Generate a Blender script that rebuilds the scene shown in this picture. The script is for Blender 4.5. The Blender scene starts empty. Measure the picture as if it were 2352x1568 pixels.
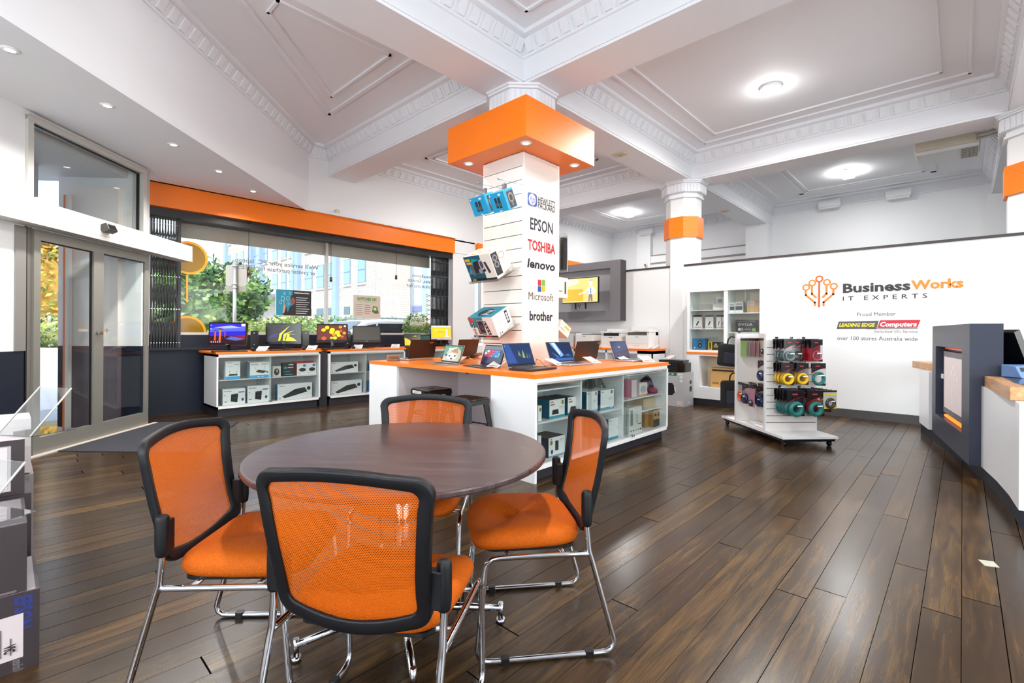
import bpy, bmesh, math, random
from mathutils import Vector, Matrix
random.seed(7)
S = bpy.context.scene
COL = S.collection
PI = math.pi
R = math.radians

# ---------------- camera ----------------
F_PX, TH, Y0, ROLL, EYE = 1100.0, R(43.27), 763.0, R(-.316), 1.22
cd = bpy.data.cameras.new('camera')
cam = bpy.data.objects.new('camera', cd)
COL.objects.link(cam)
cd.sensor_width = 36.0
cd.lens = 36.0 * F_PX / 2352.0
cd.shift_y = -(784.0 - Y0) / 2352.0
cd.clip_start = .05
cd.clip_end = 300
cam.matrix_world = (Matrix.Translation((0, 0, EYE)) @ Matrix.Rotation(TH - PI / 2, 4, 'Z')
                    @ Matrix.Rotation(PI / 2, 4, 'X') @ Matrix.Rotation(-ROLL, 4, 'Z'))
S.camera = cam

# ---------------- exposure ----------------
S.view_settings.view_transform = 'Standard'
S.view_settings.look = 'None'
S.view_settings.gamma = 1
S.view_settings.use_curve_mapping = False
S.view_settings.exposure = 0.12
S.cycles.use_denoising = True
S.cycles.max_bounces = 7
S.cycles.diffuse_bounces = 5
S.cycles.glossy_bounces = 3
S.cycles.transmission_bounces = 4
S.cycles.transparent_max_bounces = 10
S.cycles.sample_clamp_indirect = 6
S.cycles.caustics_reflective = False
S.cycles.caustics_refractive = False
S.cycles.use_adaptive_sampling = True
S.cycles.adaptive_threshold = .03

# ---------------- world ----------------
w = bpy.data.worlds.new('sky')
S.world = w
w.use_nodes = True
nt = w.node_tree
bg = nt.nodes['Background']
sk = nt.nodes.new('ShaderNodeTexSky')
sk.sky_type = 'NISHITA'
sk.sun_disc = False
sk.sun_elevation = R(48)
sk.sun_rotation = R(200)
sk.air_density = 1.2
sk.dust_density = 2.5
mx = nt.nodes.new('ShaderNodeMix')
mx.data_type = 'RGBA'
mx.inputs[0].default_value = .75
mx.inputs[7].default_value = (1.0, 1.05, 1.15, 1)
nt.links.new(sk.outputs[0], mx.inputs[6])
nt.links.new(mx.outputs[2], bg.inputs[0])
bg.inputs[1].default_value = 1.4

def lamp(kind, name, loc, energy, rot=(0, 0, 0), color=(1, 1, 1), **kw):
    l = bpy.data.lights.new(name, kind)
    l.energy = energy
    l.color = color
    for k, v in kw.items():
        setattr(l, k, v)
    o = bpy.data.objects.new(name, l)
    o.location = loc
    o.rotation_euler = rot
    COL.objects.link(o)
    return o

lamp('SUN', 'sun', (0, 0, 30), 2.0, (R(50), 0, R(-62)), (1, .96, .9), angle=R(1))
# unseen fill lamps added in window openings out of view, tilted up for the ceiling
lamp('AREA', 'rear_window_fill', (-2.45, .6, 1.9), 185, (0, R(-120), 0), (.88, .94, 1), shape='RECTANGLE', size=2.6, size_y=5.5)
lamp('AREA', 'side_window_fill', (3.0, -4.9, 1.9), 185, (R(120), 0, 0), (.88, .94, 1), shape='RECTANGLE', size=8.0, size_y=2.4)
# sky portals at the real openings
for nm, loc, rot, sx, sy in (('window_portal', (4.1, 8.75, 1.95), (R(-90), 0, 0), 4.7, 1.7),):
    p = lamp('AREA', nm, loc, 1, rot, shape='RECTANGLE', size=sx, size_y=sy)
    p.data.cycles.is_portal = True

# ---------------- pixel helpers: a photo pixel plus a known real plane gives a real point ----------------
fx, fy = math.cos(TH), math.sin(TH)
rx, ry = fy, -fx

def ray(x, y):
    u, v = x - 1176, y - Y0
    c, s = math.cos(ROLL), math.sin(ROLL)
    a = (c * u + s * v) / F_PX
    b = (-s * u + c * v) / F_PX
    return (fx + a * rx, fy + a * ry, -b)

def PZ(x, y, z=0.0):
    d = ray(x, y)
    t = (z - EYE) / d[2]
    return Vector((d[0] * t, d[1] * t, z))

def PX(x, y, X):
    d = ray(x, y)
    t = X / d[0]
    return Vector((X, d[1] * t, EYE + d[2] * t))

def PY(x, y, Y):
    d = ray(x, y)
    t = Y / d[1]
    return Vector((d[0] * t, Y, EYE + d[2] * t))

def PD(x, y, dep):
    d = ray(x, y)
    return Vector((d[0] * dep, d[1] * dep, EYE + d[2] * dep))

def CL(lat, dep, z=0.0):      # camera-aligned floor coordinates -> room
    return Vector((fx * dep + rx * lat, fy * dep + ry * lat, z))
AZ = TH - PI / 2              # turn of the camera frame in the room

# ---------------- materials ----------------
MATS = {}
def lin(c):
    if isinstance(c, str):
        c = tuple(int(c[i:i + 2], 16) / 255 for i in (0, 2, 4))
    return tuple((v / 12.92 if v <= .04045 else ((v + .055) / 1.055) ** 2.4) for v in c)

def mat(col, rough=.5, metal=0., emit=0., spec=None, bump=0., bscale=40., noise=0., coat=0.):
    key = (col, rough, metal, emit, spec, bump, bscale, noise, coat)
    if key in MATS:
        return MATS[key]
    m = bpy.data.materials.new('m_%s' % str(col))
    m.use_nodes = True
    b = m.node_tree.nodes['Principled BSDF']
    L = lin(col)
    b.inputs['Base Color'].default_value = (*L, 1)
    b.inputs['Roughness'].default_value = rough
    b.inputs['Metallic'].default_value = metal
    if spec is not None:
        b.inputs['Specular IOR Level'].default_value = spec
    if coat:
        b.inputs['Coat Weight'].default_value = coat
        b.inputs['Coat Roughness'].default_value = .1
    if emit:
        b.inputs['Emission Color'].default_value = (*L, 1)
        b.inputs['Emission Strength'].default_value = emit
    n = m.node_tree.nodes
    l = m.node_tree.links
    if bump or noise:
        tc = n.new('ShaderNodeTexCoord')
        nz = n.new('ShaderNodeTexNoise')
        nz.inputs['Scale'].default_value = bscale
        nz.inputs['Detail'].default_value = 3
        l.new(tc.outputs['Object'], nz.inputs['Vector'])
        if bump:
            bp = n.new('ShaderNodeBump')
            bp.inputs['Strength'].default_value = bump
            bp.inputs['Distance'].default_value = .01
            l.new(nz.outputs[0], bp.inputs['Height'])
            l.new(bp.outputs[0], b.inputs['Normal'])
        if noise:
            cr = n.new('ShaderNodeMix')
            cr.data_type = 'RGBA'
            cr.inputs[6].default_value = (*[v * (1 - noise) for v in L], 1)
            cr.inputs[7].default_value = (*[min(1, v * (1 + noise)) for v in L], 1)
            l.new(nz.outputs[0], cr.inputs[0])
            l.new(cr.outputs[2], b.inputs['Base Color'])
    MATS[key] = m
    return m

def node_mat(name):
    m = bpy.data.materials.new(name)
    m.use_nodes = True
    return m, m.node_tree.nodes, m.node_tree.links, m.node_tree.nodes['Principled BSDF']

def math_n(n, l, op, a, b=None, c=None):
    x = n.new('ShaderNodeMath')
    x.operation = op
    for i, v in enumerate((a, b, c)):
        if v is None:
            continue
        if isinstance(v, (int, float)):
            x.inputs[i].default_value = v
        else:
            l.new(v, x.inputs[i])
    return x.outputs[0]

def glass_mat(name, tint=(1, 1, 1), refl=1.0, rough=0.0):
    m = bpy.data.materials.new(name)
    m.use_nodes = True
    n, l = m.node_tree.nodes, m.node_tree.links
    n.remove(n['Principled BSDF'])
    tr = n.new('ShaderNodeBsdfTransparent')
    tr.inputs[0].default_value = (*tint, 1)
    gl = n.new('ShaderNodeBsdfGlossy')
    gl.inputs['Roughness'].default_value = rough
    lw = n.new('ShaderNodeLayerWeight')
    lw.inputs[0].default_value = .5
    f = math_n(n, l, 'POWER', lw.outputs['Facing'], 4.0)
    f = math_n(n, l, 'MULTIPLY', math_n(n, l, 'ADD', math_n(n, l, 'MULTIPLY', f, .9), .04), refl)
    f = math_n(n, l, 'MINIMUM', f, 1.0)
    mxs = n.new('ShaderNodeMixShader')
    l.new(f, mxs.inputs[0])
    l.new(tr.outputs[0], mxs.inputs[1])
    l.new(gl.outputs[0], mxs.inputs[2])
    l.new(mxs.outputs[0], n['Material Output'].inputs[0])
    return m

GLASS = glass_mat('clear glass', (.97, .99, .98), .55)
GLASS_CASE = glass_mat('cabinet glass', (.91, .94, .93), .8)
ACRYL = glass_mat('clear acrylic', (.93, .95, .96), 1.6, .03)
BAG = glass_mat('clear polybag', (.88, .9, .92), 2.2, .12)

WHITE = mat('ecedee', .55, bump=.02, bscale=120)
CEIL = mat('edeff3', .7, bump=.03, bscale=90)
LAM = mat('f0f0f1', .3)
LAMS = mat('e2e2e4', .35)
ORANGE = mat('fa7c00', .35)
ORANGE_TOP = mat('f07e14', .28)
NAVY = mat('171c2b', .5, spec=.35, bump=.02, bscale=150)
CHAR = mat('2b2a30', .5)
GREY = mat('6b6a70', .45)
BLACK = mat('0f0f11', .4)
BLACKG = mat('0b0b0d', .12)
PLASTIC = mat('0b0c11', .42, bump=.15, bscale=900, spec=.35)
CHROME = mat('d0d0d4', .08, 1)
STEEL = mat('a9a7a4', .35, .7)
ALU = mat('8c8981', .4, .35)
ALUL = mat('c9c7c1', .45, .2)
PAPER = mat('f3f1ee', .6)
CARD = mat('b98a54', .8, noise=.15, bscale=20)

def wood_floor():
    m, n, l, b = node_mat('dark plank floor')
    tc = n.new('ShaderNodeTexCoord')
    sep = n.new('ShaderNodeSeparateXYZ')
    l.new(tc.outputs['Object'], sep.inputs[0])
    X, Y = sep.outputs[0], sep.outputs[1]
    v = math_n(n, l, 'DIVIDE', Y, .1295)
    row = math_n(n, l, 'FLOOR', v)
    fr = math_n(n, l, 'FRACT', v)
    wn = n.new('ShaderNodeTexWhiteNoise')
    wn.noise_dimensions = '1D'
    l.new(row, wn.inputs['W'])
    u = math_n(n, l, 'ADD', math_n(n, l, 'DIVIDE', X, 2.6), math_n(n, l, 'MULTIPLY', wn.outputs[0], 5.0))
    colu = math_n(n, l, 'FLOOR', u)
    fu = math_n(n, l, 'FRACT', u)
    wn2 = n.new('ShaderNodeTexWhiteNoise')
    wn2.noise_dimensions = '2D'
    cmb = n.new('ShaderNodeCombineXYZ')
    l.new(row, cmb.inputs[0]); l.new(colu, cmb.inputs[1])
    l.new(cmb.outputs[0], wn2.inputs['Vector'])
    rnd = wn2.outputs[0]
    # seams
    e1 = math_n(n, l, 'LESS_THAN', math_n(n, l, 'ABSOLUTE', math_n(n, l, 'SUBTRACT', fr, .5)), math_n(n, l, 'ADD', math_n(n, l, 'MULTIPLY', wn.outputs[0], .014), .484))
    e2 = math_n(n, l, 'LESS_THAN', math_n(n, l, 'ABSOLUTE', math_n(n, l, 'SUBTRACT', fu, .5)), .4988)
    seam = math_n(n, l, 'MULTIPLY', e1, e2)
    # grain
    g = n.new('ShaderNodeCombineXYZ')
    l.new(math_n(n, l, 'ADD', math_n(n, l, 'MULTIPLY', X, 1.1), math_n(n, l, 'MULTIPLY', rnd, 37.)), g.inputs[0])
    l.new(math_n(n, l, 'MULTIPLY', Y, 13.), g.inputs[1])
    n1 = n.new('ShaderNodeTexNoise'); n1.inputs['Scale'].default_value = 2.2; n1.inputs['Detail'].default_value = 6; n1.inputs['Roughness'].default_value = .62; n1.inputs['Distortion'].default_value = .6
    l.new(g.outputs[0], n1.inputs['Vector'])
    g2 = n.new('ShaderNodeCombineXYZ')
    l.new(math_n(n, l, 'ADD', math_n(n, l, 'MULTIPLY', X, 2.), math_n(n, l, 'MULTIPLY', rnd, 11.)), g2.inputs[0])
    l.new(math_n(n, l, 'MULTIPLY', Y, 90.), g2.inputs[1])
    n2 = n.new('ShaderNodeTexNoise'); n2.inputs['Scale'].default_value = 3.; n2.inputs['Detail'].default_value = 3
    l.new(g2.outputs[0], n2.inputs['Vector'])
    n3 = n.new('ShaderNodeTexNoise'); n3.inputs['Scale'].default_value = 1.3; n3.inputs['Detail'].default_value = 3
    l.new(tc.outputs['Object'], n3.inputs['Vector'])
    f = math_n(n, l, 'ADD', math_n(n, l, 'MULTIPLY', n1.outputs[0], .75), math_n(n, l, 'MULTIPLY', n2.outputs[0], .3))
    f = math_n(n, l, 'ADD', f, math_n(n, l, 'MULTIPLY', math_n(n, l, 'SUBTRACT', rnd, .5), .24))
    f = math_n(n, l, 'ADD', f, math_n(n, l, 'MULTIPLY', math_n(n, l, 'SUBTRACT', n3.outputs[0], .5), .35))
    cr = n.new('ShaderNodeValToRGB')
    l.new(f, cr.inputs[0])
    cr.color_ramp.elements[0].position = .28; cr.color_ramp.elements[0].color = (*lin('251a10'), 1)
    cr.color_ramp.elements[1].position = .88; cr.color_ramp.elements[1].color = (*lin('70522a'), 1)
    e = cr.color_ramp.elements.new(.54); e.color = (*lin('3b2a18'), 1)
    mxc = n.new('ShaderNodeMix'); mxc.data_type = 'RGBA'
    mxc.inputs[6].default_value = (*lin('0e0907'), 1)
    l.new(seam, mxc.inputs[0]); l.new(cr.outputs[0], mxc.inputs[7])
    l.new(mxc.outputs[2], b.inputs['Base Color'])
    l.new(math_n(n, l, 'MULTIPLY', seam, .34), b.inputs['Specular IOR Level'])
    l.new(math_n(n, l, 'ADD', math_n(n, l, 'MULTIPLY', n3.outputs[0], .16), .17), b.inputs['Roughness'])
    bp = n.new('ShaderNodeBump'); bp.inputs['Strength'].default_value = .22; bp.inputs['Distance'].default_value = .002
    hh = math_n(n, l, 'ADD', seam, math_n(n, l, 'MULTIPLY', n2.outputs[0], .06))
    hh = math_n(n, l, 'ADD', hh, math_n(n, l, 'MULTIPLY', rnd, .2))
    l.new(hh, bp.inputs['Height']); l.new(bp.outputs[0], b.inputs['Normal'])
    return m
FLOOR = wood_floor()

def wood(name, c1, c2, rough, sx, sy, sz, axis_scale=1.0, coat=0):
    m, n, l, b = node_mat(name)
    tc = n.new('ShaderNodeTexCoord')
    mp = n.new('ShaderNodeMapping')
    mp.inputs['Scale'].default_value = (sx, sy, sz)
    l.new(tc.outputs['Object'], mp.inputs[0])
    n1 = n.new('ShaderNodeTexNoise'); n1.inputs['Scale'].default_value = axis_scale; n1.inputs['Detail'].default_value = 6; n1.inputs['Roughness'].default_value = .6
    l.new(mp.outputs[0], n1.inputs['Vector'])
    cr = n.new('ShaderNodeValToRGB')
    l.new(n1.outputs[0], cr.inputs[0])
    cr.color_ramp.elements[0].position = .35; cr.color_ramp.elements[0].color = (*lin(c1), 1)
    cr.color_ramp.elements[1].position = .65; cr.color_ramp.elements[1].color = (*lin(c2), 1)
    l.new(cr.outputs[0], b.inputs['Base Color'])
    b.inputs['Roughness'].default_value = rough
    return m
TABLEWOOD = wood('table laminate', '37292a', '523f3e', .26, 2.2, 60, 10, 1.0)
TIMBER = wood('honey timber', 'b07c4a', 'd0a06a', .35, 3, 30, 30, 1.0)

def leafy(name, c1, c2, c3, scale):
    m, n, l, b = node_mat(name)
    tc = n.new('ShaderNodeTexCoord')
    n1 = n.new('ShaderNodeTexNoise'); n1.inputs['Scale'].default_value = scale; n1.inputs['Detail'].default_value = 4
    l.new(tc.outputs['Object'], n1.inputs['Vector'])
    cr = n.new('ShaderNodeValToRGB')
    l.new(n1.outputs[0], cr.inputs[0])
    cr.color_ramp.elements[0].position = .36; cr.color_ramp.elements[0].color = (*lin(c1), 1)
    cr.color_ramp.elements[1].position = .64; cr.color_ramp.elements[1].color = (*lin(c3), 1)
    e = cr.color_ramp.elements.new(.5); e.color = (*lin(c2), 1)
    l.new(cr.outputs[0], b.inputs['Base Color'])
    b.inputs['Roughness'].default_value = .7
    return m
LEAF = leafy('green leaves', '2c4a20', '557f38', '9ab25c', 2.5)
LEAF2 = leafy('pale leaves', '5a7430', '93a548', 'd8cf8a', 3)
LEAFY = leafy('autumn leaves', '9c7a2a', 'd9a838', 'e8cf7a', 3)
HEDGE = leafy('hedge leaves', '27432a', '4c7347', '86a36c', 3)

def brick_mat(name, c1, c2, mortar, sw=.5, rh=.17):
    m, n, l, b = node_mat(name)
    tc = n.new('ShaderNodeTexCoord')
    mp = n.new('ShaderNodeMapping')
    mp.inputs['Rotation'].default_value = (R(90), 0, R(90))
    l.new(tc.outputs['Object'], mp.inputs[0])
    sp = n.new('ShaderNodeSeparateXYZ'); l.new(tc.outputs['Object'], sp.inputs[0])
    cb = n.new('ShaderNodeCombineXYZ'); l.new(sp.outputs[1], cb.inputs[0]); l.new(sp.outputs[2], cb.inputs[1])
    br = n.new('ShaderNodeTexBrick')
    br.inputs['Color1'].default_value = (*lin(c1), 1); br.inputs['Color2'].default_value = (*lin(c2), 1)
    br.inputs['Mortar'].default_value = (*lin(mortar), 1)
    br.inputs['Scale'].default_value = 1; br.inputs['Mortar Size'].default_value = .015
    br.inputs['Brick Width'].default_value = sw; br.inputs['Row Height'].default_value = rh
    l.new(cb.outputs[0], br.inputs['Vector'])
    l.new(br.outputs[0], b.inputs['Base Color'])
    b.inputs['Roughness'].default_value = .85
    return m
BRICK = brick_mat('cream brick', 'c6bfb4', 'b5ada2', '948e86')

# ---------------- mesh builder ----------------
TXT = {}
def text_geo(s, bold=0., shear=0., space=1.0):
    k = (s, bold, shear, space)
    if k not in TXT:
        c = bpy.data.curves.new('t', 'FONT')
        c.body = s
        c.size = 1
        c.offset = bold
        c.shear = shear
        c.space_character = space
        c.resolution_u = 2
        c.fill_mode = 'FRONT'
        o = bpy.data.objects.new('t', c)
        me = bpy.data.meshes.new_from_object(o)
        vs = [v.co.copy() for v in me.vertices]
        fs = [tuple(p.vertices) for p in me.polygons]
        bpy.data.meshes.remove(me)
        bpy.data.objects.remove(o)
        bpy.data.curves.remove(c)
        x0 = min(v.x for v in vs); x1 = max(v.x for v in vs)
        y0 = min(v.y for v in vs); y1 = max(v.y for v in vs)
        TXT[k] = (vs, fs, x0, x1, y0, y1)
    return TXT[k]

class MB:
    def __init__(s, m=None):
        s.v, s.f, s.fm, s.sm, s.ml = [], [], [], [], []
        s.cur = 0
        s.M = Matrix.Identity(4)
        if m:
            s.m(m)
    def m(s, m):
        if m not in s.ml:
            s.ml.append(m)
        s.cur = s.ml.index(m)
        return s
    def add(s, vs, fs, smooth=False):
        b = len(s.v)
        s.v += [s.M @ Vector(v) for v in vs]
        for f in fs:
            s.f.append(tuple(b + i for i in f))
            s.fm.append(s.cur)
            s.sm.append(smooth)
        return s
    def box(s, x0, y0, z0, x1, y1, z1):
        x0, x1 = min(x0, x1), max(x0, x1); y0, y1 = min(y0, y1), max(y0, y1); z0, z1 = min(z0, z1), max(z0, z1)
        v = [(x0, y0, z0), (x1, y0, z0), (x1, y1, z0), (x0, y1, z0), (x0, y0, z1), (x1, y0, z1), (x1, y1, z1), (x0, y1, z1)]
        return s.add(v, [(0, 3, 2, 1), (4, 5, 6, 7), (0, 1, 5, 4), (1, 2, 6, 5), (2, 3, 7, 6), (3, 0, 4, 7)])
    def rbox(s, x0, y0, z0, x1, y1, z1, r=.01, seg=4, axis='z'):
        """box with rounded vertical edges"""
        if axis == 'y':
            M0 = s.M.copy()
            s.M = s.M @ Matrix.Rotation(PI / 2, 4, 'X')
            s.rbox(x0, z0, -y1, x1, z1, -y0, r, seg)
            s.M = M0
            return s
        if axis == 'x':
            M0 = s.M.copy()
            s.M = s.M @ Matrix(((0, 0, 1, 0), (1, 0, 0, 0), (0, 1, 0, 0), (0, 0, 0, 1)))
            s.rbox(y0, z0, x0, y1, z1, x1, r, seg)
            s.M = M0
            return s
        return s.prism(rrect(x0, y0, x1, y1, r, seg), z0, z1)
    def prism(s, pts, z0, z1, smooth=False):
        n = len(pts)
        v = [(p[0], p[1], z0) for p in pts] + [(p[0], p[1], z1) for p in pts]
        area = sum(pts[i][0] * pts[(i + 1) % n][1] - pts[(i + 1) % n][0] * pts[i][1] for i in range(n))
        if area < 0:
            v = v[n:] + v[:n]
        s.add(v, [tuple(range(n))[::-1], tuple(range(n, 2 * n))])
        b = len(s.v) - 2 * n
        for i in range(n):
            j = (i + 1) % n
            s.f.append((b + i, b + j, b + n + j, b + n + i))
            s.fm.append(s.cur)
            s.sm.append(smooth)
        return s
    def cyl(s, p0, p1, r0, r1=None, n=12, caps=True, smooth=True):
        r1 = r0 if r1 is None else r1
        p0, p1 = Vector(p0), Vector(p1)
        d = (p1 - p0).normalized()
        a = d.orthogonal().normalized()
        b = d.cross(a)
        v = []
        for p, r in ((p0, r0), (p1, r1)):
            for i in range(n):
                t = 2 * PI * i / n
                v.append(p + (a * math.cos(t) + b * math.sin(t)) * r)
        s.add(v, [(i, (i + 1) % n, n + (i + 1) % n, n + i) for i in range(n)], smooth)
        if caps:
            k = len(s.v) - 2 * n
            s.f += [tuple(k + i for i in range(n))[::-1], tuple(k + n + i for i in range(n))]
            s.fm += [s.cur] * 2
            s.sm += [False] * 2
        return s
    def tube(s, pts, r, n=8, closed=False):
        pts = [Vector(p) for p in pts]
        N = len(pts)
        rr = r if isinstance(r, (list, tuple)) else [r] * N
        prev = None
        v = []
        for i, p in enumerate(pts):
            if closed:
                t = (pts[(i + 1) % N] - pts[i - 1])
            else:
                t = pts[min(i + 1, N - 1)] - pts[max(i - 1, 0)]
            t.normalize()
            if prev is None:
                a = t.orthogonal().normalized()
            else:
                a = (prev - t * prev.dot(t))
                a = a.normalized() if a.length > 1e-6 else t.orthogonal().normalized()
            prev = a
            b = t.cross(a)
            for k in range(n):
                q = 2 * PI * k / n
                v.append(p + (a * math.cos(q) + b * math.sin(q)) * rr[i])
        fs = []
        for i in range(N if closed else N - 1):
            j = (i + 1) % N
            for k in range(n):
                k2 = (k + 1) % n
                fs.append((i * n + k, i * n + k2, j * n + k2, j * n + k))
        s.add(v, fs, True)
        if not closed:
            b0 = len(s.v) - N * n
            s.f += [tuple(b0 + i for i in range(n))[::-1], tuple(b0 + (N - 1) * n + i for i in range(n))]
            s.fm += [s.cur] * 2
            s.sm += [False] * 2
        return s
    def lathe(s, prof, n=20, c=(0, 0, 0), smooth=True, caps=True):
        v, fs = [], []
        for (r, z) in prof:
            for i in range(n):
                t = 2 * PI * i / n
                v.append((c[0] + r * math.cos(t), c[1] + r * math.sin(t), c[2] + z))
        for j in range(len(prof) - 1):
            for i in range(n):
                k = (i + 1) % n
                fs.append((j * n + i, j * n + k, (j + 1) * n + k, (j + 1) * n + i))
        s.add(v, fs, smooth)
        if not caps:
            return s
        b = len(s.v) - len(v)
        s.f += [tuple(b + i for i in range(n))[::-1], tuple(b + (len(prof) - 1) * n + i for i in range(n))]
        s.fm += [s.cur] * 2
        s.sm += [False] * 2
        return s
    def ball(s, c, r, n=10, m=7):
        rr = r if isinstance(r, (list, tuple)) else (r, r, r)
        M0 = s.M.copy()
        s.M = s.M @ Matrix.Translation(c) @ Matrix.Diagonal((*rr, 1))
        s.lathe([(max(.01, math.sin(PI * j / m)), -math.cos(PI * j / m)) for j in range(m + 1)], n)
        s.M = M0
        return s
    def poly(s, pts):
        return s.add(pts, [tuple(range(len(pts)))])
    def grid(s, fn, nu, nv, smooth=True):
        v = [fn(i / nu, j / nv) for j in range(nv + 1) for i in range(nu + 1)]
        fs = [(j * (nu + 1) + i, j * (nu + 1) + i + 1, (j + 1) * (nu + 1) + i + 1, (j + 1) * (nu + 1) + i) for j in range(nv) for i in range(nu)]
        return s.add(v, fs, smooth)
    # flat art on a frame: O origin, U right, V up (world/local vectors), lift along the normal
    def art(s, O, U, V, items, lift=.0006):
        O, U, V = Vector(O), Vector(U), Vector(V)
        N = U.cross(V).normalized()
        for k, it in enumerate(items):
            h = N * (lift * (1 + k * .35))
            kind, col = it[0], it[-1]
            s.m(col if not isinstance(col, str) else mat(col, .45))
            if kind == 'r':
                x0, y0, x1, y1 = it[1:5]
                pts = [(x0, y0), (x1, y0), (x1, y1), (x0, y1)]
            elif kind == 'p':
                pts = it[1]
            elif kind == 'e':
                cx, cy, ax, ay = it[1:5]
                pts = [(cx + ax * math.cos(2 * PI * i / 20), cy + ay * math.sin(2 * PI * i / 20)) for i in range(20)]
            elif kind == 'ring':
                cx, cy, ax, ay, tk = it[1:6]
                n = 28
                vs = []
                for f_ in (1, 0):
                    for i in range(n):
                        t = 2 * PI * i / n
                        vs.append(O + U * (cx + (ax - (0 if f_ else tk)) * math.cos(t)) + V * (cy + (ay - (0 if f_ else tk)) * math.sin(t)) + h)
                s.add(vs, [(i, (i + 1) % n, n + (i + 1) % n, n + i) for i in range(n)])
                continue
            elif kind == 't':        # ('t', text, x, y, height, opts, col): x left / centre
                txt, x, y, hgt, op = it[1:6]
                vs, fs, x0, x1, y0, y1 = text_geo(txt, op.get('b', 0), op.get('s', 0), op.get('sp', 1))
                sc = hgt / .72
                sx = sc * op.get('w', 1)
                if 'W' in op:
                    sx = op['W'] / (x1 - x0)
                ox = {'l': 0, 'c': -(x1 - x0) / 2, 'r': -(x1 - x0)}[op.get('a', 'l')] - x0
                mir = -1 if op.get('mir') else 1
                if op.get('v'):          # reads downwards
                    s.add([O + U * (x + v.y * sc) + V * (y - (v.x + ox) * sx) + h for v in vs], [f[::-1] for f in fs])
                    continue
                s.add([O + U * (x + mir * (v.x + ox) * sx) + V * (y + v.y * sc + op.get('sl', 0) * (v.x + ox) * sx) + h for v in vs], fs if mir == 1 else [f[::-1] for f in fs])
                continue
            elif kind == 'l':        # polyline strip
                P, tk = it[1], it[2]
                for a, b in zip(P[:-1], P[1:]):
                    a = Vector(a); b = Vector(b)
                    d = (b - a).normalized() * tk / 2
                    q = Vector((-d.y, d.x))
                    a2, b2 = a - d * .9, b + d * .9
                    s.poly([O + U * t.x + V * t.y + h for t in (a2 - q, b2 - q, b2 + q, a2 + q)])
                continue
            s.poly([O + U * p[0] + V * p[1] + h for p in pts])
        return s
    def build(s, name, parent=None, label=None, cat=None, group=None, kind=None, bevel=0, seg=2, loc=None):
        me = bpy.data.meshes.new(name)
        off = Vector(loc) if loc is not None else Vector((0, 0, 0))
        me.from_pydata([tuple(v - off) for v in s.v], [], s.f)
        for m in s.ml:
            me.materials.append(m)
        me.polygons.foreach_set('material_index', s.fm)
        me.polygons.foreach_set('use_smooth', s.sm)
        me.update()
        o = bpy.data.objects.new(name, me)
        COL.objects.link(o)
        o.location = off
        if parent:
            o.parent = parent
        if bevel:
            b = o.modifiers.new('bevel', 'BEVEL')
            b.width = bevel
            b.segments = seg
            b.limit_method = 'ANGLE'
            b.angle_limit = R(40)
        tag(o, label, cat, group, kind)
        return o

def rrect(x0, y0, x1, y1, r, seg=4):
    p = []
    for cx, cy, a0 in ((x1 - r, y0 + r, -90), (x1 - r, y1 - r, 0), (x0 + r, y1 - r, 90), (x0 + r, y0 + r, 180)):
        for i in range(seg + 1):
            a = R(a0 + 90 * i / seg)
            p.append((cx + r * math.cos(a), cy + r * math.sin(a)))
    return p

def tag(o, label=None, cat=None, group=None, kind=None):
    if label: o['label'] = label
    if cat: o['category'] = cat
    if group: o['group'] = group
    if kind: o['kind'] = kind
    return o

def thing(name, label, cat, loc=(0, 0, 0), rotz=0., group=None, rot=None, kind=None):
    o = bpy.data.objects.new(name, None)
    o.empty_display_size = .05
    COL.objects.link(o)
    o.location = loc
    o.rotation_euler = rot if rot else (0, 0, rotz)
    return tag(o, label, cat, group, kind)

def dup(root, loc, rotz=0., label=None, group=None, rot=None, scale=None):
    def cp(o, par):
        c = o.copy()
        COL.objects.link(c)
        c.parent = par
        for ch in o.children:
            cp(ch, c)
        return c
    r = cp(root, None)
    r.location = loc
    r.rotation_euler = rot if rot else (0, 0, rotz)
    if scale: r.scale = scale
    if label: r['label'] = label
    if group: r['group'] = group
    return r

def TR(x, y, z, rz=0., rx_=0., ry_=0.):
    return Matrix.Translation((x, y, z)) @ Matrix.Rotation(rz, 4, 'Z') @ Matrix.Rotation(rx_, 4, 'X') @ Matrix.Rotation(ry_, 4, 'Y')
# =====================================================================
# THE ROOM
# =====================================================================
ZS, ZC = 4.0, 4.5         # beam soffit, ceiling
BX = [(-.62, -.1), (3.99, 4.51), (8.61, 9.11)]     # beams running along Y
BY = [(-.92, -.41), (3.6, 4.1)]                    # beams running along X
XW, XE, YS, YN = -2.6, 13.6, -5.0, 8.32
MB(FLOOR).box(XW - .3, YS - .3, -.1, XE + .3, 8.9, 0).build('floor', kind='structure')
ceil = MB(CEIL).box(XW - .3, YS - .3, ZC, XE + .3, 8.9, ZC + .15).build('ceiling', kind='structure')
def BULK(x): return x + 4.677        # plan line of the diagonal bulkhead

def bead(mb, p, q, r=.014):
    mb.cyl(p, q, r, n=6)

for (a, b) in BX:
    mb = MB(CEIL)
    y1 = YN
    if a < 3:
        y1 = BULK(a)
    mb.box(a, YS, ZS, b, y1, ZC)
    for x, sx in ((a, -1), (b, 1)):
        mb.box(x + sx * .012, YS, ZS + .03, x, y1, ZS + .05)
    mb.build('beam', ceil)
for (a, b) in BY:
    mb = MB(CEIL)
    xs = [XW] + [v for p in BX for v in p] + [XE]
    for k in range(0, len(xs), 2):
        mb.box(xs[k], a, ZS, xs[k + 1], b, ZC)
    for y, sy in ((a, -1), (b, 1)):
        mb.box(XW, y + sy * .012, ZS + .03, XE, y, ZS + .05)
    mb.build('beam', ceil)

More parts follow.
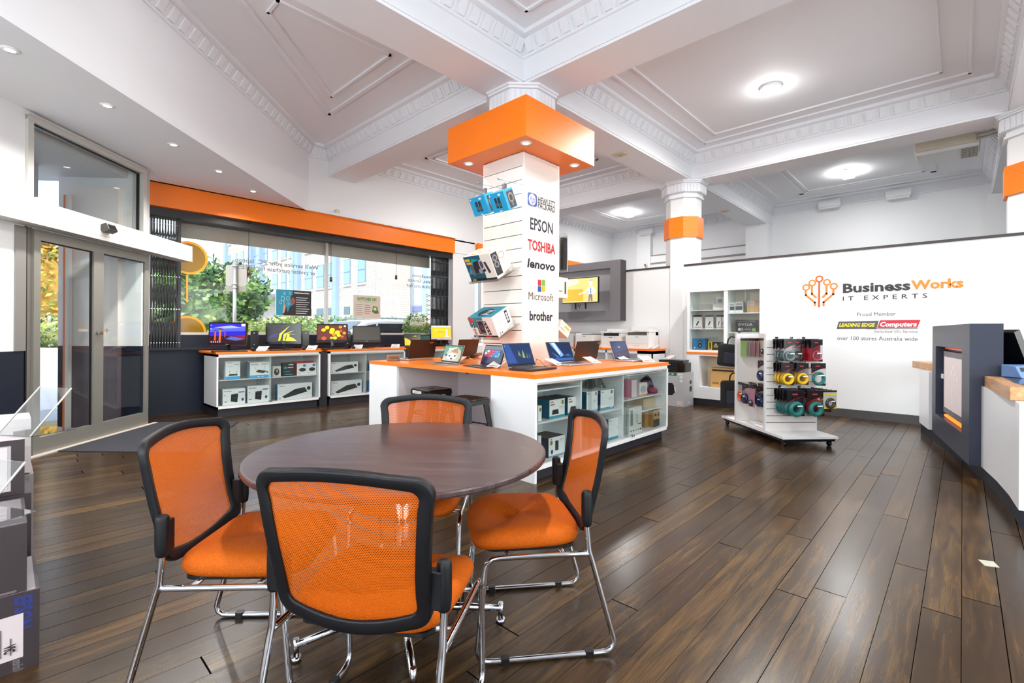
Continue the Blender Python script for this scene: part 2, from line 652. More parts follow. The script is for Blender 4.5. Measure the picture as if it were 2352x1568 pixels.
def cornice(p, q, inward, name='cornice'):
    """plaster cornice with fluted tiles between p and q at the ceiling; inward = unit vector into the bay"""
    p, q, n = Vector(p), Vector(q), Vector(inward)
    d = (q - p)
    L = d.length
    d.normalize()
    mb = MB(CEIL)
    def strip(pr):
        vs = []
        for P in (p, q):
            for (o, z) in pr:
                vs.append((P.x + n.x * o, P.y + n.y * o, z))
        k = len(pr)
        fs = [(i, (i + 1) % k, k + (i + 1) % k, k + i) for i in range(k)] + [tuple(range(k)), tuple(range(k, 2 * k))]
        mb.add(vs, fs)
    strip([(0, ZC - .23), (.022, ZC - .225), (.022, ZC - .205), (.008, ZC - .20), (0, ZC - .20)])
    strip([(0, ZC - .20), (.01, ZC - .20), (.085, ZC - .065), (.085, ZC), (0, ZC)])
    strip([(.085, ZC - .06), (.14, ZC - .045), (.14, ZC), (.085, ZC)])
    # raised tiles on the sloping band
    step = .165
    k = int(L / step)
    off = (L - k * step) / 2
    for i in range(k):
        s0 = off + i * step + .02
        vs = []
        for t in (s0, s0 + .085):
            for (o, z) in ((.016, ZC - .19), (.034, ZC - .19), (.10, ZC - .075), (.082, ZC - .075)):
                vs.append((p.x + d.x * t + n.x * o, p.y + d.y * t + n.y * o, z))
        mb.add(vs, [(0, 1, 2, 3), (4, 7, 6, 5), (0, 4, 5, 1), (1, 5, 6, 2), (2, 6, 7, 3), (3, 7, 4, 0)])
        t = s0 + .112
        vs = []
        for t in (t, t + .012):
            for (o, z) in ((.012, ZC - .19), (.026, ZC - .19), (.095, ZC - .075), (.08, ZC - .075)):
                vs.append((p.x + d.x * t + n.x * o, p.y + d.y * t + n.y * o, z))
        mb.add(vs, [(0, 1, 2, 3), (4, 7, 6, 5), (0, 4, 5, 1), (1, 5, 6, 2), (2, 6, 7, 3), (3, 7, 4, 0)])
    return mb.build(name, ceil)

def moulding(pts, w_=.03, h=.022):
    mb = MB(CEIL)
    n = len(pts)
    for i in range(n):
        a, b = Vector(pts[i]), Vector(pts[(i + 1) % n])
        d = (b - a).normalized() * w_ / 2
        q = Vector((-d.y, d.x))
        P = [a - d - q, b + d - q, b + d + q, a - d + q]
        mb.prism([(v.x, v.y) for v in P], ZC - h, ZC)
    return mb.build('moulding', ceil)

def rect_bay(x0, y0, x1, y1, insets=((.36, .03), (.62, .025))):
    cornice((x0, y0, 0), (x1, y0, 0), (0, 1, 0))
    cornice((x1, y0, 0), (x1, y1, 0), (-1, 0, 0))
    cornice((x1, y1, 0), (x0, y1, 0), (0, -1, 0))
    cornice((x0, y1, 0), (x0, y0, 0), (1, 0, 0))
    for k, w_ in insets:
        moulding([(x0 + k, y0 + k), (x1 - k, y0 + k), (x1 - k, y1 - k), (x0 + k, y1 - k)], w_)
rect_bay(-.1, -.41, 3.99, 3.6)
rect_bay(4.51, -.41, 8.61, 3.6)
rect_bay(4.51, 4.1, 8.61, YN, ((.36, .03), (.95, .05), (1.05, .02)))
rect_bay(9.11, -.41, XE, 3.6, ((.36, .03), (.85, .09), (1.0, .04)))
rect_bay(9.11, 4.1, XE, YN, ((.36, .03), (1.0, .06), (1.12, .03)))
# the cut bay at the left
cornice((3.99, 4.1, 0), (3.99, YN, 0), (-1, 0, 0))
cornice((3.99, 4.1, 0), (-.1, 4.1, 0), (0, 1, 0))
xb = YN - 4.677
cornice((-.1, BULK(-.1), 0), (xb, YN, 0), (.7071, -.7071, 0))
cornice((xb, YN, 0), (3.99, YN, 0), (0, -1, 0))
moulding([(1.55, 4.75), (3.35, 4.75), (3.35, 6.95), (1.55, 5.15)], .05)
moulding([(1.85, 4.95), (3.12, 4.95), (3.12, 6.42), (1.85, 5.2)], .03)

# diagonal bulkhead and lowered ceiling over the entrance
mb = MB(CEIL)
mb.prism([(-2.6, BULK(-2.6)), (xb, YN), (xb, YN + .3), (-2.6, YN + .3)], 3.3, ZC)
mb.build('lowered_ceiling', ceil)

# window wall --------------------------------------------------------
WY = 8.5
wl = MB(WHITE)
wl.box(1.2, YN, 3.27, XE, 8.9, ZC)                    # above the fascia
wl.box(6.9, YN, 0, 7.56, 8.9, 3.3)                    # pier between windows
wl.box(12.6, YN, 0, XE, 8.9, 3.3)
wl.m(NAVY).box(1.25, WY, 0, 6.9, 8.62, .93)           # dark dado
wl.box(1.25, WY - .06, .93, 6.9, 8.62, .965)          # ledge
wl.box(1.25, 8.6, .965, 6.9, 8.7, 1.155)
wl.m(WHITE).box(7.56, 8.5, 0, 12.6, 8.62, .9)
wl.m(WHITE).box(6.905, YN - .012, 3.0, 7.5, YN, 3.02)
wl.build('wall_north', kind='structure')
MB(NAVY).box(1.25, WY - .02, 0, 2.1, WY, .13).build('baseboard_north', kind='structure')
# white cornice strip above the fascia
MB(WHITE).box(1.3, 8.2, 3.3, 6.9, YN, 3.345).build('trim_1', kind='structure')
# orange fascia
MB(ORANGE).box(1.3, 8.26, 2.975, 6.9, 8.34, 3.3).build('trim_2', kind='structure')
MB(ORANGE).box(7.6, 8.26, 2.975, 12.55, 8.34, 3.3).build('trim_3', kind='structure')
MB(BLACK).box(1.3, 8.34, 2.86, 6.9, 8.62, 2.98).box(1.3, 8.38, 2.92, 6.9, 8.5, 2.975).build('trim_4', kind='structure')
# windows
def window(name, x0, x1, z0, z1, mulls, y=8.66):
    r = thing(name, None, None, (0, 0, 0), kind='structure')
    f = MB(ALUL)
    f.box(x0, y - .03, z0, x1, y + .04, z0 + .04).box(x0, y - .03, z1 - .03, x1, y + .04, z1)
    for x in [x0 + .02] + mulls + [x1 - .02]:
        f.box(x - .022, y - .035, z0, x + .022, y + .04, z1)
    f.build('window_frame', r)
    xs = [x0] + mulls + [x1]
    for a, b in zip(xs[:-1], xs[1:]):
        MB(GLASS).box(a + .03, y, z0 + .03, b - .03, y + .006, z1 - .02).build('glass_pane', r)
    return r
mullX = PY(748, 640, 8.66).x
window('window_1', 1.3, 6.9, 1.155, 2.97, [mullX])
window('window_2', 7.6, 12.5, .95, 2.97, [PY(1101, 700, 8.66).x, 9.2])
# beige sign band across the head of the glass (outside)
MB(mat('bdb4aa', .6)).box(1.8, 8.72, 2.655, 6.55, 8.80, 2.97).build('trim_5', kind='structure')
MB(mat('bdb4aa', .6)).box(7.6, 8.72, 2.655, 12.5, 8.80, 2.97).build('trim_6', kind='structure')

# entrance wall (diagonal) --------------------------------------------
D0 = PZ(74, 1061); D1 = PZ(339, 984)
dd = (D1 - D0).normalized(); dang = math.atan2(dd.y, dd.x)
dn = Vector((dd.y, -dd.x, 0))        # towards the room
DM = Matrix.Translation(D0) @ Matrix.Rotation(dang, 4, 'Z')   # local x along wall, -y into the room
DL = (D1 - D0).length
def dpx(x, y, off=0.):
    """pixel -> (u, z) on the door plane, off = metres into the room"""
    d = ray(x, y)
    p = D0 + dn * off
    ex, ey = dd.x, dd.y
    det = d[0] * (-ey) + ex * d[1]
    t = (p[0] * (-ey) + ex * p[1]) / det
    P = Vector((d[0] * t, d[1] * t, EYE + d[2] * t))
    return (P - p).dot(dd), P.z
UE = dpx(343, 900)[0]
TU0 = dpx(52, 270)[0]; TU1 = dpx(328, 394)[0]
mb = MB(WHITE); mb.M = DM
mb.box(-6.0, 0, 1.02, TU0, .16, 3.3)
mb.box(TU1, 0, 1.02, UE, .16, 3.3)
mb.box(TU0, 0, 2.2, TU1, .14, 2.44)
mb.box(TU0, 0, 3.26, TU1, .16, 3.3)
mb.m(NAVY).box(-6.0, -.002, 0, TU0, .16, 1.02).box(TU1 + .0, -.002, 0, UE, .16, 1.02)
# return from the door wall to the window wall
mb.m(WHITE).box(UE - .14, .0, 1.02, UE, 1.0, 3.3)
mb.m(NAVY).box(UE - .14, .0, 0, UE, 1.0, 1.02)
mb.build('wall_west', kind='structure')

# transom window
r = thing('window_3', None, None, kind='structure')
mb = MB(ALUL); mb.M = DM
z0, z1 = 2.42, 3.27
mb.box(TU0, -.03, z0, TU0 + .06, .1, z1).box(TU1 - .06, -.03, z0, TU1, .1, z1).box(TU0, -.035, z1 - .06, TU1, .1, z1).box(TU0, -.03, z0, TU1, .1, z0 + .05)
mb.box(TU0 - .01, -.045, z1 - .015, TU1 + .01, .0, z1)
mb.m(BLACK).box(TU0 + .06, .02, z1 - .075, TU1 - .06, .05, z1 - .06).box(TU1 - .075, .02, z0, TU1 - .06, .05, z1 - .06)
mb.build('window_frame', r)
mb = MB(GLASS); mb.M = DM
mb.box(TU0 + .06, .03, z0 + .05, TU1 - .06, .036, z1 - .06).build('glass_pane', r)

# sliding door: two leaves
r = thing('door_1', 'aluminium framed automatic sliding glass entrance door with two leaves', None, kind='structure')
us = dpx(222, 700)[0]
def leaf(u0, u1, nm):
    mb = MB(ALU); mb.M = DM
    st = .07
    mb.box(u0, -.02, .0, u0 + st, .03, 2.19).box(u1 - st, -.02, .0, u1, .03, 2.19)
    mb.box(u0 + st, -.02, .0, u1 - st, .03, .17).box(u0 + st, -.02, 2.09, u1 - st, .03, 2.19)
    mb.m(BLACK).box(u1 - st - .012, .0, .17, u1 - st, .02, 2.09).box(u0 + st, .0, 2.08, u1 - st, .02, 2.09)
    o = mb.build('door_leaf', r)
    g = MB(GLASS); g.M = DM
    g.box(u0 + st, .003, .17, u1 - st, .009, 2.09).build('glass_pane', o)
    return o
lf1 = leaf(.0, us, 'door_leaf'); lf2 = leaf(us, DL + .0, 'door_leaf')
# arrow stickers across the meeting stiles
for o_, (xa, xb_) in ((lf1, (181, 207)), (lf2, (233, 255))):
    a, za = dpx(xa, 769, .025); b, zb = dpx(xb_, 769, .025)
    mb = MB(mat('8c8a88', .5)); mb.M = DM
    zc = (za + zb) / 2
    if o_ is lf1:
        mb.art((0, -.0, 0), (1, 0, 0), (0, 0, 1), [('r', a + .04, zc - .012, b, zc + .012, '9c9a97'), ('p', [(a, zc), (a + .05, zc - .03), (a + .05, zc + .03)], '8c7f76')], lift=.004)
    else:
        mb.art((0, -.0, 0), (1, 0, 0), (0, 0, 1), [('r', a, zc - .012, b - .04, zc + .012, '9c9a97'), ('p', [(b, zc), (b - .05, zc + .03), (b - .05, zc - .03)], '8c7f76')], lift=.004)
    mb.build('arrow_sticker', o_)
mb = MB(CHROME); mb.M = DM
mb.cyl((us - .02, -.02, 1.19), (us - .02, -.055, 1.19), .018).box(us - .045, -.06, 1.17, us + .01, -.05, 1.21).build('door_lock', lf1)
mb = MB(mat('77726a', .5, .2)); mb.M = DM
mb.box(-.06, -.0, 0, 0, .1, 2.2).m(BLACK).box(dpx(56, 700)[0], -.005, 0, dpx(60, 700)[0], .06, 2.2).m(mat('8d8a86', .4, .3)).box(dpx(31, 700)[0], -.012, 1.02, dpx(56, 700)[0], .02, 2.19).m(mat('cfc8c4', .4)).box(dpx(60, 700)[0], -.004, 0, -.06, .06, 2.2)
mb.build('door_jamb', r)
mb = MB(mat('d8ccc0', .4)); mb.M = DM
mb.prism([(-.12, -.02), (DL + .1, -.02), (DL + .1, -.075), (-.12, -.075)], 0, .012).build('door_threshold', r)
# automatic door header
hu = dpx(438, 590, .16)[0]
t = thing('door_header', 'long white aluminium operator header box above the sliding entrance door', 'door header', (0, 0, 0))
mb = MB(mat('d9d7d2', .45, .1)); mb.M = DM
mb.box(-5.9, -.17, 2.205, hu, -.0, 2.425)
for z in (2.25, 2.31, 2.37):
    mb.m(mat('a8a6a2', .5)).box(-5.9, -.1712, z, hu, -.17, z + .003)
mb.m(mat('bfbdb8', .5)).box(hu - .008, -.171, 2.205, hu + .003, 0, 2.425)
mb.m(CHROME).cyl((hu - .03, -.17, 2.225), (hu - .03, -.174, 2.225), .006)
mb.build('header_box', t)
u, z = dpx(246, 535, .2)
mb = MB(mat('3c3a36', .4)); mb.M = DM @ TR(u, -.2, z, R(0), R(-25))
mb.rbox(-.065, -.045, -.045, .065, .03, .04, .012, axis='x')
mb.m(BLACKG).box(-.055, -.047, -.035, .055, -.044, .02)
mb.M = DM @ TR(u, -.2, z)
mb.m(mat('3c3a36', .4)).box(-.02, .0, -.005, .02, .04, .03)
mb.build('motion_sensor', t)

# enclosing walls behind the camera and far room ----------------------
MB(WHITE).box(XE, YS, 0, XE + .2, 8.9, ZC).build('wall_far', kind='structure')
wb = MB(WHITE)
wb.box(XW - .2, YS, 0, XW, -2.2, ZC).box(XW - .2, 3.3, 0, XW, 8.9, ZC).box(XW - .2, -2.2, 0, XW, 3.3, .5).box(XW - .2, -2.2, 3.3, XW, 3.3, ZC)
wb.build('wall_rear', kind='structure')
MB(WHITE).box(XW, YS - .2, 0, XE, YS, .6).box(XW, YS - .2, 3.2, XE, YS, ZC).box(7.2, YS - .2, 0, XE, YS, ZC).box(XW, YS - .2, 0, -1.2, YS, ZC).build('wall_south', kind='structure')
for nm, bx in (('window_4', (XW - .12, -2.2, .5, XW - .114, 3.3, 3.3)), ('window_5', (-1.2, YS - .12, .6, 7.2, YS - .114, 3.2))):
    MB(GLASS).box(*bx).build(nm, kind='structure')

# partition ----------------------------------------------------------
PXX = 8.52
pt = MB(WHITE)
pt.box(PXX, -5, 0, PXX + .1, 7.2, 2.44)
pt.m(mat('3b3533', .5)).box(PXX - .012, -5, 2.44, PXX + .112, 7.2, 2.475)
pt.build('wall_east', kind='structure')
MB(mat('4a4748', .5)).box(PXX - .018, -5, 0, PXX, 7.2, .12).build('baseboard_east', kind='structure')
# far pilasters and ledge in the room behind
mb = MB(WHITE)
mb.box(13.15, 3.6, 0, XE, 4.1, ZS)
mb.box(13.35, -.92, 0, XE, -.35, ZS)
mb.box(13.42, 6.9, 0, XE, 7.35, 4.28)
mb.build('trim_7', kind='structure')
mb = MB(WHITE)
za = PX(1480, 588, 13.55).z
mb.box(13.45, 4.1, za - .35, XE, 6.9, za).m(mat('8a8580', .6)).box(13.44, 4.1, za, XE, 6.9, za + .03).box(13.44, 4.1, za - .25, 13.46, 6.9, za - .20)
mb.build('trim_8', kind='structure')

# columns ---------------------------------------------------------------
def octa(cx, cy, a, ch=.29):
    """square of half width a with chamfered corners (ch = fraction of the side)"""
    c = a * 2 * ch
    return [(cx + x * a + dx * c, cy + y * a + dy * c) for x, y, dx, dy in
            ((1, -1, 0, 1), (1, 1, 0, -1), (1, 1, -1, 0), (-1, 1, 1, 0), (-1, 1, 0, -1), (-1, -1, 0, 1), (-1, -1, 1, 0), (1, -1, -1, 0))]
def capital(mb, cx, cy, a, z1=ZS):
    mb.prism(octa(cx, cy, a + .04), z1 - .30, z1 - .27)
    mb.prism(octa(cx, cy, a + .02), z1 - .27, z1 - .21)
    mb.prism(octa(cx, cy, a + .07), z1 - .21, z1 - .05)
    mb.prism(octa(cx, cy, a + .10), z1 - .05, z1 - .025)
    mb.prism(octa(cx, cy, a + .12), z1 - .025, z1)
    o = octa(cx, cy, a + .07)
    for i in range(8):
        p, q = Vector(o[i]), Vector(o[(i + 1) % 8])
        d = q - p
        L = d.length
        d.normalize()
        n_ = Vector((d.y, -d.x))
        k = max(2, int(L / .055))
        for j in range(k):
            c = p + d * (L * (j + .5) / k)
            w2 = L / k * .32
            pts = [c - d * w2, c + d * w2, c + d * w2 + n_ * .014, c - d * w2 + n_ * .014]
            mb.prism([(v.x, v.y) for v in pts], z1 - .205, z1 - .06)
def column(cx, cy, a, label, band=True):
    t = thing('octagonal_column', label, 'column', (cx, cy, 0))
    MB(WHITE).prism(octa(0, 0, a), 0, ZS - .27).build('shaft', t)
    mb = MB(CEIL)
    capital(mb, 0, 0, a)
    mb.build('capital', t)
    if band:
        MB(ORANGE).prism(octa(0, 0, a + .035), 2.98, 3.35).build('orange_band', t)
    return t
column(8.79, 3.845, .29, 'white octagonal column with an orange band beside the tall glass cabinet')
# the column at the right edge: put its visible left edge where the photo shows it
column(8.86, -.74, .33, 'white octagonal column with an orange band at the right edge')
# =====================================================================
# OUTSIDE
# =====================================================================
def px_building():
    XF = 20.0
    b = thing('brick_building', 'cream brick office building with tall narrow windows across the street', 'building', (0, 0, 0))
    yn = PX(879, 640, XF).y
    yf = PX(500, 640, XF).y
    mb = MB(BRICK)
    mb.box(XF, yn, -.2, XF + 2.5, yf, 16)
    mb.build('wall', b)
    WG = mat('7fa3c8', .08, .1)
    PILL = mat('8ba0bb', .6)
    zt, zb = PX(800, 601, XF).z, PX(800, 656, XF).z
    zt2 = PX(800, 708, XF).z
    zb2 = PX(800, 730, XF).z
    # columns of windows from the photo, nearest first
    cols = [(790, 803), (822, 838), (753, 770), (727, 742), (700, 716), (664, 676), (645, 656), (625, 636), (604, 613), (583, 592), (566, 574), (551, 558), (537, 543), (524, 529), (513, 517)]
    for k, (a, c) in enumerate(cols):
        y1, y0 = PX(a, 640, XF).y, PX(c, 640, XF).y
        for z0, z1 in ((zb, zt), (zb + 3.6, zt + 3.6), (zb + 7.2, zt + 7.2)):
            w_ = MB(mat('b7b4ae', .7)).box(XF - .12, y0 - .15, z0 - .22, XF, y1 + .15, z0 - .05)
            w_.m(mat('7d8797', .5)).box(XF - .03, y0 - .08, z0 - .08, XF, y1 + .08, z1 + .08)
            w_.m(WG).box(XF - .06, y0, z0, XF - .03, y1, z1)
            w_.m(mat('5f7490', .4)).box(XF - .08, y0, (z0 + z1) / 2 - .03, XF - .05, y1, (z0 + z1) / 2 + .03)
            w_.build('window', b)
        if k < 5:
            MB(mat('4a6672', .2)).box(XF - .05, y0, zt2 - .65, XF - .01, y1, zt2).build('window', b)
    for a, c in ((769, 778), (682, 690), (676, 681), (598, 602), (576, 581), (518, 522)):
        y1, y0 = PX(a, 640, XF).y, PX(c, 640, XF).y
        MB(PILL).box(XF - .35, y0, -.2, XF, y1, 16).build('pilaster', b)
    ya, yb = PX(545, 690, XF).y, PX(690, 690, XF).y
    za = PX(632, 684, XF).z
    MB(mat('b9bec4', .6)).box(XF - 2.2, yb, za - .25, XF - .01, ya, za + .15).build('canopy', b)
px_building()
def white_building():
    XF = 23.0
    b = thing('pale_building', 'white rendered building with blue grey pilasters beyond the brick corner', 'building', (0, 0, 0))
    y0, y1 = PX(1120, 640, XF).y, PX(884, 640, XF).y
    MB(mat('e8e4dc', .7)).box(XF, y0 - 3, -.2, XF + 6, y1, 14).build('wall', b)
    for a, c in ((892, 897), (924, 936), (944, 950), (975, 987), (1095, 1100)):
        MB(mat('9fb0c8', .6)).box(XF - .3, PX(c, 640, XF).y, -.2, XF, PX(a, 640, XF).y, 14).build('pilaster', b)
    for a, c in ((899, 922), (951, 973)):
        z0, z1 = PX(910, 706, XF).z, PX(910, 655, XF).z
        w_ = MB(mat('d9e4ee', .2)).box(XF - .05, PX(c, 640, XF).y, z0, XF, PX(a, 640, XF).y, z1)
        w_.m(mat('7a86c4', .5)).box(XF - .2, PX(c, 640, XF).y, z0 - .5, XF - .05, PX(a, 640, XF).y, z0 - .1)
        w_.build('window', b)
white_building()
MB(mat('b9bbbf', .85, noise=.1, bscale=3)).box(-30, 7.4, -.35, 60, 60, -.14).box(-30, 2.0, -.35, -2.85, 7.4, -.14).build('ground_outside', kind='structure')
MB(mat('a9adb5', .7, noise=.1, bscale=8)).prism([(-2.8, 3.8), (.2, 6.75), (1.35, 7.95), (1.35, 9.1), (14, 9.1), (14, 10.3), (-6, 10.3), (-6, 3.8)], -.14, -.01).build('pavement_outside', kind='structure')

def leaf_cloud(mb, c, rad, n, size, mats):
    c = Vector(c)
    for i in range(n):
        while True:
            p = Vector((random.uniform(-1, 1), random.uniform(-1, 1), random.uniform(-1, 1)))
            if .35 < p.length < 1:
                break
        p = Vector((p.x * rad[0], p.y * rad[1], p.z * rad[2])) + c
        s_ = size * random.uniform(.6, 1.4)
        a = Vector((random.gauss(0, 1), random.gauss(0, 1), random.gauss(0, 1))).normalized() * s_
        b = a.orthogonal().normalized() * s_ * .6
        mb.m(random.choice(mats))
        mb.poly([p - a, p + b, p + a, p - b])
def plant(name, label, cat, base, crowns, n, size, mats, trunk=None, group=None):
    t = thing(name, label, cat, base, group=group)
    mb = MB()
    for c, rad in crowns:
        leaf_cloud(mb, c, rad, n, size, mats)
        mb.m(mats[0]).ball(c, [v * .62 for v in rad], 10, 7)
    mb.build('foliage', t)
    if trunk:
        MB(mat('5a4a3a', .9)).cyl((0, 0, 0), (0, 0, trunk), .12, .06, 8).build('trunk', t)
    return t
def near(x, y, Y):     # point at photo pixel on the vertical plane Y
    return PY(x, y, Y)
# tree at the left of the window
c = near(470, 700, 15); r_ = 1.35
plant('green_tree', 'big green tree behind the street sign', 'tree', (c.x, c.y, -.15),
      [((0, 0, 1.6), (1.2, 1.2, 1.4)), ((-.4, .3, 2.7), (1.0, 1, 1.0)), ((.8, 0, 2.4), (.9, 1, .9)), ((-1.2, .3, 2.0), (1.0, 1, 1.3)), ((.2, .3, .7), (1.4, 1, .9))], 1500, .09, [LEAF, LEAF, HEDGE], .8)
c = near(610, 740, 13.6)
plant('pale_bush', 'sunlit pale green bush to the right of the street sign', 'bush', (c.x, c.y, -.15),
      [((0, 0, .9), (.9, .9, .9)), ((.9, .2, 1.0), (.9, .9, .95)), ((-.7, 0, .8), (.8, .8, .8))], 1400, .07, [LEAF2, LEAF, LEAF2], .3)
c0, c1 = near(650, 745, 18.5), near(905, 745, 18.5)
t = thing('clipped_hedge', 'long dark green hedge in front of the brick building', 'hedge', (0, 0, -.15))
mb = MB()
k = 9
for i in range(k):
    p = c0.lerp(c1, i / (k - 1))
    leaf_cloud(mb, (p.x, p.y, 1.0), (.9, .7, 1.05), 800, .08, [HEDGE, HEDGE, LEAF])
    mb.m(HEDGE).ball((p.x, p.y, 1.0), (.75, .5, .85), 8, 6)
mb.build('foliage', t)
c = near(957, 765, 10.15)
plant('round_shrub', 'small round green shrub in front of the parked car', 'shrub', (c.x, c.y, -.15),
      [((0, 0, 1.45), (.36, .36, .42))], 1500, .035, [LEAF2, LEAF], 1.2)
# tree and hedge seen through the door
c = PD(118, 640, 14)
plant('autumn_tree', 'yellow autumn tree seen through the entrance door', 'tree', (c.x, c.y, -.15),
      [((0, 0, 2.6), (1.1, 1.1, 1.5)), ((-1.0, 0, 3.4), (1.1, 1.1, 1.2)), ((.6, 0, 3.9), (1.0, 1, 1.0))], 1500, .09, [LEAFY, LEAFY, LEAF2], 1.4)
c = PD(118, 780, 13.0)
plant('low_bush', 'grey green bush above the white garden wall, seen through the door', 'bush', (c.x, c.y, -.15),
      [((0, 0, 1.2), (1.3, .6, .62)), ((-1.2, -.8, 1.2), (1, .6, .6))], 1500, .06, [LEAF2, HEDGE, mat('d8d6c0', .7)])
c = PD(118, 860, 11.5)
mb = MB(mat('f2f0ec', .7)); mb.M = TR(c.x, c.y, -.15, AZ)
mb.box(-4, 0, 0, 1.6, .25, .93).build('garden_wall', label='low white garden wall across the pavement, seen through the door', cat='wall')

# street sign seen from the back
p = PY(538, 700, 13.2)
t = thing('street_sign', 'grey street sign seen from the back on a steel post', 'street sign', (p.x, p.y, -.15), AZ)
H = PY(538, 612, 13.2).z + .15
MB(STEEL).cyl((0, 0, 0), (0, 0, H + .05), .045, n=10).build('post', t)
sw = .5
z0, z1 = PY(538, 663, 13.2).z + .15, PY(538, 615, 13.2).z + .15
MB(mat('a39a90', .5, .3)).rbox(-sw * .52, .06, z0, sw * .52, .075, z1, .04, axis='y').build('sign_plate', t)
MB(mat('8c847a', .5, .3)).box(-.25, .06, z0 - .14, .25, .07, z0 - .01).build('small_plate', t)
for z in (z0 + .04, z0 - .05, z1 - .03):
    MB(CHROME).cyl((0, 0, z - .015), (0, 0, z + .015), .06, n=10).build('clamp', t)

# parked car
p = PY(845, 760, 11.6)
t = thing('parked_car', 'white parked car seen above the window sill', 'car', (p.x, p.y, -.14), R(0))
CW = mat('eef0f2', .15, coat=.6)
# length along X, side faces the shop
prof = [(-2.2, .35), (-2.25, .75), (-2.05, 1.0), (-1.35, 1.12), (-.55, 1.62), (0, 1.68), (1.3, 1.66), (1.95, 1.5), (2.2, 1.05), (2.25, .4)]
mb = MB(CW)
mb.M = Matrix.Rotation(PI / 2, 4, 'X')
mb.prism(prof, -.9, .9)
mb.M = Matrix.Identity(4)
mb.build('car_body', t, bevel=.05, seg=2)
GD = mat('1c2530', .06)
gl = MB(GD); gl.M = Matrix.Rotation(PI / 2, 4, 'X')
gl.prism([(-1.15, 1.13), (-.52, 1.52), (-.3, 1.55), (-.3, 1.13)], .89, .915)
gl.prism([(-.24, 1.13), (-.24, 1.56), (.75, 1.57), (.75, 1.12)], .89, .915)
gl.prism([(.82, 1.12), (.82, 1.57), (1.3, 1.56), (1.8, 1.42), (1.9, 1.12)], .89, .915)
gl.build('side_windows', t)
gl = MB(GD); gl.prism([(-1.34, -.75), (-.58, -.7), (-.58, .7), (-1.34, .75)], 1.115, 1.12)
gl = MB(GD).poly([(-1.33, -.78, 1.14), (-.58, -.7, 1.62), (-.58, .7, 1.62), (-1.33, .78, 1.14)])
gl.build('windscreen', t)
MB(mat('8d97a3', .3, .5)).box(-.3, -.72, 1.69, 1.4, -.68, 1.72).box(-.3, .68, 1.69, 1.4, .72, 1.72).build('roof_rails', t)
for x in (-1.45, 1.4):
    mb = MB(BLACK).cyl((x, -.93, .33), (x, -.7, .33), .33, n=20)
    mb.m(STEEL).cyl((x, -.94, .33), (x, -.93, .33), .2, n=16)
    mb.build('wheel', t)

# porch outside the door
pw = thing('porch_wall', 'white and dark painted porch wall seen through the entrance door', 'wall', (0, 0, 0))
a = PD(157, 900, 6.0); b = PD(271, 900, 6.02)
mb = MB(mat('efe6e2', .6))
def seg_wall(mb, a, b, z0, z1, th=.14):
    d = (b - a); d.z = 0; d.normalize()
    n_ = Vector((-d.y, d.x, 0))
    if n_.dot(Vector((fx, fy, 0))) < 0: n_ = -n_
    P = [a, b, b + n_ * th, a + n_ * th]
    mb.prism([(v.x, v.y) for v in P], z0, z1)
seg_wall(mb, a, b, 1.02, 3.0)
mb.m(mat('5c4f57', .6)); seg_wall(mb, a, b, -.1, 1.02)
mb.build('wall_panel', pw)
mb = MB(mat('e2752c', .5)); a2 = PD(145, 900, 5.95)
seg_wall(mb, a2, PD(150, 900, 5.95), -.1, 2.9, .05); mb.build('orange_post', pw)
mb = MB(mat('d8d4d0', .4)); seg_wall(mb, PD(150, 900, 5.94), PD(157, 900, 5.94), -.1, 2.9, .05); mb.build('white_post', pw)
# dark panel with upright bars beyond the right leaf
dk = thing('dark_shopfront', 'dark panel with upright bars seen through the right door leaf', 'shopfront', (0, 0, 0))
mb = MB(mat('2a2d33', .15)); a = PD(272, 900, 6.35); b = PD(345, 900, 7.6)
seg_wall(mb, a, b, -.1, 3.0, .05); mb.build('dark_panel', dk)
for k in range(5):
    mb = MB(mat('3a3c44', .4)); q = a.lerp(b, .12 + k * .2); q = q - Vector((fx, fy, 0)) * .04
    mb.cyl((q.x, q.y, 0), (q.x, q.y, 2.9), .014, n=6).build('bar', dk)
# porch ceiling and bulkhead seen through the transom
mb = MB(mat('c9c9cc', .6))
mb.M = DM
mb.box(-3.5, .17, 3.15, DL + .1, 1.9, 3.25)
mb.m(mat('b3b4b8', .6)).box(-3.5, .9, 2.78, DL - .5, 1.0, 3.15).m(mat('e8e6e6', .6)).box(-3.5, 1.0, 2.75, DL - .5, 1.6, 2.80)
mb.build('porch_soffit', kind='structure')
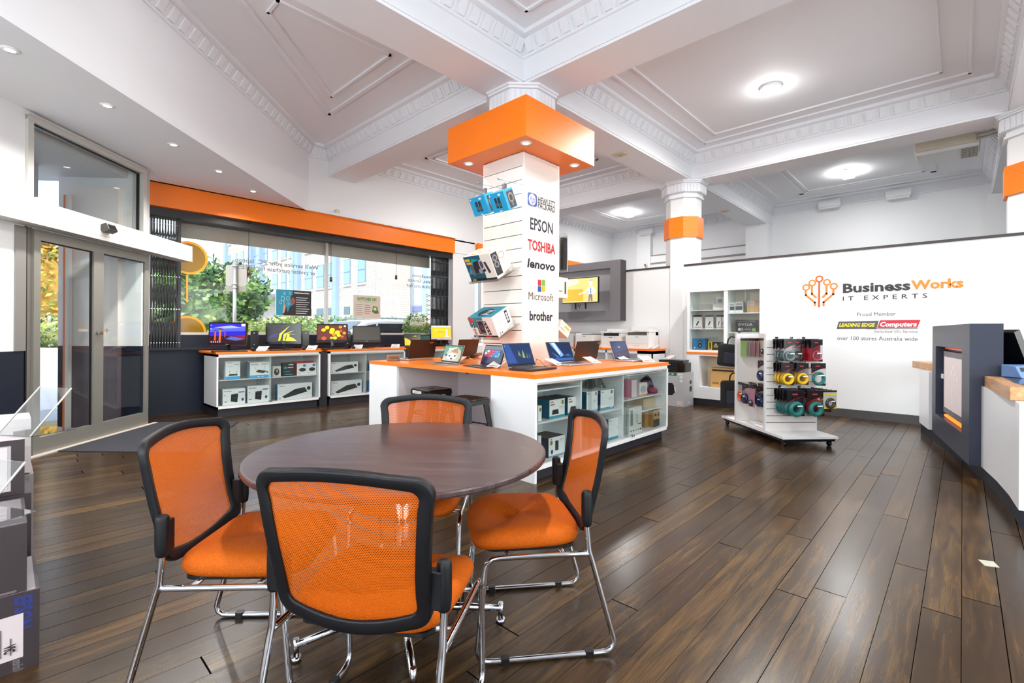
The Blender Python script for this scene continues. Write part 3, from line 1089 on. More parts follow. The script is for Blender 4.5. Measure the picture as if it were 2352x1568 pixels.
# =====================================================================
# TABLE AND CHAIRS
# =====================================================================
def mesh_fabric():
    m, n, l, b = node_mat('orange mesh fabric')
    out = n['Material Output']
    tc = n.new('ShaderNodeTexCoord')
    sp = n.new('ShaderNodeSeparateXYZ')
    l.new(tc.outputs['Object'], sp.inputs[0])
    sx = math_n(n, l, 'SINE', math_n(n, l, 'MULTIPLY', sp.outputs[0], 2 * PI / .0064))
    row = math_n(n, l, 'FLOOR', math_n(n, l, 'DIVIDE', sp.outputs[2], .0046))
    sx2 = math_n(n, l, 'SINE', math_n(n, l, 'ADD', math_n(n, l, 'MULTIPLY', sp.outputs[0], 2 * PI / .0064), math_n(n, l, 'MULTIPLY', row, PI)))
    sz = math_n(n, l, 'SINE', math_n(n, l, 'MULTIPLY', sp.outputs[2], 2 * PI / .0046))
    p = math_n(n, l, 'ADD', sx2, sz)
    hole = math_n(n, l, 'GREATER_THAN', p, .62)
    b.inputs['Base Color'].default_value = (*lin('d06000'), 1)
    b.inputs['Roughness'].default_value = .6
    tl = n.new('ShaderNodeBsdfTranslucent')
    tl.inputs[0].default_value = (*lin('e87000'), 1)
    a = n.new('ShaderNodeMixShader'); a.inputs[0].default_value = .35
    l.new(b.outputs[0], a.inputs[1]); l.new(tl.outputs[0], a.inputs[2])
    tr = n.new('ShaderNodeBsdfTransparent')
    c = n.new('ShaderNodeMixShader')
    l.new(hole, c.inputs[0]); l.new(a.outputs[0], c.inputs[1]); l.new(tr.outputs[0], c.inputs[2])
    l.new(c.outputs[0], out.inputs[0])
    return m
MESHF = mesh_fabric()
def seat_fabric():
    m, n, l, b = node_mat('orange seat fabric')
    tc = n.new('ShaderNodeTexCoord')
    mp = n.new('ShaderNodeMapping'); mp.inputs['Scale'].default_value = (260, 260, 260)
    l.new(tc.outputs['Object'], mp.inputs[0])
    vo = n.new('ShaderNodeTexVoronoi'); vo.inputs['Scale'].default_value = 1.0
    l.new(mp.outputs[0], vo.inputs['Vector'])
    bp = n.new('ShaderNodeBump'); bp.inputs['Strength'].default_value = .5; bp.inputs['Distance'].default_value = .002
    l.new(vo.outputs['Distance'], bp.inputs['Height']); l.new(bp.outputs[0], b.inputs['Normal'])
    mxc = n.new('ShaderNodeMix'); mxc.data_type = 'RGBA'
    mxc.inputs[6].default_value = (*lin('a84a00'), 1); mxc.inputs[7].default_value = (*lin('d26200'), 1)
    l.new(vo.outputs['Distance'], mxc.inputs[0]); l.new(mxc.outputs[2], b.inputs['Base Color'])
    b.inputs['Roughness'].default_value = .75
    b.inputs['Specular IOR Level'].default_value = .25
    return m
SEATF = seat_fabric()

def arc(c, r, a0, a1, n, ax):
    """points of an arc in the y-z plane at x=ax"""
    return [(ax, c[0] + r * math.cos(R(a0 + (a1 - a0) * i / n)), c[1] + r * math.sin(R(a0 + (a1 - a0) * i / n))) for i in range(n + 1)]

def back_pt(x, s):
    y = -.205 - s * .2 + .035 * (x / .23) ** 2 - .012 * math.sin(s / .43 * PI)
    return (x, y, .447 + s * .965)
def back_outline(o=0.):
    """outline of the backrest shrunk by o: x, s"""
    def hw(s):
        return .222 + .028 * max(0, (s - .12) / .31) ** 1.0 - o
    pts = []
    T, Bm, r = .43 - o, .0 + o, max(.02, .05 - o * .6)
    def corner(cx, cs, a0, a1):
        return [(cx + r * math.cos(R(a0 + (a1 - a0) * i / 5)), cs + r * math.sin(R(a0 + (a1 - a0) * i / 5))) for i in range(6)]
    right = []
    right += corner(hw(.05) - r, Bm + r, -80, 0)
    right += [(hw(s), s) for s in (.10, .15, .21, .28, .34)]
    right += corner(hw(.41) - r, T - r, 5, 85)
    top = [(x, T + .022 * (1 - (x / .2) ** 2) - .004) for x in (.14, .09, .045, 0, -.045, -.09, -.14)]
    bot = [(x, Bm - .03 * (1 - (x / .17) ** 2) + .004) for x in (-.12, -.08, -.04, 0, .04, .08, .12)]
    left = [(-x, s) for x, s in right[::-1]]
    return bot + right + top + left

def make_chair(label):
    t = thing('mesh_back_chair', label, 'chair', (0, 0, 0), group=None)
    # cushion
    def seat_fn(u, v):
        a = u * 2 - 1; b_ = v * 2 - 1
        return a, b_
    mb = MB(SEATF)
    n_ = 26
    prof = [(.0, .402), (.86, .402), (.97, .412), (1.0, .43), (.985, .452), (.93, .468), (.8, .476), (.5, .474), (.2, .468), (0, .466)]
    rings = []
    for (k, z) in prof:
        ring = []
        for i in range(n_ * 2):
            a = 2 * PI * i / (n_ * 2)
            ca, sa = math.cos(a), math.sin(a)
            e = .42
            x = math.copysign(abs(ca) ** e, ca) * .238
            y = math.copysign(abs(sa) ** e, sa) * .218 + .038
            zz = z
            fr_ = max(0, (y - .13) / .13)
            zz -= .028 * fr_ * fr_ * (1 if z > .43 else .4)
            x *= 1 - .06 * max(0, -(y - .035) / .22)
            dish = .010 * (1 - min(1, (x / .2) ** 2)) if z > .46 else 0
            ring.append((x * max(k, .001), .038 + (y - .038) * max(k, .001), zz - dish))
        rings.append(ring)
    vs = [p for r_ in rings for p in r_]
    N2 = n_ * 2
    fs = [(j * N2 + i, j * N2 + (i + 1) % N2, (j + 1) * N2 + (i + 1) % N2, (j + 1) * N2 + i) for j in range(len(rings) - 1) for i in range(N2)]
    mb.add(vs, fs, True)
    mb.build('seat', t)
    MB(BLACK).rbox(-.2, -.15, .39, .2, .2, .403, .04).build('seat_base', t)
    # backrest frame
    oo, ii = back_outline(0), back_outline(.036)
    N = len(oo)
    vs = []
    for (x, s) in oo: 
        p = back_pt(x, s); vs.append((p[0], p[1] + .013, p[2]))
    for (x, s) in oo:
        p = back_pt(x, s); vs.append((p[0], p[1] - .015, p[2] - .004))
    for (x, s) in ii:
        p = back_pt(x, s); vs.append((p[0], p[1] - .010, p[2]))
    for (x, s) in ii:
        p = back_pt(x, s); vs.append((p[0], p[1] + .008, p[2]))
    fs = []
    for k in range(4):
        k2 = (k + 1) % 4
        for i in range(N):
            j = (i + 1) % N
            fs.append((k * N + i, k * N + j, k2 * N + j, k2 * N + i))
    mb = MB(PLASTIC).add(vs, fs, True)
    o = mb.build('backrest_frame', t, bevel=.005, seg=2)
    ii2 = back_outline(.03)
    # mesh panel: fan of strips between left and right of the inner outline
    half = N // 2
    mb = MB(MESHF)
    lvl = 16
    ss = [(-.022 + .03) + (.43 + .018 - .03 + .022 - .03) * i / lvl for i in range(lvl + 1)]
    def hw_at(s):
        xs = []
        for i in range(N):
            a, b_ = ii2[i], ii2[(i + 1) % N]
            if (a[1] - s) * (b_[1] - s) <= 0 and abs(a[1] - b_[1]) > 1e-9:
                xs.append(abs(a[0] + (b_[0] - a[0]) * (s - a[1]) / (b_[1] - a[1])))
        return max(xs) if xs else .05
    smin = min(p[1] for p in ii2) + .001; smax = max(p[1] for p in ii2) - .001
    def fn(u, v):
        s = smin + (smax - smin) * v
        x = (u * 2 - 1) * hw_at(s)
        return back_pt(x, s)
    mb.grid(fn, 12, 18)
    mb.build('backrest_mesh', t)
    for sx in (-1, 1):
        x = sx * .25
        pts = [(x, -.176, .60), (x, -.178, .50), (x, -.187, .40), (x, -.20, .36)]
        pts += [(x, -.283, .07)] + arc((-.245, .042), .042 - .011, 0, 0, 1, x)[:0]
        pts += [(x, -.288, .048), (x, -.281, .026), (x, -.262, .013), (x, -.23, .011)]
        pts += [(x, .17, .011), (x, .205, .014), (x, .226, .03), (x, .232, .055)]
        pts += [(x, .205, .345), (x, .198, .372), (x, .178, .387), (x, .15, .390), (x, -.17, .388), (x, -.188, .386)]
        MB(CHROME).tube(pts, .0105, 10).build('sled_leg', t)
        mb = MB(PLASTIC)
        mb.lathe([(.012, .49), (.018, .495), (.0205, .52), (.0205, .61), (.018, .622), (.008, .626)], 14, (x, -.178, 0))
        mb.box(sx * .2, -.2, .5, x, -.17, .6)
        mb.build('back_bracket', t, bevel=.003)
        for y in (-.19, .13):
            MB(BLACK).rbox(x - .014, y - .016, 0, x + .014, y + .016, .024, .006).build('glide', t)
    for y in (-.09, .12):
        MB(CHROME).cyl((-.25, y, .386), (.25, y, .386), .009, n=8).build('crossbar', t)
    return t
def place(ch, lat, dep, r, first=False, label=None):
    p = CL(lat, dep)
    if first:
        ch.location = p; ch.rotation_euler = (0, 0, R(r) + AZ)
        return ch
    return dup(ch, p, R(r) + AZ, label)
G = 'orange mesh chairs around the round table'
ch = make_chair('orange mesh chair with its back to the camera, nearest and largest')
ch['group'] = G
place(ch, -.385, 1.475, -11, True)
place(ch, .075, 2.03, 98, label='orange mesh chair on the right side of the round table, sled legs fully visible')
place(ch, -.955, 1.80, -88, label='orange mesh chair on the left side of the round table, near the entrance door')
place(ch, -.475, 2.36, 178, label='orange mesh chair behind the round table, in front of the bar stools')

# round table
tc = CL(-.456, 2.014)
t = thing('round_table', 'round dark wood meeting table on a chrome star base', 'table', tc, AZ)
MB(TABLEWOOD).lathe([(.0, .702), (.585, .702), (.597, .706), (.6, .712), (.6, .722), (.597, .727), (.59, .728), (0, .728)], 96, smooth=False).build('tabletop', t)
for p in t.children:
    for pl in p.data.polygons: pl.use_smooth = False
MB(CHROME).cyl((0, 0, .06), (0, 0, .69), .038, n=20).build('pedestal', t)
MB(BLACK).cyl((0, 0, .685), (0, 0, .702), .14, n=20).build('top_plate', t)
MB(CHROME).cyl((0, 0, .045), (0, 0, .10), .052, n=20).build('hub', t)
for k in range(5):
    a = R(72 * k)
    d = Vector((math.cos(a), math.sin(a), 0))
    MB(CHROME).cyl(d * .05 + Vector((0, 0, .075)), d * .415 + Vector((0, 0, .062)), .017, .013, 12).build('star_leg', t)
    mb = MB(CHROME).cyl(d * .415 + Vector((0, 0, .02)), d * .415 + Vector((0, 0, .085)), .011, n=10)
    mb.cyl(d * .415, d * .415 + Vector((0, 0, .02)), .018, n=12)
    mb.build('foot', t)

# bar stools
SG = mat('17120f', .15, .3, coat=.5)
def make_stool(label):
    t = thing('metal_stool', label, 'stool', (0, 0, 0))
    mb = MB(SG)
    mb.prism(rrect(-.15, -.15, .15, .15, .03), .645, .655)
    mb.prism(rrect(-.158, -.158, .158, .158, .034), .61, .648)
    mb.tube([(p[0], p[1], .652) for p in rrect(-.147, -.147, .147, .147, .03)], .006, 6, True)
    mb.build('seat', t)
    MB(mat('0a0a0a', .3)).prism(rrect(-.04, -.012, .04, .012, .011), .6555, .657).build('hand_slot', t)
    for sx in (-1, 1):
        for sy in (-1, 1):
            a, b = Vector((sx * .128, sy * .128, .62)), Vector((sx * .2, sy * .2, 0))
            mb = MB(SG)
            w0, w1 = .055, .028
            vs = []
            for p, w_ in ((a, w0), (b, w1)):
                vs += [(p.x + sx * .012, p.y + sy * .012, p.z), (p.x - sx * w_, p.y + sy * .012, p.z), (p.x - sx * w_, p.y + sy * .006, p.z), (p.x + sx * .004, p.y + sy * .004, p.z), (p.x + sx * .006, p.y - sy * w_, p.z), (p.x + sx * .012, p.y - sy * w_, p.z)]
            mb.add(vs, [(i, (i + 1) % 6, 6 + (i + 1) % 6, 6 + i) for i in range(6)] + [(0, 1, 2, 3, 4, 5), (6, 7, 8, 9, 10, 11)])
            mb.build('leg', t)
    for sx, sy in ((1, 0), (-1, 0), (0, 1), (0, -1)):
        p = [(.155, sx) if sx else (.0, 0)]
        mb = MB(SG)
        if sx: mb.cyl((sx * .155, -.155, .42), (sx * .155, .155, .42), .007, n=8)
        else: mb.cyl((-.155, sy * .155, .42), (.155, sy * .155, .42), .007, n=8)
        mb.build('rail', t)
    return t
st = make_stool('glossy black metal bar stool nearer the round table, under the display island')
GS = 'black metal stools at the display island'
st['group'] = GS
st.location = (2.72, 3.10, 0)
st.rotation_euler = (0, 0, R(6))
s2 = dup(st, (2.93, 3.86, 0), R(-4), 'glossy black metal bar stool with a paper tag, left of the other stool')
lb = MB(); lb.art((-.159, .05, .615), (0, -1, 0), (0, 0, 1), [('r', -.04, 0, .12, .03, 'dcdccf'), ('r', 0, .018, .09, .023, '7d7d70'), ('r', -.02, .008, .06, .012, '7d7d70')], lift=.001)
lb.build('paper_tag', s2)
# =====================================================================
# LAMPS OF THE ROOM AND ADDED FILL LAMPS
# =====================================================================
LAMPM = mat('fff8ea', .4, emit=14.)
LAMPW = mat('ffe2b0', .4, emit=12.)
def downlight(label, x, y, z, r=.045, power=14, group=None, warm=False, spot=100, parent=None, cat='ceiling light', up=0.):
    if parent:
        t = parent
        ox, oy, oz = x, y, z
    else:
        t = thing('downlight', label, cat, (x, y, z), group=group)
        ox = oy = oz = 0
    mb = MB(mat('f4f4f2', .3)).lathe([(r * .7, 0), (r * 1.25, -.001), (r * 1.2, -.008), (r * .72, -.009)], 20, (ox, oy, oz), caps=False)
    b = mb.build('light_ring', t)
    MB(LAMPW if warm else LAMPM).lathe([(.001, -.007), (r * .72, -.008), (r * .7, -.004), (.001, -.003)], 18, (ox, oy, oz)).build('lamp_lens', t)
    W = t.matrix_world if False else None
    px = (x, y, z) if not parent else (parent.location.x + x, parent.location.y + y, parent.location.z + z)
    l = lamp('SPOT', 'downlight_beam', (px[0], px[1], px[2] - .03), power, (0, 0, 0), (1, .86, .66) if warm else (1, .97, .93), spot_size=R(spot), spot_blend=.6, shadow_soft_size=.04)
    return t
GL = 'downlights in the lowered ceiling above the entrance'
for k, (a, b) in enumerate(((16, 126), (241, 252), (394, 340), (499, 400), (578, 445))):
    p = PZ(a, b, 3.3)
    lab = ['leftmost and nearest of the round downlights in the lowered ceiling', 'second round downlight from the left in the lowered ceiling, above the transom window',
           'middle of the five round downlights in the lowered ceiling', 'fourth round downlight from the left in the lowered ceiling', 'farthest round downlight, next to the orange fascia'][k]
    downlight(lab, p.x, p.y, 3.3, power=95, group=GL, spot=140)
def bay_light(x, y, label, power, glow=.035):
    t = thing('round_ceiling_lamp', label, 'ceiling light', (x, y, ZC))
    MB(mat('f4f4f2', .3)).lathe([(.13, 0), (.13, -.03), (.11, -.034), (.09, -.034)], 28, caps=False).build('lamp_body', t)
    MB(mat('fffaf0', .4, emit=30.)).lathe([(.001, -.036), (.1, -.036), (.1, -.03), (.001, -.03)], 24).build('lamp_lens', t)
    lamp('SPOT', 'bay_lamp_and_fill', (x, y, ZC - .06), power * 2.3, color=(1, .97, .93), spot_size=R(172), spot_blend=.5, shadow_soft_size=.09)
    lamp('POINT', 'bay_glow', (x, y, ZC - .16), power * glow, color=(1, .97, .93), shadow_soft_size=.08)
p = PZ(1764, 192, ZC)
bay_light(p.x, p.y, 'bright round ceiling lamp in the right hand coffer', 190)
bay_light(1.3, 1.5, 'round ceiling lamp above the meeting table', 150)
bay_light(1.45, 4.42, 'added round ceiling lamp, out of view in the cut off coffer near the entrance', 5, .6)  # added above the view to brighten the entrance ceiling and bulkhead
bay_light(6.55, 6.2, 'added round ceiling lamp in the far left coffer, hidden behind the orange canopy', 75, .3)  # unseen lamp added to lift the dim back left bay
lamp('POINT', 'bay_lamp_and_fill', (2.4, -2.6, 4.2), 120, shadow_soft_size=.1)  # fill lamp added without a fitting, out of view
lamp('POINT', 'bay_lamp_and_fill', (6.5, -2.8, 4.2), 120, shadow_soft_size=.1)  # second added fill lamp, also unseen and without a fitting
# flat fluorescent fittings in the room behind
for k, (a, b, lab) in enumerate(((1942, 392, 'small white ceiling fitting in the far right room behind the partition'), (1436, 490, 'small white ceiling fitting in the far left room, seen between the two columns'))):
    p = PZ(a, b, ZC - .06)
    t = thing('ceiling_fitting', lab, 'ceiling light', (p.x, p.y, ZC), group='white ceiling fittings behind the partition')
    MB(mat('f2f2f0', .4)).box(-.2, -.08, -.1, .2, .08, -.02).box(-.03, -.03, -.02, .03, .03, 0).build('housing', t)
    MB(mat('fffdf5', .4, emit=10.)).box(-.2, -.10, -.09, .2, -.085, -.03).box(-.2, .085, -.09, .2, .1, -.03).build('tube_lamp', t)
    lamp('AREA', 'fitting_glow', (p.x, p.y, ZC - .12), 14, (PI, 0, 0), shape='RECTANGLE', size=.5, size_y=.25)
    lamp('AREA', 'fitting_glow', (p.x, p.y, ZC - .13), 60, (0, 0, 0), shape='RECTANGLE', size=.4, size_y=.3)

# =====================================================================
# DISPLAY COLUMN
# =====================================================================
CX, CY, CA = 4.25, 3.86, .32
t = thing('display_column', 'square display column with white slatted and plain faces rising out of the island', 'column', (CX, CY, .88))
mb = MB(WHITE)
mb.prism([(-CA + .04, -CA + .03), (CA - .03, -CA + .03), (CA - .03, CA - .03), (-CA + .04, CA - .03)], 0, 2.37)
mb.build('core', t)
zt = PX(1201, 347, CX - CA).z
# slat faces (left and back)
for nm, sgn in (('slat_panel', -1), ('slat_panel', 1)):
    mb = MB(mat('f2efea', .4))
    z = zt
    n = 0
    zz = []
    while z > .9:
        zz.append(z); z -= .152
    for k, z in enumerate(zz):
        z2 = max(z - .144, .88)
        x0, x1 = (sgn * CA, sgn * (CA - .018))
        mb.box(x0, -CA + .004, z2 - .88, x1, CA - .004, z - .88)
    mb.m(mat('4a453f', .8)).box(sgn * (CA - .012), -CA + .01, .02, sgn * (CA - .03), CA - .01, zt - .9)
    mb.m(mat('f4f4f2', .3)).box(sgn * (CA + .003), -CA - .003, 0, sgn * (CA - .02), -CA + .012, zt - .88).box(sgn * (CA + .003), CA + .003, 0, sgn * (CA - .02), CA - .012, zt - .88)
    mb.build(nm, t)
MB(mat('ebe5de', .35)).box(-CA + .012, -CA, 0, CA - .012, -CA + .03, zt - .88).build('plain_panel', t)
MB(mat('ebe5de', .35)).box(-CA + .012, CA - .03, 0, CA - .012, CA, zt - .88).build('plain_panel', t)
# capital above the canopy
mb = MB(CEIL)
capital(mb, 0, 0, .30, ZS - .88)
mb.prism(octa(0, 0, .30), 2.3, ZS - .88 - .27)
mb.build('capital', t)
# lettering on the plain face
yf = CY - CA
LB = mat('15152e', .4); LK = mat('1b1a1c', .4)
def face_pt(x, y): 
    p = PY(x, y, yf)
    return p.x - CX, p.z - .88
def decal(name, label, items):
    mb = MB()
    mb.art((0, -CA - .0005, 0), (1, 0, 0), (0, 0, 1), items)
    mb.build(name, t, label=label)
def line_items(txt, xl, xr, yb, yt, col, **op):
    x0, zb = face_pt(xl, yb); x1, _ = face_pt(xr, yb); _, z1 = face_pt((xl + xr) / 2, yt); _, z0 = face_pt((xl + xr) / 2, yb)
    o = dict(op); o['W'] = x1 - x0
    return ('t', txt, x0, z0, z1 - z0, o, col)
a = face_pt(1208, 470); b = face_pt(1230, 446)
cxh, czh = (a[0] + b[0]) / 2, (a[1] + b[1]) / 2
hw_, hh_ = (b[0] - a[0]) / 2, .075
decal('lettering', 'blue square emblem with two line lettering', [
    ('p', [(cxh + math.copysign(abs(math.cos(q)) ** .4, math.cos(q)) * hw_, czh + math.copysign(abs(math.sin(q)) ** .4, math.sin(q)) * hh_) for q in [2 * PI * i / 32 for i in range(32)]], '1d3f8f'),
    ('e', cxh, czh, hw_ * .72, hh_ * .86, 'f2efea'),
    ('t', 'hp', cxh - .045, czh - .035, .085, {'s': .35, 'W': .09, 'b': .01}, '1d3f8f'),
    line_items('HEWLETT', 1232, 1272, 470, 456, LK, b=.02),
    line_items('PACKARD', 1232, 1272, 482, 468, LK, b=.02)])
decal('lettering', 'dark narrow capital lettering', [line_items('EPSON', 1215, 1267, 531, 504, LB, b=.02)])
decal('lettering', 'red capital lettering', [line_items('TOSHIBA', 1210, 1273, 577, 554, mat('b3182a', .4), b=.03)])
decal('lettering', 'dark blue italic lettering', [line_items('lenovo', 1209, 1273, 617, 597, LB, b=.03, s=.15)])
sq = []
for (xa, xb_, ya, yb, c) in ((1234, 1242, 655, 642, 'c21f2a'), (1243.5, 1251, 655, 642, '6fae1f'), (1234, 1242, 669, 657, '1d4fa0'), (1243.5, 1251, 669, 657, 'e2b213')):
    p0, p1 = face_pt(xa, ya), face_pt(xb_, yb)
    sq.append(('r', p0[0], p0[1], p1[0], p1[1], c))
decal('lettering', 'four coloured squares above thin grey lettering', sq + [line_items('Microsoft', 1213, 1270, 689, 671, mat('5a4a42', .5))])
decal('lettering', 'dark blue lower case lettering near the foot', [line_items('brother', 1216, 1269, 735, 714, LB, b=.03)])

# orange canopy
zb_, zt_ = 3.2, 3.635
cs = .62
c = thing('column_canopy', 'orange square canopy box with downlights around the display column', 'canopy', (CX, CY, 0))
cm = PX(1207, 308, CX - cs)
zb_ = cm.z; zt_ = PX(1206, 213.6, CX - cs).z
mb = MB(ORANGE)
mb.box(-cs, -cs, zb_, cs, -cs + .02, zt_).box(-cs, cs - .02, zb_, cs, cs, zt_).box(-cs, -cs + .02, zb_, -cs + .02, cs - .02, zt_).box(cs - .02, -cs + .02, zb_, cs, cs - .02, zt_)
c2 = cs - .02
for (x0, y0, x1, y1) in ((-c2, -c2, c2, -CA), (-c2, CA, c2, c2), (-c2, -CA, -CA, CA), (CA, -CA, c2, CA)):
    mb.box(x0, y0, zb_ + .001, x1, y1, zb_ + .02)
mb.build('canopy_box', c)
for (a, b) in ((1203, 328), (1072, 377), (1315, 378)):
    p = PZ(a, b, zb_)
    downlight(None, p.x - CX, p.y - CY, zb_ + .003, r=.05, power=38, warm=True, spot=95, parent=c)
downlight(None, .46, .46, zb_ + .003, r=.05, power=20, warm=True, spot=95, parent=c)

# =====================================================================
# CABINETS WITH GLASS DOORS
# =====================================================================
SHELFM = mat('dcdcde', .35)
def case(t, x0, x1, depth, z0, z1, bays, shelves, plinth=.1, glass=True, y0=0., doors=None, back=True, side_to_floor=False, locks=(), toe=.06):
    """open fronted carcass, front at y0 facing -y, in the local frame of t"""
    th = .022
    fr_ = .03
    mb = MB(LAM)
    mb.box(x0, y0, z0, x1, y0 + depth, z0 + th + .01)
    mb.box(x0, y0, z1 - th - .012, x1, y0 + depth, z1)
    mb.box(x0, y0, 0 if side_to_floor else z0, x0 + th, y0 + depth, z1).box(x1 - th, y0, z0, x1, y0 + depth, z1)
    if back:
        mb.m(LAMS).box(x0, y0 + depth - .012, z0, x1, y0 + depth, z1)
    mb.m(ALUL).box(x0 + th, y0 + .006, z0 + th + .01, x1 - th, y0 + .03, z0 + th + .022).box(x0 + th, y0 + .006, z1 - th - .03, x1 - th, y0 + .03, z1 - th - .012)
    mb.build('carcass', t)
    for x in bays[1:-1]:
        MB(LAM).box(x - .009, y0 + .04, z0 + th, x + .009, y0 + depth - .012, z1 - th).build('divider', t)
    for k, (a, b) in enumerate(zip(bays[:-1], bays[1:])):
        for z in shelves[k]:
            MB(SHELFM).box(a + .01, y0 + .05, z - .012, b - .01, y0 + depth - .012, z).build('shelf', t)
    MB(CHAR).box(x0 + .03, y0 + toe, 0, x1 - .03, y0 + depth - .05, z0).build('kickboard', t)
    if glass:
        ds = doors or bays
        for k, (a, b) in enumerate(zip(ds[:-1], ds[1:])):
            y = y0 + .012 + (k % 2) * .01
            mb = MB(GLASS_CASE).box(max(a - .02, x0 + th), y, z0 + th + .015, min(b + .02, x1 - th), y + .005, z1 - th - .018)
            mb.build('glass_door', t)
    for x in locks:
        MB(CHROME).cyl((x, y0 + .02, z0 + .05), (x, y0 - .012, z0 + .05), .011, n=12).box(x - .03, y0 - .004, z0 + .042, x + .02, y0 + .004, z0 + .058).build('door_lock', t)

# island --------------------------------------------------------------
IX0, IX1, IY0, IY1, IZ = 2.93, 5.33, 2.50, 5.05, .88
t = thing('display_island', 'large white display island with orange top and glass fronted cases around the column', 'display counter', (0, 0, 0))
mb = MB(ORANGE_TOP)
for (x0, y0, x1, y1) in ((IX0, IY0, IX1, CY - CA), (IX0, CY + CA, IX1, IY1), (IX0, CY - CA, CX - CA, CY + CA), (CX + CA, CY - CA, IX1, CY + CA)):
    mb.box(x0, y0, IZ - .035, x1, y1, IZ)
mb.build('countertop', t)
yA = PX(1128, 900, IX0).y
yB = PX(912, 880, IX0).y
xr = PY(1054, 880, yB).x
xs_ = [IX0 + .02, PY(1346, 900, IY0).x, PY(1442, 900, IY0).x, IX1 - .02]
case(t, IX0 + .005, IX1 - .005, yA - IY0 - .01, .1, IZ - .035, [IX0 + .03] + xs_[1:3] + [IX1 - .03],
     [[.47, .74], [.45], [.52, .78]], doors=[IX0 + .03, PY(1361.6, 900, IY0).x, PY(1446, 900, IY0).x, IX1 - .03], y0=IY0 + .005, side_to_floor=True, locks=(PY(1458, 990, IY0).x,))
MB(LAM).box(IX0 + .003, IY0 + .003, 0, IX0 + .03, yA, IZ - .035).build('side_panel', t)
mb = MB(LAM)
mb.box(IX0 + .003, yB, 0, IX0 + .03, IY1 - .005, IZ - .035)
mb.m(mat('d9cfd2', .4)).box(IX0 + .03, yB, 0, xr, yB + .022, IZ - .035)
mb.box(xr, yA, 0, xr + .02, yB, IZ - .035)
mb.m(LAM).box(IX0 + .03, IY1 - .025, 0, IX1 - .01, IY1 - .005, IZ - .035).box(IX1 - .03, yA, 0, IX1 - .01, IY1 - .02, IZ - .035)
mb.build('recess_panel', t)
# cables hanging under the top
p = PX(1073, 868, xr - .25)
mb = MB(BLACK)
for k in range(3):
    a = Vector((xr - .25, p.y + .05 * (k - 1), .845))
    mb.tube([a, a + Vector((0, .03, -.05)), Vector((xr - .25, p.y, .845 - .09)), a + Vector((.02, -.06, -.04)), a + Vector((.02, -.08, 0))], .004, 6)
mb.build('cable_bundle', t)

# window cabinets -------------------------------------------------------
WZ = .917
def win_cab(label, x0, x1, first_div):
    t = thing('display_cabinet', label, 'cabinet', (0, 0, 0), group='white glass fronted display cabinets under the window')
    mb = MB(ORANGE).box(x0 - .012, 7.555, WZ - .028, x1 + .012, WY - .065, WZ)
    mb.build('countertop', t, bevel=.003)
    case(t, x0, x1, .62, .12, WZ - .028, [x0 + .022, first_div, x1 - .022], [[.52], [.52]], y0=7.57, locks=(first_div - .01,), toe=.05)
    return t
xd1 = PY(623, 860, 7.6).x
wc1 = win_cab('white cabinet with an orange top nearest the entrance, router boxes behind its glass', 2.04, 3.52, xd1)
wc2 = win_cab('white cabinet with an orange top in the middle, keyboard boxes behind its glass', 3.67, 5.14, PY(842, 860, 7.6).x)
wc3 = win_cab('white cabinet with an orange top farthest along the window, partly behind the island laptops', 5.32, 6.80, 6.06)
MB(CHAR).box(3.53, 7.62, 0, 3.66, 8.4, WZ - .03).build('filler_panel', wc1)
MB(CHAR).box(5.155, 7.62, 0, 5.31, 8.4, WZ - .03).build('filler_panel', wc2)
# =====================================================================
# PRODUCTS IN THE CASES
# =====================================================================
def fr(items, w, h):
    out = []
    for it in items:
        k = it[0]
        if k == 'r': out.append(('r', it[1] * w, it[2] * h, it[3] * w, it[4] * h, it[5]))
        elif k == 'e': out.append(('e', it[1] * w, it[2] * h, it[3] * w, it[4] * h, it[5]))
        elif k == 'ring': out.append(('ring', it[1] * w, it[2] * h, it[3] * w, it[4] * h, it[5] * w, it[6]))
        elif k == 'p': out.append(('p', [(a * w, b * h) for a, b in it[1]], it[2]))
        elif k == 'l': out.append(('l', [(a * w, b * h) for a, b in it[1]], it[2] * w, it[3]))
        elif k == 't':
            op = dict(it[5])
            if 'W' in op: op['W'] = op['W'] * w
            out.append(('t', it[1], it[2] * w, it[3] * h, it[4] * h, op, it[6]))
    return out

def carton(name, label, cat, loc, w, d, h, body='eeeeec', side=None, art=(), group=None, rotz=0., rot=None, top=None, sideart=(), topart=(), lart=()):
    """printed box, base centre at loc, front facing local -y"""
    t = thing(name, label, cat, loc, rotz, group, rot)
    mb = MB(mat(body, .45) if isinstance(body, str) else body)
    mb.box(-w / 2, -d / 2, 0, w / 2, d / 2, h)
    if side:
        s_ = mat(side, .45)
        mb.art((-w / 2, d / 2, 0), (0, -1, 0), (0, 0, 1), [('r', 0, 0, d, h, s_)], lift=.0004)
        mb.art((w / 2, -d / 2, 0), (0, 1, 0), (0, 0, 1), [('r', 0, 0, d, h, s_)], lift=.0004)
    if top:
        mb.art((-w / 2, -d / 2, h), (1, 0, 0), (0, 1, 0), [('r', 0, 0, w, d, mat(top, .5))], lift=.0004)
    mb.build('box_body', t)
    if art or sideart or topart or lart:
        mb = MB()
        if art: mb.art((-w / 2, -d / 2, 0), (1, 0, 0), (0, 0, 1), fr(art, w, h))
        if sideart: mb.art((w / 2, -d / 2, 0), (0, 1, 0), (0, 0, 1), fr(sideart, d, h))
        if lart: mb.art((-w / 2, d / 2, 0), (0, -1, 0), (0, 0, 1), fr(lart, d, h))
        if topart: mb.art((-w / 2, -d / 2, h), (1, 0, 0), (0, 1, 0), fr(topart, w, d))
        mb.build('printed_art', t)
    return t

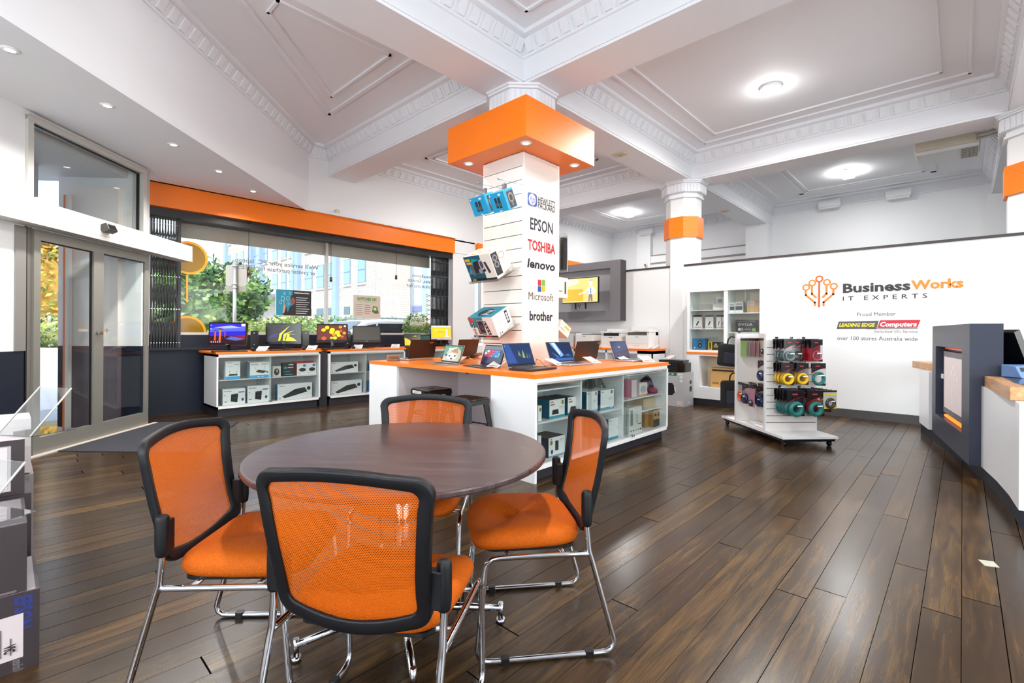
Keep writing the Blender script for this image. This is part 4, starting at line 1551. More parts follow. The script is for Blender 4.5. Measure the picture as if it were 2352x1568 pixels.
def shelf_box(name, label, cat, xl, xr, yb, yt, Y, z, d, **kw):
    """box whose front face (plane Y) spans the photo columns xl..xr, standing at height z"""
    a = PY(xl, (yb + yt) / 2, Y); b = PY(xr, (yb + yt) / 2, Y)
    m_ = (xl + xr) / 2
    h = PY(m_, yt, Y).z - PY(m_, yb, Y).z
    return carton(name, label, cat, ((a.x + b.x) / 2, Y + d / 2, z), b.x - a.x, d, h, **kw)

DK = '22232a'
A_NET1 = [('r', 0, 0, 1, .16, '3aa7dd'), ('t', 'NETGEAR', .08, .9, .045, {'b': .02}, '333333'), ('p', [(.2, .2), (.85, .2), (.78, .3), (.27, .3)], DK), ('l', [(.3, .3), (.28, .48)], .02, DK), ('l', [(.75, .3), (.77, .48)], .02, DK), ('r', .6, .8, .9, .83, '999999'), ('r', .1, .72, .5, .74, 'aaaaaa')]
A_NET2 = [('r', 0, 0, 1, .17, '3aa7dd'), ('t', 'NETGEAR', .06, .84, .07, {'b': .02}, '333333'), ('p', [(.3, .38), (.7, .28), (.88, .42), (.45, .53)], '33343c'), ('l', [(.36, .45), (.24, .7)], .012, DK), ('l', [(.72, .5), (.76, .82)], .012, DK), ('r', .6, .86, .95, .9, '8a8a90'), ('e', .9, .35, .05, .07, '2d7fb8'), ('r', .4, .06, .5, .11, 'ffffff'), ('r', .6, .06, .7, .11, 'ffffff')]
A_NET3 = [('t', 'NETGEAR', .06, .84, .07, {'b': .02}, '333333'), ('p', [(.35, .22), (.64, .14), (.68, .7), (.37, .66)], '1d1e22'), ('e', .88, .3, .06, .09, '2d4f8a'), ('r', .7, .74, .96, .8, '3a3a42'), ('r', .06, .2, .2, .24, '777777'), ('r', .06, .6, .12, .64, '777777'), ('t', 'NETGEAR', .47, .42, .03, {}, '9a9aa0')]
A_KEY = [('p', [(.13, .22), (.2, .1), (.86, .42), (.78, .72), (.5, .64)], '2a2a2e'), ('l', [(.2, .3), (.78, .62)], .008, '55555c'), ('l', [(.2, .22), (.8, .54)], .008, '55555c'), ('e', .9, .64, .055, .12, '222226'), ('r', .04, .86, .2, .9, '888888'), ('r', .03, .08, .09, .13, '777777')]
A_MOUSE = [('e', .55, .45, .34, .16, '1c1c20'), ('e', .75, .8, .16, .1, '2f79c4'), ('r', .1, .15, .4, .18, '888888'), ('l', [(.4, .5), (.7, .52)], .02, '55555c')]
Yc = 7.66
z1_, z2_ = .153, .522
shelf_box('router_box', 'tall white and blue router box on the top shelf nearest the door', 'box', 519, 552.6, 882, 841, Yc, z2_, .09, body='f2f2f2', side='dfe6ee', art=A_NET1)
for k in range(3):
    o = shelf_box('router_box', ['wide white router box with two antennas printed, front of its stack', 'white router box, middle of the row of three behind the antenna print', 'white router box at the back of the row of three'][k], 'box', 575 - 3 * k, 619 - 3 * k, 877, 842 - k * .3, Yc + .075 * k, z2_, .065, body='f2f2f2', side='8fa6bc', art=A_NET2)
shelf_box('mouse_box', 'small grey box with a black mouse window on the top shelf', 'box', 627, 646, 872, 848, Yc, z2_, .08, body='d9d6d0', art=[('e', .5, .45, .32, .34, '26262a'), ('e', .55, .55, .1, .14, 'c9b48a')])
shelf_box('gadget_box', 'black box with teal and white print on the top shelf', 'box', 650, 677.5, 871, 840.5, Yc, z2_, .07, body='1c2127', art=[('r', .1, .55, .4, .68, '2aa6a6'), ('r', .45, .6, .9, .66, 'e8e8e8'), ('r', .15, .3, .6, .34, '8b8f94'), ('r', .2, .08, .8, .14, '35b5c8'), ('r', .5, .8, .9, .88, 'dddddd')])
for k, (a, b, dy) in enumerate(((676, 699, .09), (700, 722, .09), (683, 706, 0), (706, 727, 0))):
    shelf_box('mouse_box', ['red mouse box standing behind on the left', 'red mouse box standing behind on the right', 'red and white box with a black mouse print, left of the front pair', 'red and white box with a black mouse print, right of the front pair'][k], 'box', a, b, 869 - 1, 838 - k // 2 * -3, Yc + dy, z2_, .075, body='f4f4f4' if k > 1 else 'c8202c', side='c8202c', top='c8202c', art=A_MOUSE if k > 1 else [])
shelf_box('modem_box', 'white box with a black square modem print, bottom shelf left', 'box', 513, 565, 931, 894.5, Yc, z1_, .16, body='f0f0f2', side='9aa3b0', art=A_NET3)
shelf_box('modem_box', 'taller white box with a black modem print, bottom shelf centre', 'box', 570, 618.5, 926, 887.5, Yc, z1_, .14, body='f0f0f2', side='9aa3b0', art=A_NET3)
shelf_box('keyboard_box', 'white and blue keyboard set box in the cabinet nearest the door', 'box', 639, 718, 920, 884.5, Yc, z1_, .1, body='f0f0f2', side='2c6fb0', art=A_KEY)
shelf_box('keyboard_box', 'white keyboard box with a red edge, top shelf of the middle cabinet', 'box', 761, 823, 866, 842, Yc, z2_, .1, body='f2f0f0', side='c8202c', art=A_KEY)
shelf_box('keyboard_box', 'white keyboard box with a blue edge, bottom shelf of the middle cabinet', 'box', 762, 832, 911, 880, Yc, z1_, .1, body='f0f0f2', side='2c6fb0', art=A_KEY)
shelf_box('blue_box', 'blue box at the right of the top shelf of the middle cabinet', 'box', 850, 866, 863, 840, Yc, z2_, .08, body='1d5fa8')
shelf_box('blue_box', 'blue box at the right of the bottom shelf of the middle cabinet', 'box', 847, 866, 905, 880, Yc, z1_, .08, body='1d5fa8')
for k in range(3):
    carton('small_box', ['small brown box inside the farthest window cabinet, left', 'small white box inside the farthest window cabinet, middle', 'small dark box inside the farthest window cabinet, right'][k], 'box', (5.7 + .45 * k, 7.75, z2_), .22, .12, .2, body=['b49468', 'e6e6e6', '3a3a40'][k], art=[('r', .1, .4, .8, .6, '888888')])

# island case
A_DL = [('r', 0, 0, 1, .13, '2c8c9e'), ('t', 'D-Link', .06, .86, .07, {'b': .04}, '222222'), ('r', .06, .7, .34, .78, 'd0622a'), ('p', [(.15, .2), (.6, .2), (.56, .46), (.2, .46)], '2b2b2f'), ('p', [(.78, .92), (.92, .92), (.92, .74), (.85, .66), (.78, .74)], '8b7d2c'), ('r', .6, .55, .95, .58, '9a9a9a'), ('r', .6, .48, .85, .5, '9a9a9a')]
A_DL2 = [('r', 0, 0, 1, .12, '2c8c9e'), ('t', 'D-Link', .06, .88, .05, {'b': .04}, '222222'), ('p', [(.76, .95), (.9, .95), (.9, .82), (.83, .76), (.76, .82)], '8b7d2c'), ('r', .58, .55, .9, .57, '9a9a9a'), ('r', .58, .48, .8, .5, '9a9a9a'), ('e', .8, .1, .12, .05, '9fd0da')]
A_DL3 = [('r', 0, 0, 1, .1, '7d96a6'), ('t', 'D-Link', .06, .9, .05, {'b': .04}, '222222'), ('r', .4, .3, .6, .8, '2a2a2e'), ('e', .16, .74, .08, .12, '8b7d2c'), ('e', .2, .28, .07, .12, '3a4a60'), ('r', .66, .8, .95, .84, '999999'), ('r', .66, .7, .9, .72, '999999')]
Yi = IY0 + .10
def ibox(name, label, xl, xr, yb, yt, z, d=.22, Y=Yi, **kw):
    return shelf_box(name, label, 'box', xl, xr, yb, yt, Y, z, d, **kw)
zl, zm = .133, .472
ibox('network_box', 'white box with gold shield print, cut off by the left edge of the island case', 1238, 1246, 970, 935, zm, body='ecebe8', art=[('e', .6, .75, .3, .14, '8b7d2c')])
ibox('network_box', 'teal and white network box, left of two on the upper shelf of the island case', 1264, 1299, 965, 923, zm, side='1f5f78', body='e9e8e6', art=A_DL, top='4a4640')
ibox('network_box', 'teal and white network box, right of two on the upper shelf of the island case', 1306, 1337, 955, 915, zm, side='1f5f78', body='e9e8e6', art=A_DL, top='4a4640')
ibox('network_box', 'white box with teal foot behind the sliding door joint, upper shelf', 1349, 1374.5, 938, 889.5, .452, d=.3, side='1f5f78', body='e6e6e6', art=A_DL2)
ibox('network_box', 'large white box with teal foot beside the plastic bags, upper shelf', 1381, 1411.5, 929, 884, .452, d=.3, side='1b4a78', body='e9e8e6', art=A_DL2)
ibox('network_box', 'white and blue grey camera box on the bottom shelf, seen behind the right chair', 1263, 1300, 1056, 1011, zl, side='26364a', body='e4e3e2', art=A_DL3, top='3a3836')
ibox('network_box', 'slim white box cut off by the left edge, bottom shelf', 1239, 1246, 1060, 1002, zl, body='dfe0dc')
ibox('network_box', 'large white box with teal foot on the bottom shelf, right of the orange chair', 1400, 1431, 1010, 962, zl, d=.3, side='1f6f8a', body='e9e8e6', art=A_DL2)
ibox('network_box', 'white box lying behind, top edge visible on the bottom shelf', 1386, 1418, 1000, 952, zl, Y=Yi + .2, d=.2, body='e0dfdc', art=[('t', 'D-Link', .06, .86, .06, {}, '222222')], top='4a4640')
ibox('tower_speaker_box', 'tall narrow white box with small coloured icons on the bottom shelf', 1447, 1476, 993, 934, zl, body='dcdcd6', art=[('r', .1, .3, .3, .9, '8a8a84'), ('r', .6, .35, .64, .85, '33363a'), ('e', .15, .1, .06, .04, '5577aa'), ('e', .35, .1, .06, .04, '3a6aa0'), ('e', .55, .1, .06, .04, 'd0a040'), ('e', .75, .1, .06, .04, '6aa06a'), ('e', .9, .1, .05, .04, '444a60'), ('r', .7, .3, .95, .34, '33363a')])
ibox('cardboard_box', 'brown cardboard box with black marks on the bottom right shelf', 1503, 1519, 985, 948, zl, d=.25, body='b98e54', side='a87c48', art=[('r', .15, .65, .4, .85, '2a241c'), ('r', .6, .65, .85, .85, '2a241c'), ('r', 0, 0, 1, .45, '3a3834')])
ibox('cardboard_box', 'plain brown cardboard box behind the tall white box', 1484, 1501, 990, 940, zl, Y=Yi + .06, d=.25, body='a9814c')
ibox('cardboard_box', 'flat tan box just under the upper right shelf', 1480, 1518, 948, 927, .36, Y=Yi + .05, d=.3, body='c2ac8a')
MB(SHELFM).box(PY(1479, 940, IY0).x, IY0 + .08, .346, IX1 - .04, IY0 + .5, .358).build('shelf', bpy.data.objects['display_island'])
ibox('gadget_box', 'small white box with an oval print, upper right shelf', 1470, 1488, 921, 892, .522, d=.12, body='e6dcdc', art=[('e', .5, .5, .35, .3, 'b0b0b0'), ('r', 0, 0, 1, .12, 'e0a060')])
ibox('gadget_box', 'small pink and white box at the left of the upper right shelf', 1452, 1464, 925, 885, .522, d=.15, body='d8c4c8', side='c05a78')
ibox('gadget_box', 'pale box on the top right shelf', 1476, 1506, 866, 850, .782, d=.15, body='cfc6d0')
ibox('gadget_box', 'small purple grey box at the right of the top shelf', 1508, 1518, 862, 846, .782, d=.12, body='77708c')
def soft_bag(name, label, c, w, d, h, m, grp=None, n=26, cat='bag'):
    t = thing(name, label, cat, c, group=grp)
    mb = MB(m)
    rnd = random.Random(sum(map(ord, label)))
    def fn(u, v):
        a = 2 * PI * u
        k = math.sin(PI * min(1, .12 + v * .88)) ** .5 * (1 - .35 * v)
        j = 1 + .16 * math.sin(7 * a + 9 * v) + .08 * math.sin(17 * a + 5 * v)
        return (math.cos(a) * w / 2 * k * j, math.sin(a) * d / 2 * k * j, h * v)
    mb.grid(fn, n, 10)
    mb.build('bag_body', t)
    return t
c = PY(1440, 880, Yi + .2)
soft_bag('plastic_bag', 'clump of clear plastic bags hanging in the middle of the island case', (xs_[2] - .16, Yi + .2, .47), .26, .3, .34, glass_mat('bag film', (.72, .72, .66), 2.0, .25))
soft_bag('plastic_bag', 'dark shiny plastic bag on the upper right shelf of the island case', (PY(1500, 880, Yi + .1).x, Yi + .16, .525), .2, .2, .2, mat('26242c', .12))
MB(mat('9a3450', .5)).lathe([(.001, 0), (.05, .005), (.06, .03), (.05, .06), (.001, .07)], 16).build('pink_gadget', label='small dark pink round gadget beside the shiny bag', cat='gadget', loc=None).location = (PY(1495, 915, Yi + .05).x, Yi + .02, .523)

# =====================================================================
# COMPUTERS
# =====================================================================
SILV = mat('b9bbbf', .3, .6); DARKL = mat('1d1c1f', .4); BROWNL = mat('33221a', .35, .3)
KEYM = mat('0c0c0e', .5)
def laptop(label, pa, pb, d, lid, tilt, body, back, screen, group=None, logo=None, name='laptop', thick=.018, kb=True, bez=.012, base_art=None):
    """pa -> pb: hinge line from the user's left to right (points on the counter)"""
    pa, pb = Vector(pa), Vector(pb)
    w = (pb - pa).length
    rz = math.atan2(pb.y - pa.y, pb.x - pa.x)
    t = thing(name, label, 'laptop' if name == 'laptop' else 'tablet', (pa + pb) / 2, rz, group)
    mb = MB(body)
    mb.prism(rrect(-w / 2, -d, w / 2, 0, .012, 3), .002, thick)
    mb.build('base', t, bevel=.002)
    if kb:
        mb = MB(KEYM).box(-w / 2 + .02, -d * .52, thick, w / 2 - .02, -.03, thick + .0012)
        mb.m(mat('3a3a3e', .5))
        for r_ in range(5):
            for q in range(13):
                x0 = -w / 2 + .024 + q * (w - .048) / 13
                y0 = -.035 - (r_ + 1) * (d * .52 - .035) / 5
                mb.box(x0, y0, thick + .001, x0 + (w - .048) / 13 - .003, y0 + (d * .52 - .035) / 5 - .003, thick + .003)
        mb.m(mat('2c2c30', .3)).box(-.05, -d + .02, thick, .05, -d * .58, thick + .0008)
        mb.build('keyboard', t)
    L = thing('lid_pivot', None, None)
    M = Matrix.Translation((0, -.004, thick)) @ Matrix.Rotation(-R(tilt), 4, 'X')
    mb = MB(back); mb.M = M
    mb.prism([(-w / 2, 0), (w / 2, 0), (w / 2, .007), (-w / 2, .007)], .004, lid)
    mb.m(body).box(-w / 2 + .05, -.004, -.006, w / 2 - .05, .008, .006)
    if logo:
        mb.art((w / 2, .0072, 0), (-1, 0, 0), (0, 0, 1), fr(logo, w, lid))
    lo = mb.build('lid', t)
    mb = MB(BLACK); mb.M = M
    mb.box(-w / 2 + .003, -.0012, .008, w / 2 - .003, 0, lid - .003)
    mb.art((-w / 2 + bez, -.0014, .022), (1, 0, 0), (0, 0, 1), fr(screen, w - 2 * bez, lid - .022 - bez), lift=.0004)
    mb.build('screen', lo)
    bpy.data.objects.remove(L)
    return t
def em(c, s=1.):
    return mat(c, .15, emit=round(s * .7, 2))
SC_BLUE = [('r', 0, 0, 1, 1, em('16294e', .9)), ('p', [(0, .1), (.35, .1), (.2, 1), (0, 1)], em('23407a', .7)), ('p', [(.45, .45), (.5, .7), (.56, .4)], em('5c7450', .7)), ('p', [(.6, .35), (.66, .75), (.7, .3)], em('7f8f48', .7)), ('p', [(.75, .3), (.78, .6), (.82, .28)], em('4c6a48', .6)), ('p', [(.86, .35), (.88, .55), (.91, .3)], em('4c6a48', .6)), ('r', 0, 0, 1, .035, em('0c1220', .4)), ('r', .02, .9, .04, .93, em('9fc0e0', .7))]
SC_STORM = [('r', 0, 0, 1, 1, em('0f2142', .8)), ('p', [(.1, 1), (.35, 1), (.6, .3), (.45, .2)], em('5e88b4', .8)), ('p', [(.2, 1), (.32, 1), (.48, .4), (.42, .35)], em('a8c4dc', .8)), ('p', [(.1, .5), (.4, .2), (.3, .15)], em('34598c', .7)), ('p', [(.6, .25), (.8, .4), (.95, .2)], em('2c4a7c', .6)), ('r', 0, 0, 1, .14, em('28508c', .6))]
SC_NIGHT = [('r', 0, 0, 1, 1, em('1c1b36', .8)), ('p', [(0, .3), (1, .55), (1, 1), (0, 1)], em('1d2a52', .6)), ('p', [(.35, .72), (.55, .66), (.45, .62)], em('a0b0c0', .5)), ('r', 0, 0, 1, .3, em('2a2044', .5))]
SC_HEDGE = [('r', 0, 0, 1, 1, em('3d7a62', .8)), ('p', [(0, 0), (.9, 0), (1, .3), (.95, .7), (.75, .9), (.5, .93), (.3, .78), (.15, .5), (.05, .3)], em('a89a88', .8)),
            ('p', [(.3, .75), (.5, .95), (.75, .85), (.8, .55), (.5, .6)], em('8a7350', .8)), ('e', .5, .32, .3, .22, em('c9c2bc', .8)), ('e', .38, .34, .06, .06, em('2a201c', .3)), ('e', .68, .36, .06, .06, em('2a201c', .3)), ('e', .52, .16, .06, .06, em('2a2a30', .3)), ('e', .18, .38, .07, .09, em('3a302c', .3)),
            ] + [('l', [(.3 + .05 * math.cos(i), .62 + .02 * i), (.24 + .05 * i, .8 + .1 * math.sin(i * .9) + .03)], .012, em('d8ccb8', .8)) for i in range(11)]
TC = ['c0203a', '1f7ab8', '3a8f5a', 'c0203a', '2a60b0', 'd0d4da', 'c0203a', '4aa0c8']
SC_TILES = [('r', 0, 0, 1, 1, em('23233c', .8)), ('r', 0, .8, 1, 1, em('55555f', .6))] + [('r', .08 + .115 * q, .38 + .13 * r_, .08 + .115 * q + .1, .38 + .13 * r_ + .11, em(TC[(q * 3 + r_ * 5) % 8], .8)) for q in range(7) for r_ in range(3)] + [('r', 0, 0, 1, .12, em('1a1c50', .6))]
z9 = IZ + .001
def P9(x, y): return PZ(x, y, z9)
GLP = 'laptops and tablets on the display island'
laptop('open black laptop with a dark blue plant wallpaper at the near corner of the island', P9(1168, 850), P9(1231, 843.5), .25, .235, 20, DARKL, SILV, SC_BLUE, GLP)
laptop('open silver laptop with a stormy blue wallpaper, second along the right edge', P9(1266, 837), P9(1321, 832.5), .25, .235, 20, SILV, SILV, SC_STORM, GLP)
laptop('open silver laptop with a dark purple wallpaper, last along the right edge', P9(1413, 826.5), P9(1449, 823.5), .25, .235, 20, SILV, SILV, SC_NIGHT, GLP)
laptop('dark brown laptop seen from behind with a small orange mark, right of the column', P9(1371, 823), P9(1318, 829), .24, .225, 12, DARKL, BROWNL, [('r', 0, 0, 1, 1, em('202030', .5))], GLP, logo=[('l', [(.93, .86), (.96, .92)], .03, 'd8702a')])
laptop('wide dark brown laptop lid with a small orange bar, left end of the island', P9(997, 826), P9(938, 830.5), .21, .235, 12, SILV, BROWNL, [('r', 0, 0, 1, 1, em('202030', .5))], GLP, logo=[('r', .72, .8, .88, .84, 'c8682c')])
laptop('brown laptop seen from behind, between the hedgehog tablet and the column', P9(1093, 822), P9(1047, 826), .24, .235, 14, DARKL, mat('4a2e18', .35, .3), [('r', 0, 0, 1, 1, em('202030', .5))], GLP, logo=[('e', .5, .5, .04, .06, '5e3c20')])
laptop('small tablet with a hedgehog photo on its screen and a flat keyboard', P9(1014, 834), P9(1056, 838.5), .2, .2, 18, SILV, SILV, SC_HEDGE, GLP, name='tablet', thick=.006)
laptop('tablet with red and blue tiles on its screen and a flat keyboard', P9(1104, 839), P9(1150, 845), .2, .215, 18, DARKL, DARKL, SC_TILES, GLP, name='tablet', thick=.006)

def price_stand(label, p, rz, w=.15, d=.16, h=.07, group=None):
    t = thing('price_stand', label, 'price stand', p, rz, group)
    mb = MB(mat('efe9e4', .5))
    n = Vector((0, -h, d)).normalized()
    mb.add([(-w / 2, -d / 2, .006), (w / 2, -d / 2, .006), (w / 2, d / 2, h), (-w / 2, d / 2, h), (-w / 2, -d / 2, .003), (w / 2, -d / 2, .003), (w / 2, d / 2, h - .003), (-w / 2, d / 2, h - .003)],
           [(0, 1, 2, 3), (7, 6, 5, 4), (0, 4, 5, 1), (1, 5, 6, 2), (2, 6, 7, 3), (3, 7, 4, 0)])
    L_ = math.hypot(d, h)
    mb.art((-w / 2, -d / 2, .006), (1, 0, 0), Vector((0, d, h)) / L_, fr([('r', .12, .12, .6, .24, 'b07a68'), ('r', .65, .14, .85, .2, '5a5458'), ('r', .12, .34, .85, .36, 'a09a98'), ('r', .12, .46, .8, .48, 'a09a98'), ('r', .12, .58, .84, .6, 'a09a98'), ('r', .12, .7, .7, .72, 'a09a98'), ('r', .3, .82, .7, .88, '8a8480')], w, L_))
    mb.build('price_card', t)
    mb = MB(ACRYL)
    mb.box(-w / 2, d / 2, 0, w / 2, d / 2 + .002, h).box(-w / 2, -d / 2 + .03, 0, w / 2, d / 2, .0015).box(-w / 2, -d / 2 - .004, 0, w / 2, -d / 2 - .002, .012)
    mb.build('acrylic_holder', t)
    return t
GP = 'sloping price cards on the display island'
ps = price_stand('sloping price card in front of the stormy blue laptop, right edge of the island', P9(1275, 838), R(8), group=GP)
def dps(lab, p, rz): return dup(ps, p, rz, lab)
dps('sloping price card between the stormy blue laptop and the purple laptop', P9(1361, 832), R(-4))
dps('sloping price card right behind the purple wallpaper laptop', (5.17, 3.02, z9), R(-10))
dps('sloping price card at the left end of the island top', (3.15, 4.88, z9), R(150))
dps('sloping price card in front of the hedgehog tablet', P9(1050, 835), R(-84))
dps('sloping price card in front of the tile screen tablet', P9(1142, 844), R(-84))
dps('small sloping price card at the foot of the column, left side', P9(1098, 822), R(180))
dps('sloping price card between the purple laptop and the far right corner', (5.2, 2.72, z9), R(-30))
# cables on the island
mb = MB(BLACK)
a = P9(1238, 838)
mb.tube([P9(1230, 842) + Vector((0, 0, .01)), P9(1233, 834) + Vector((0, 0, .05)), P9(1242, 834) + Vector((0, 0, .03)), P9(1252, 840) + Vector((0, 0, .004)), P9(1262, 843) + Vector((0, 0, .004))], .003, 6)
mb.build('black_cable', label='thin black cable looping behind the near corner laptop', cat='cable')
mb = MB(mat('e9e0dc', .5))
mb.tube([P9(1065, 822) + Vector((0, 0, .06)), P9(1072, 820) + Vector((0, 0, .05)), P9(1080, 826) + Vector((0, 0, .01)), P9(1092, 830) + Vector((0, 0, .004)), P9(1100, 826) + Vector((0, 0, .004))], .003, 6)
mb.build('white_cable', label='thin white charging cable beside the hedgehog tablet', cat='cable')

# monitors and towers under the window --------------------------------------
WZ1 = WZ + .001
def monitor(label, px, py, Yp, w, h, zc_off, rz, frame, screen, group=None, tilt=6, base=.11):
    p = PY(px, py, Yp)
    t = thing('computer_monitor', label, 'monitor', (p.x, p.y, WZ1), rz, group)
    zb = .09 + zc_off
    M = Matrix.Translation((0, 0, zb)) @ Matrix.Rotation(-R(tilt), 4, 'X')
    mb = MB(frame); mb.M = M
    mb.rbox(-w / 2, -.02, 0, w / 2, .015, h, .012, axis='y')
    mb.box(-w / 4, .01, h * .2, w / 4, .04, h * .7)
    mo = mb.build('housing', t)
    mb = MB(BLACKG); mb.M = M
    mb.box(-w / 2 + .014, -.0215, .03, w / 2 - .014, -.02, h - .014)
    mb.art((-w / 2 + .016, -.022, .033), (1, 0, 0), (0, 0, 1), fr(screen, w - .032, h - .05), lift=.0005)
    mb.m(mat('8a8a8c', .4)).box(-.02, -.0212, .008, .02, -.0202, .016)
    mb.build('screen', t)
    mb = MB(BLACKG).box(-.02, .02, .01, .02, .045, zb + h * .4)
    mb.build('neck', t)
    mb = MB(BLACKG).prism([(base * math.cos(q) * 1.2, .02 + base * math.sin(q) * .8) for q in [2 * PI * i / 24 for i in range(24)]], 0, .012)
    mb.build('foot', t)
    return t
BAO = [('r', 0, 0, 1, 1, em('2a22a8', .9)), ('p', [(0, .55), (1, .62), (1, .85), (0, .75)], em('4a56b8', .8)), ('p', [(.1, .8), (.6, .9), (.9, .78), (.4, .74)], em('8f9ad8', .7)), ('r', 0, 0, 1, .36, em('2c1420', .7)), ('p', [(.45, .2), (.75, .12), (1, .2), (1, .32), (.6, .34)], em('4a5aa0', .7)), ('p', [(.62, .33), (1, .2), (1, .4)], em('7a1c38', .7)),
       ('r', .14, .12, .18, .6, em('d0522a', .8)), ('r', .27, .1, .32, .68, em('e0602a', .8)), ('r', .42, .28, .445, .56, em('b0482a', .8)), ('p', [(.08, .6), (.24, .6), (.16, .66)], em('3a2a44', .5)), ('p', [(.2, .68), (.4, .68), (.3, .76)], em('3a2a44', .5)), ('r', .88, .86, .99, .98, em('e8eef8', .8))] + [('r', .05 + .06 * k, .02, .08 + .06 * k, .07, em('d0d0e0', .8)) for k in range(5)] + [('r', .02, .7, .05, .75, em('9ab0e8', .8)), ('r', .02, .88, .05, .93, em('9ab0e8', .8))]
SWO = [('r', 0, 0, 1, 1, em('2c2d30', .8)), ('p', [(.0, .15), (.3, .3), (.35, .5), (.2, .45)], em('3a3168', .6))] + [('p', [(a, .05), (a + .05, .05), (a + .09 + .02, .45), (b_, c_), (a + .03, .45)], em('d8e020', 1.)) for a, b_, c_ in ((.35, .68, .92), (.48, .82, .66), (.58, .9, .42))] + [('p', [(.55, .04), (.9, .04), (.8, .2), (.68, .28), (.6, .2)], em('e8e818', 1.))]
LEAVES = [('r', 0, 0, 1, 1, em('5a2a22', .8))] + [('e', x, y, r_, r_ * 1.5, em(c, .9)) for x, y, r_, c in ((.2, .66, .075, 'c8c418'), (.32, .82, .075, 'd0d020'), (.5, .66, .09, 'e6e010'), (.48, .52, .08, 'e6e010'), (.78, .86, .06, 'd88018'), (.68, .5, .09, 'e0d818'), (.73, .3, .07, 'e8c818'), (.56, .36, .07, 'e07818'), (.92, .46, .06, 'd88a18'), (.6, .13, .07, 'd8d018'), (.48, .13, .05, 'd0c818'), (.85, .22, .05, 'd05818'), (.8, .6, .06, 'a04a20'), (.22, .1, .08, 'c84a18'))] + [('r', .9, .88, .97, .98, em('e8e8e8', .8))]
YM = 8.0
monitor('dark red framed monitor showing red trees under a purple sky, first on the left', 523, 790, 7.84, .545, .335, 0, AZ + R(2), mat('2a0d12', .25), BAO, 'monitors under the window')
monitor('black monitor showing yellow green swooshes, second from the left', 652, 790, 7.86, .53, .325, .01, AZ + R(10), BLACKG, SWO, 'monitors under the window', tilt=3)
monitor('black monitor showing yellow leaf wallpaper, third from the left', 763, 790, 7.86, .5, .31, .03, AZ + R(14), BLACKG, LEAVES, 'monitors under the window', tilt=12)
monitor('monitor with a blank grey screen, between the yellow leaf monitor and the laptops', 843, 788, 7.86, .49, .30, .02, AZ + R(22), mat('1a1a1a', .3), [('r', 0, 0, 1, 1, mat('45443e', .35))], 'monitors under the window', tilt=16)
for k, (px, lab) in enumerate(((586, 'black desktop computer tower between the first and second monitors'), (703, 'black desktop computer tower between the second and third monitors'), (798, 'black desktop computer tower beside the blank monitor'))):
    p = PY(px + 5, 790, 7.95)
    t = thing('desktop_tower', lab, 'computer tower', (p.x, 8.06, WZ1), AZ + R(26), 'desktop towers between the monitors')
    MB(mat('2a2b30', .35)).box(-.05, -.17, 0, .05, .17, .31).build('tower_case', t, bevel=.004)
    mb = MB(BLACKG).box(-.048, -.173, .004, .048, -.17, .306).m(SILV).cyl((0, -.173, .27), (0, -.176, .27), .008, n=12).cyl((0, -.173, .09), (0, -.176, .09), .006, n=12)
    mb.build('front_panel', t)
def keyboard(label, px, py, Yp, rz):
    p = PY(px, py, Yp)
    t = thing('keyboard', label, 'keyboard', (p.x, p.y, WZ1), rz, 'keyboards under the window')
    MB(BLACK).prism(rrect(-.22, -.07, .22, .07, .012), 0, .014).build('key_tray', t)
    mb = MB(mat('26262a', .4))
    for r_ in range(5):
        for q in range(16):
            x0, y0 = -.21 + q * .0262, -.06 + r_ * .024
            mb.box(x0, y0, .0135, x0 + .023, y0 + .021, .02)
    mb.build('keys', t)
keyboard('black keyboard in front of the dark red monitor', 528, 812, 7.66, R(-6))
keyboard('black keyboard in front of the yellow swoosh monitor', 655, 806, 7.68, R(-4))
keyboard('black keyboard in front of the yellow leaf monitor', 770, 802, 7.68, R(-2))
for k, (px, lab) in enumerate(((583, 'black mouse beside the first keyboard'), (697, 'black mouse beside the second keyboard'), (812, 'black mouse beside the third keyboard'))):
    p = PY(px, 806, 7.7)
    MB(BLACKG).ball((0, 0, .006), (.032, .052, .026), 12, 8).build('computer_mouse', label=lab, cat='mouse', group='black mice under the window').location = (p.x, 7.7, WZ1 + .018)
GP2 = 'sloping price cards under the window'
for px, lab in ((604, 'sloping price card in front of the first computer tower'), (718, 'sloping price card in front of the second computer tower'), (824, 'sloping price card in front of the blank grey monitor'), (910, 'sloping price card left of the dark yellow laptop')):
    p = PY(px, 803, 7.68)
    o = dup(ps, (p.x, 7.7, WZ1), R(-38), lab, GP2)
LY = [('r', 0, 0, 1, 1, em('1c1a08', .8)), ('p', [(0, 0), (.7, 0), (.5, .2), (.3, .5), (0, .7)], em('c8b010', .9)), ('e', .5, .2, .2, .12, em('e8d020', .9)), ('p', [(.45, .8), (.7, .9), (.8, .8)], em('a08a10', .8)), ('p', [(.2, .62), (.9, .7), (1, .5), (.5, .5)], em('3a3408', .6))]
laptop('laptop with a dark and yellow sunset wallpaper, right of the blank monitor', PY(929, 797, 7.85).xy.to_3d() + Vector((0, 0, WZ1)), PY(968, 796, 7.75).xy.to_3d() + Vector((0, 0, WZ1)), .25, .25, 10, DARKL, DARKL, LY)
LG = [('r', 0, 0, 1, 1, em('1f4440', .8)), ('e', .5, .3, .08, .08, em('d0e0e0', .8)), ('e', .8, .35, .08, .08, em('d0e0e0', .8)), ('r', .1, .5, .9, .6, em('2f6a60', .8))]
laptop('laptop with a dark teal screen, partly behind the dark yellow one', PY(966, 792, 8.0).xy.to_3d() + Vector((0, 0, WZ1)), PY(990, 792, 8.0).xy.to_3d() + Vector((0, 0, WZ1)), .2, .22, 12, DARKL, DARKL, LG)
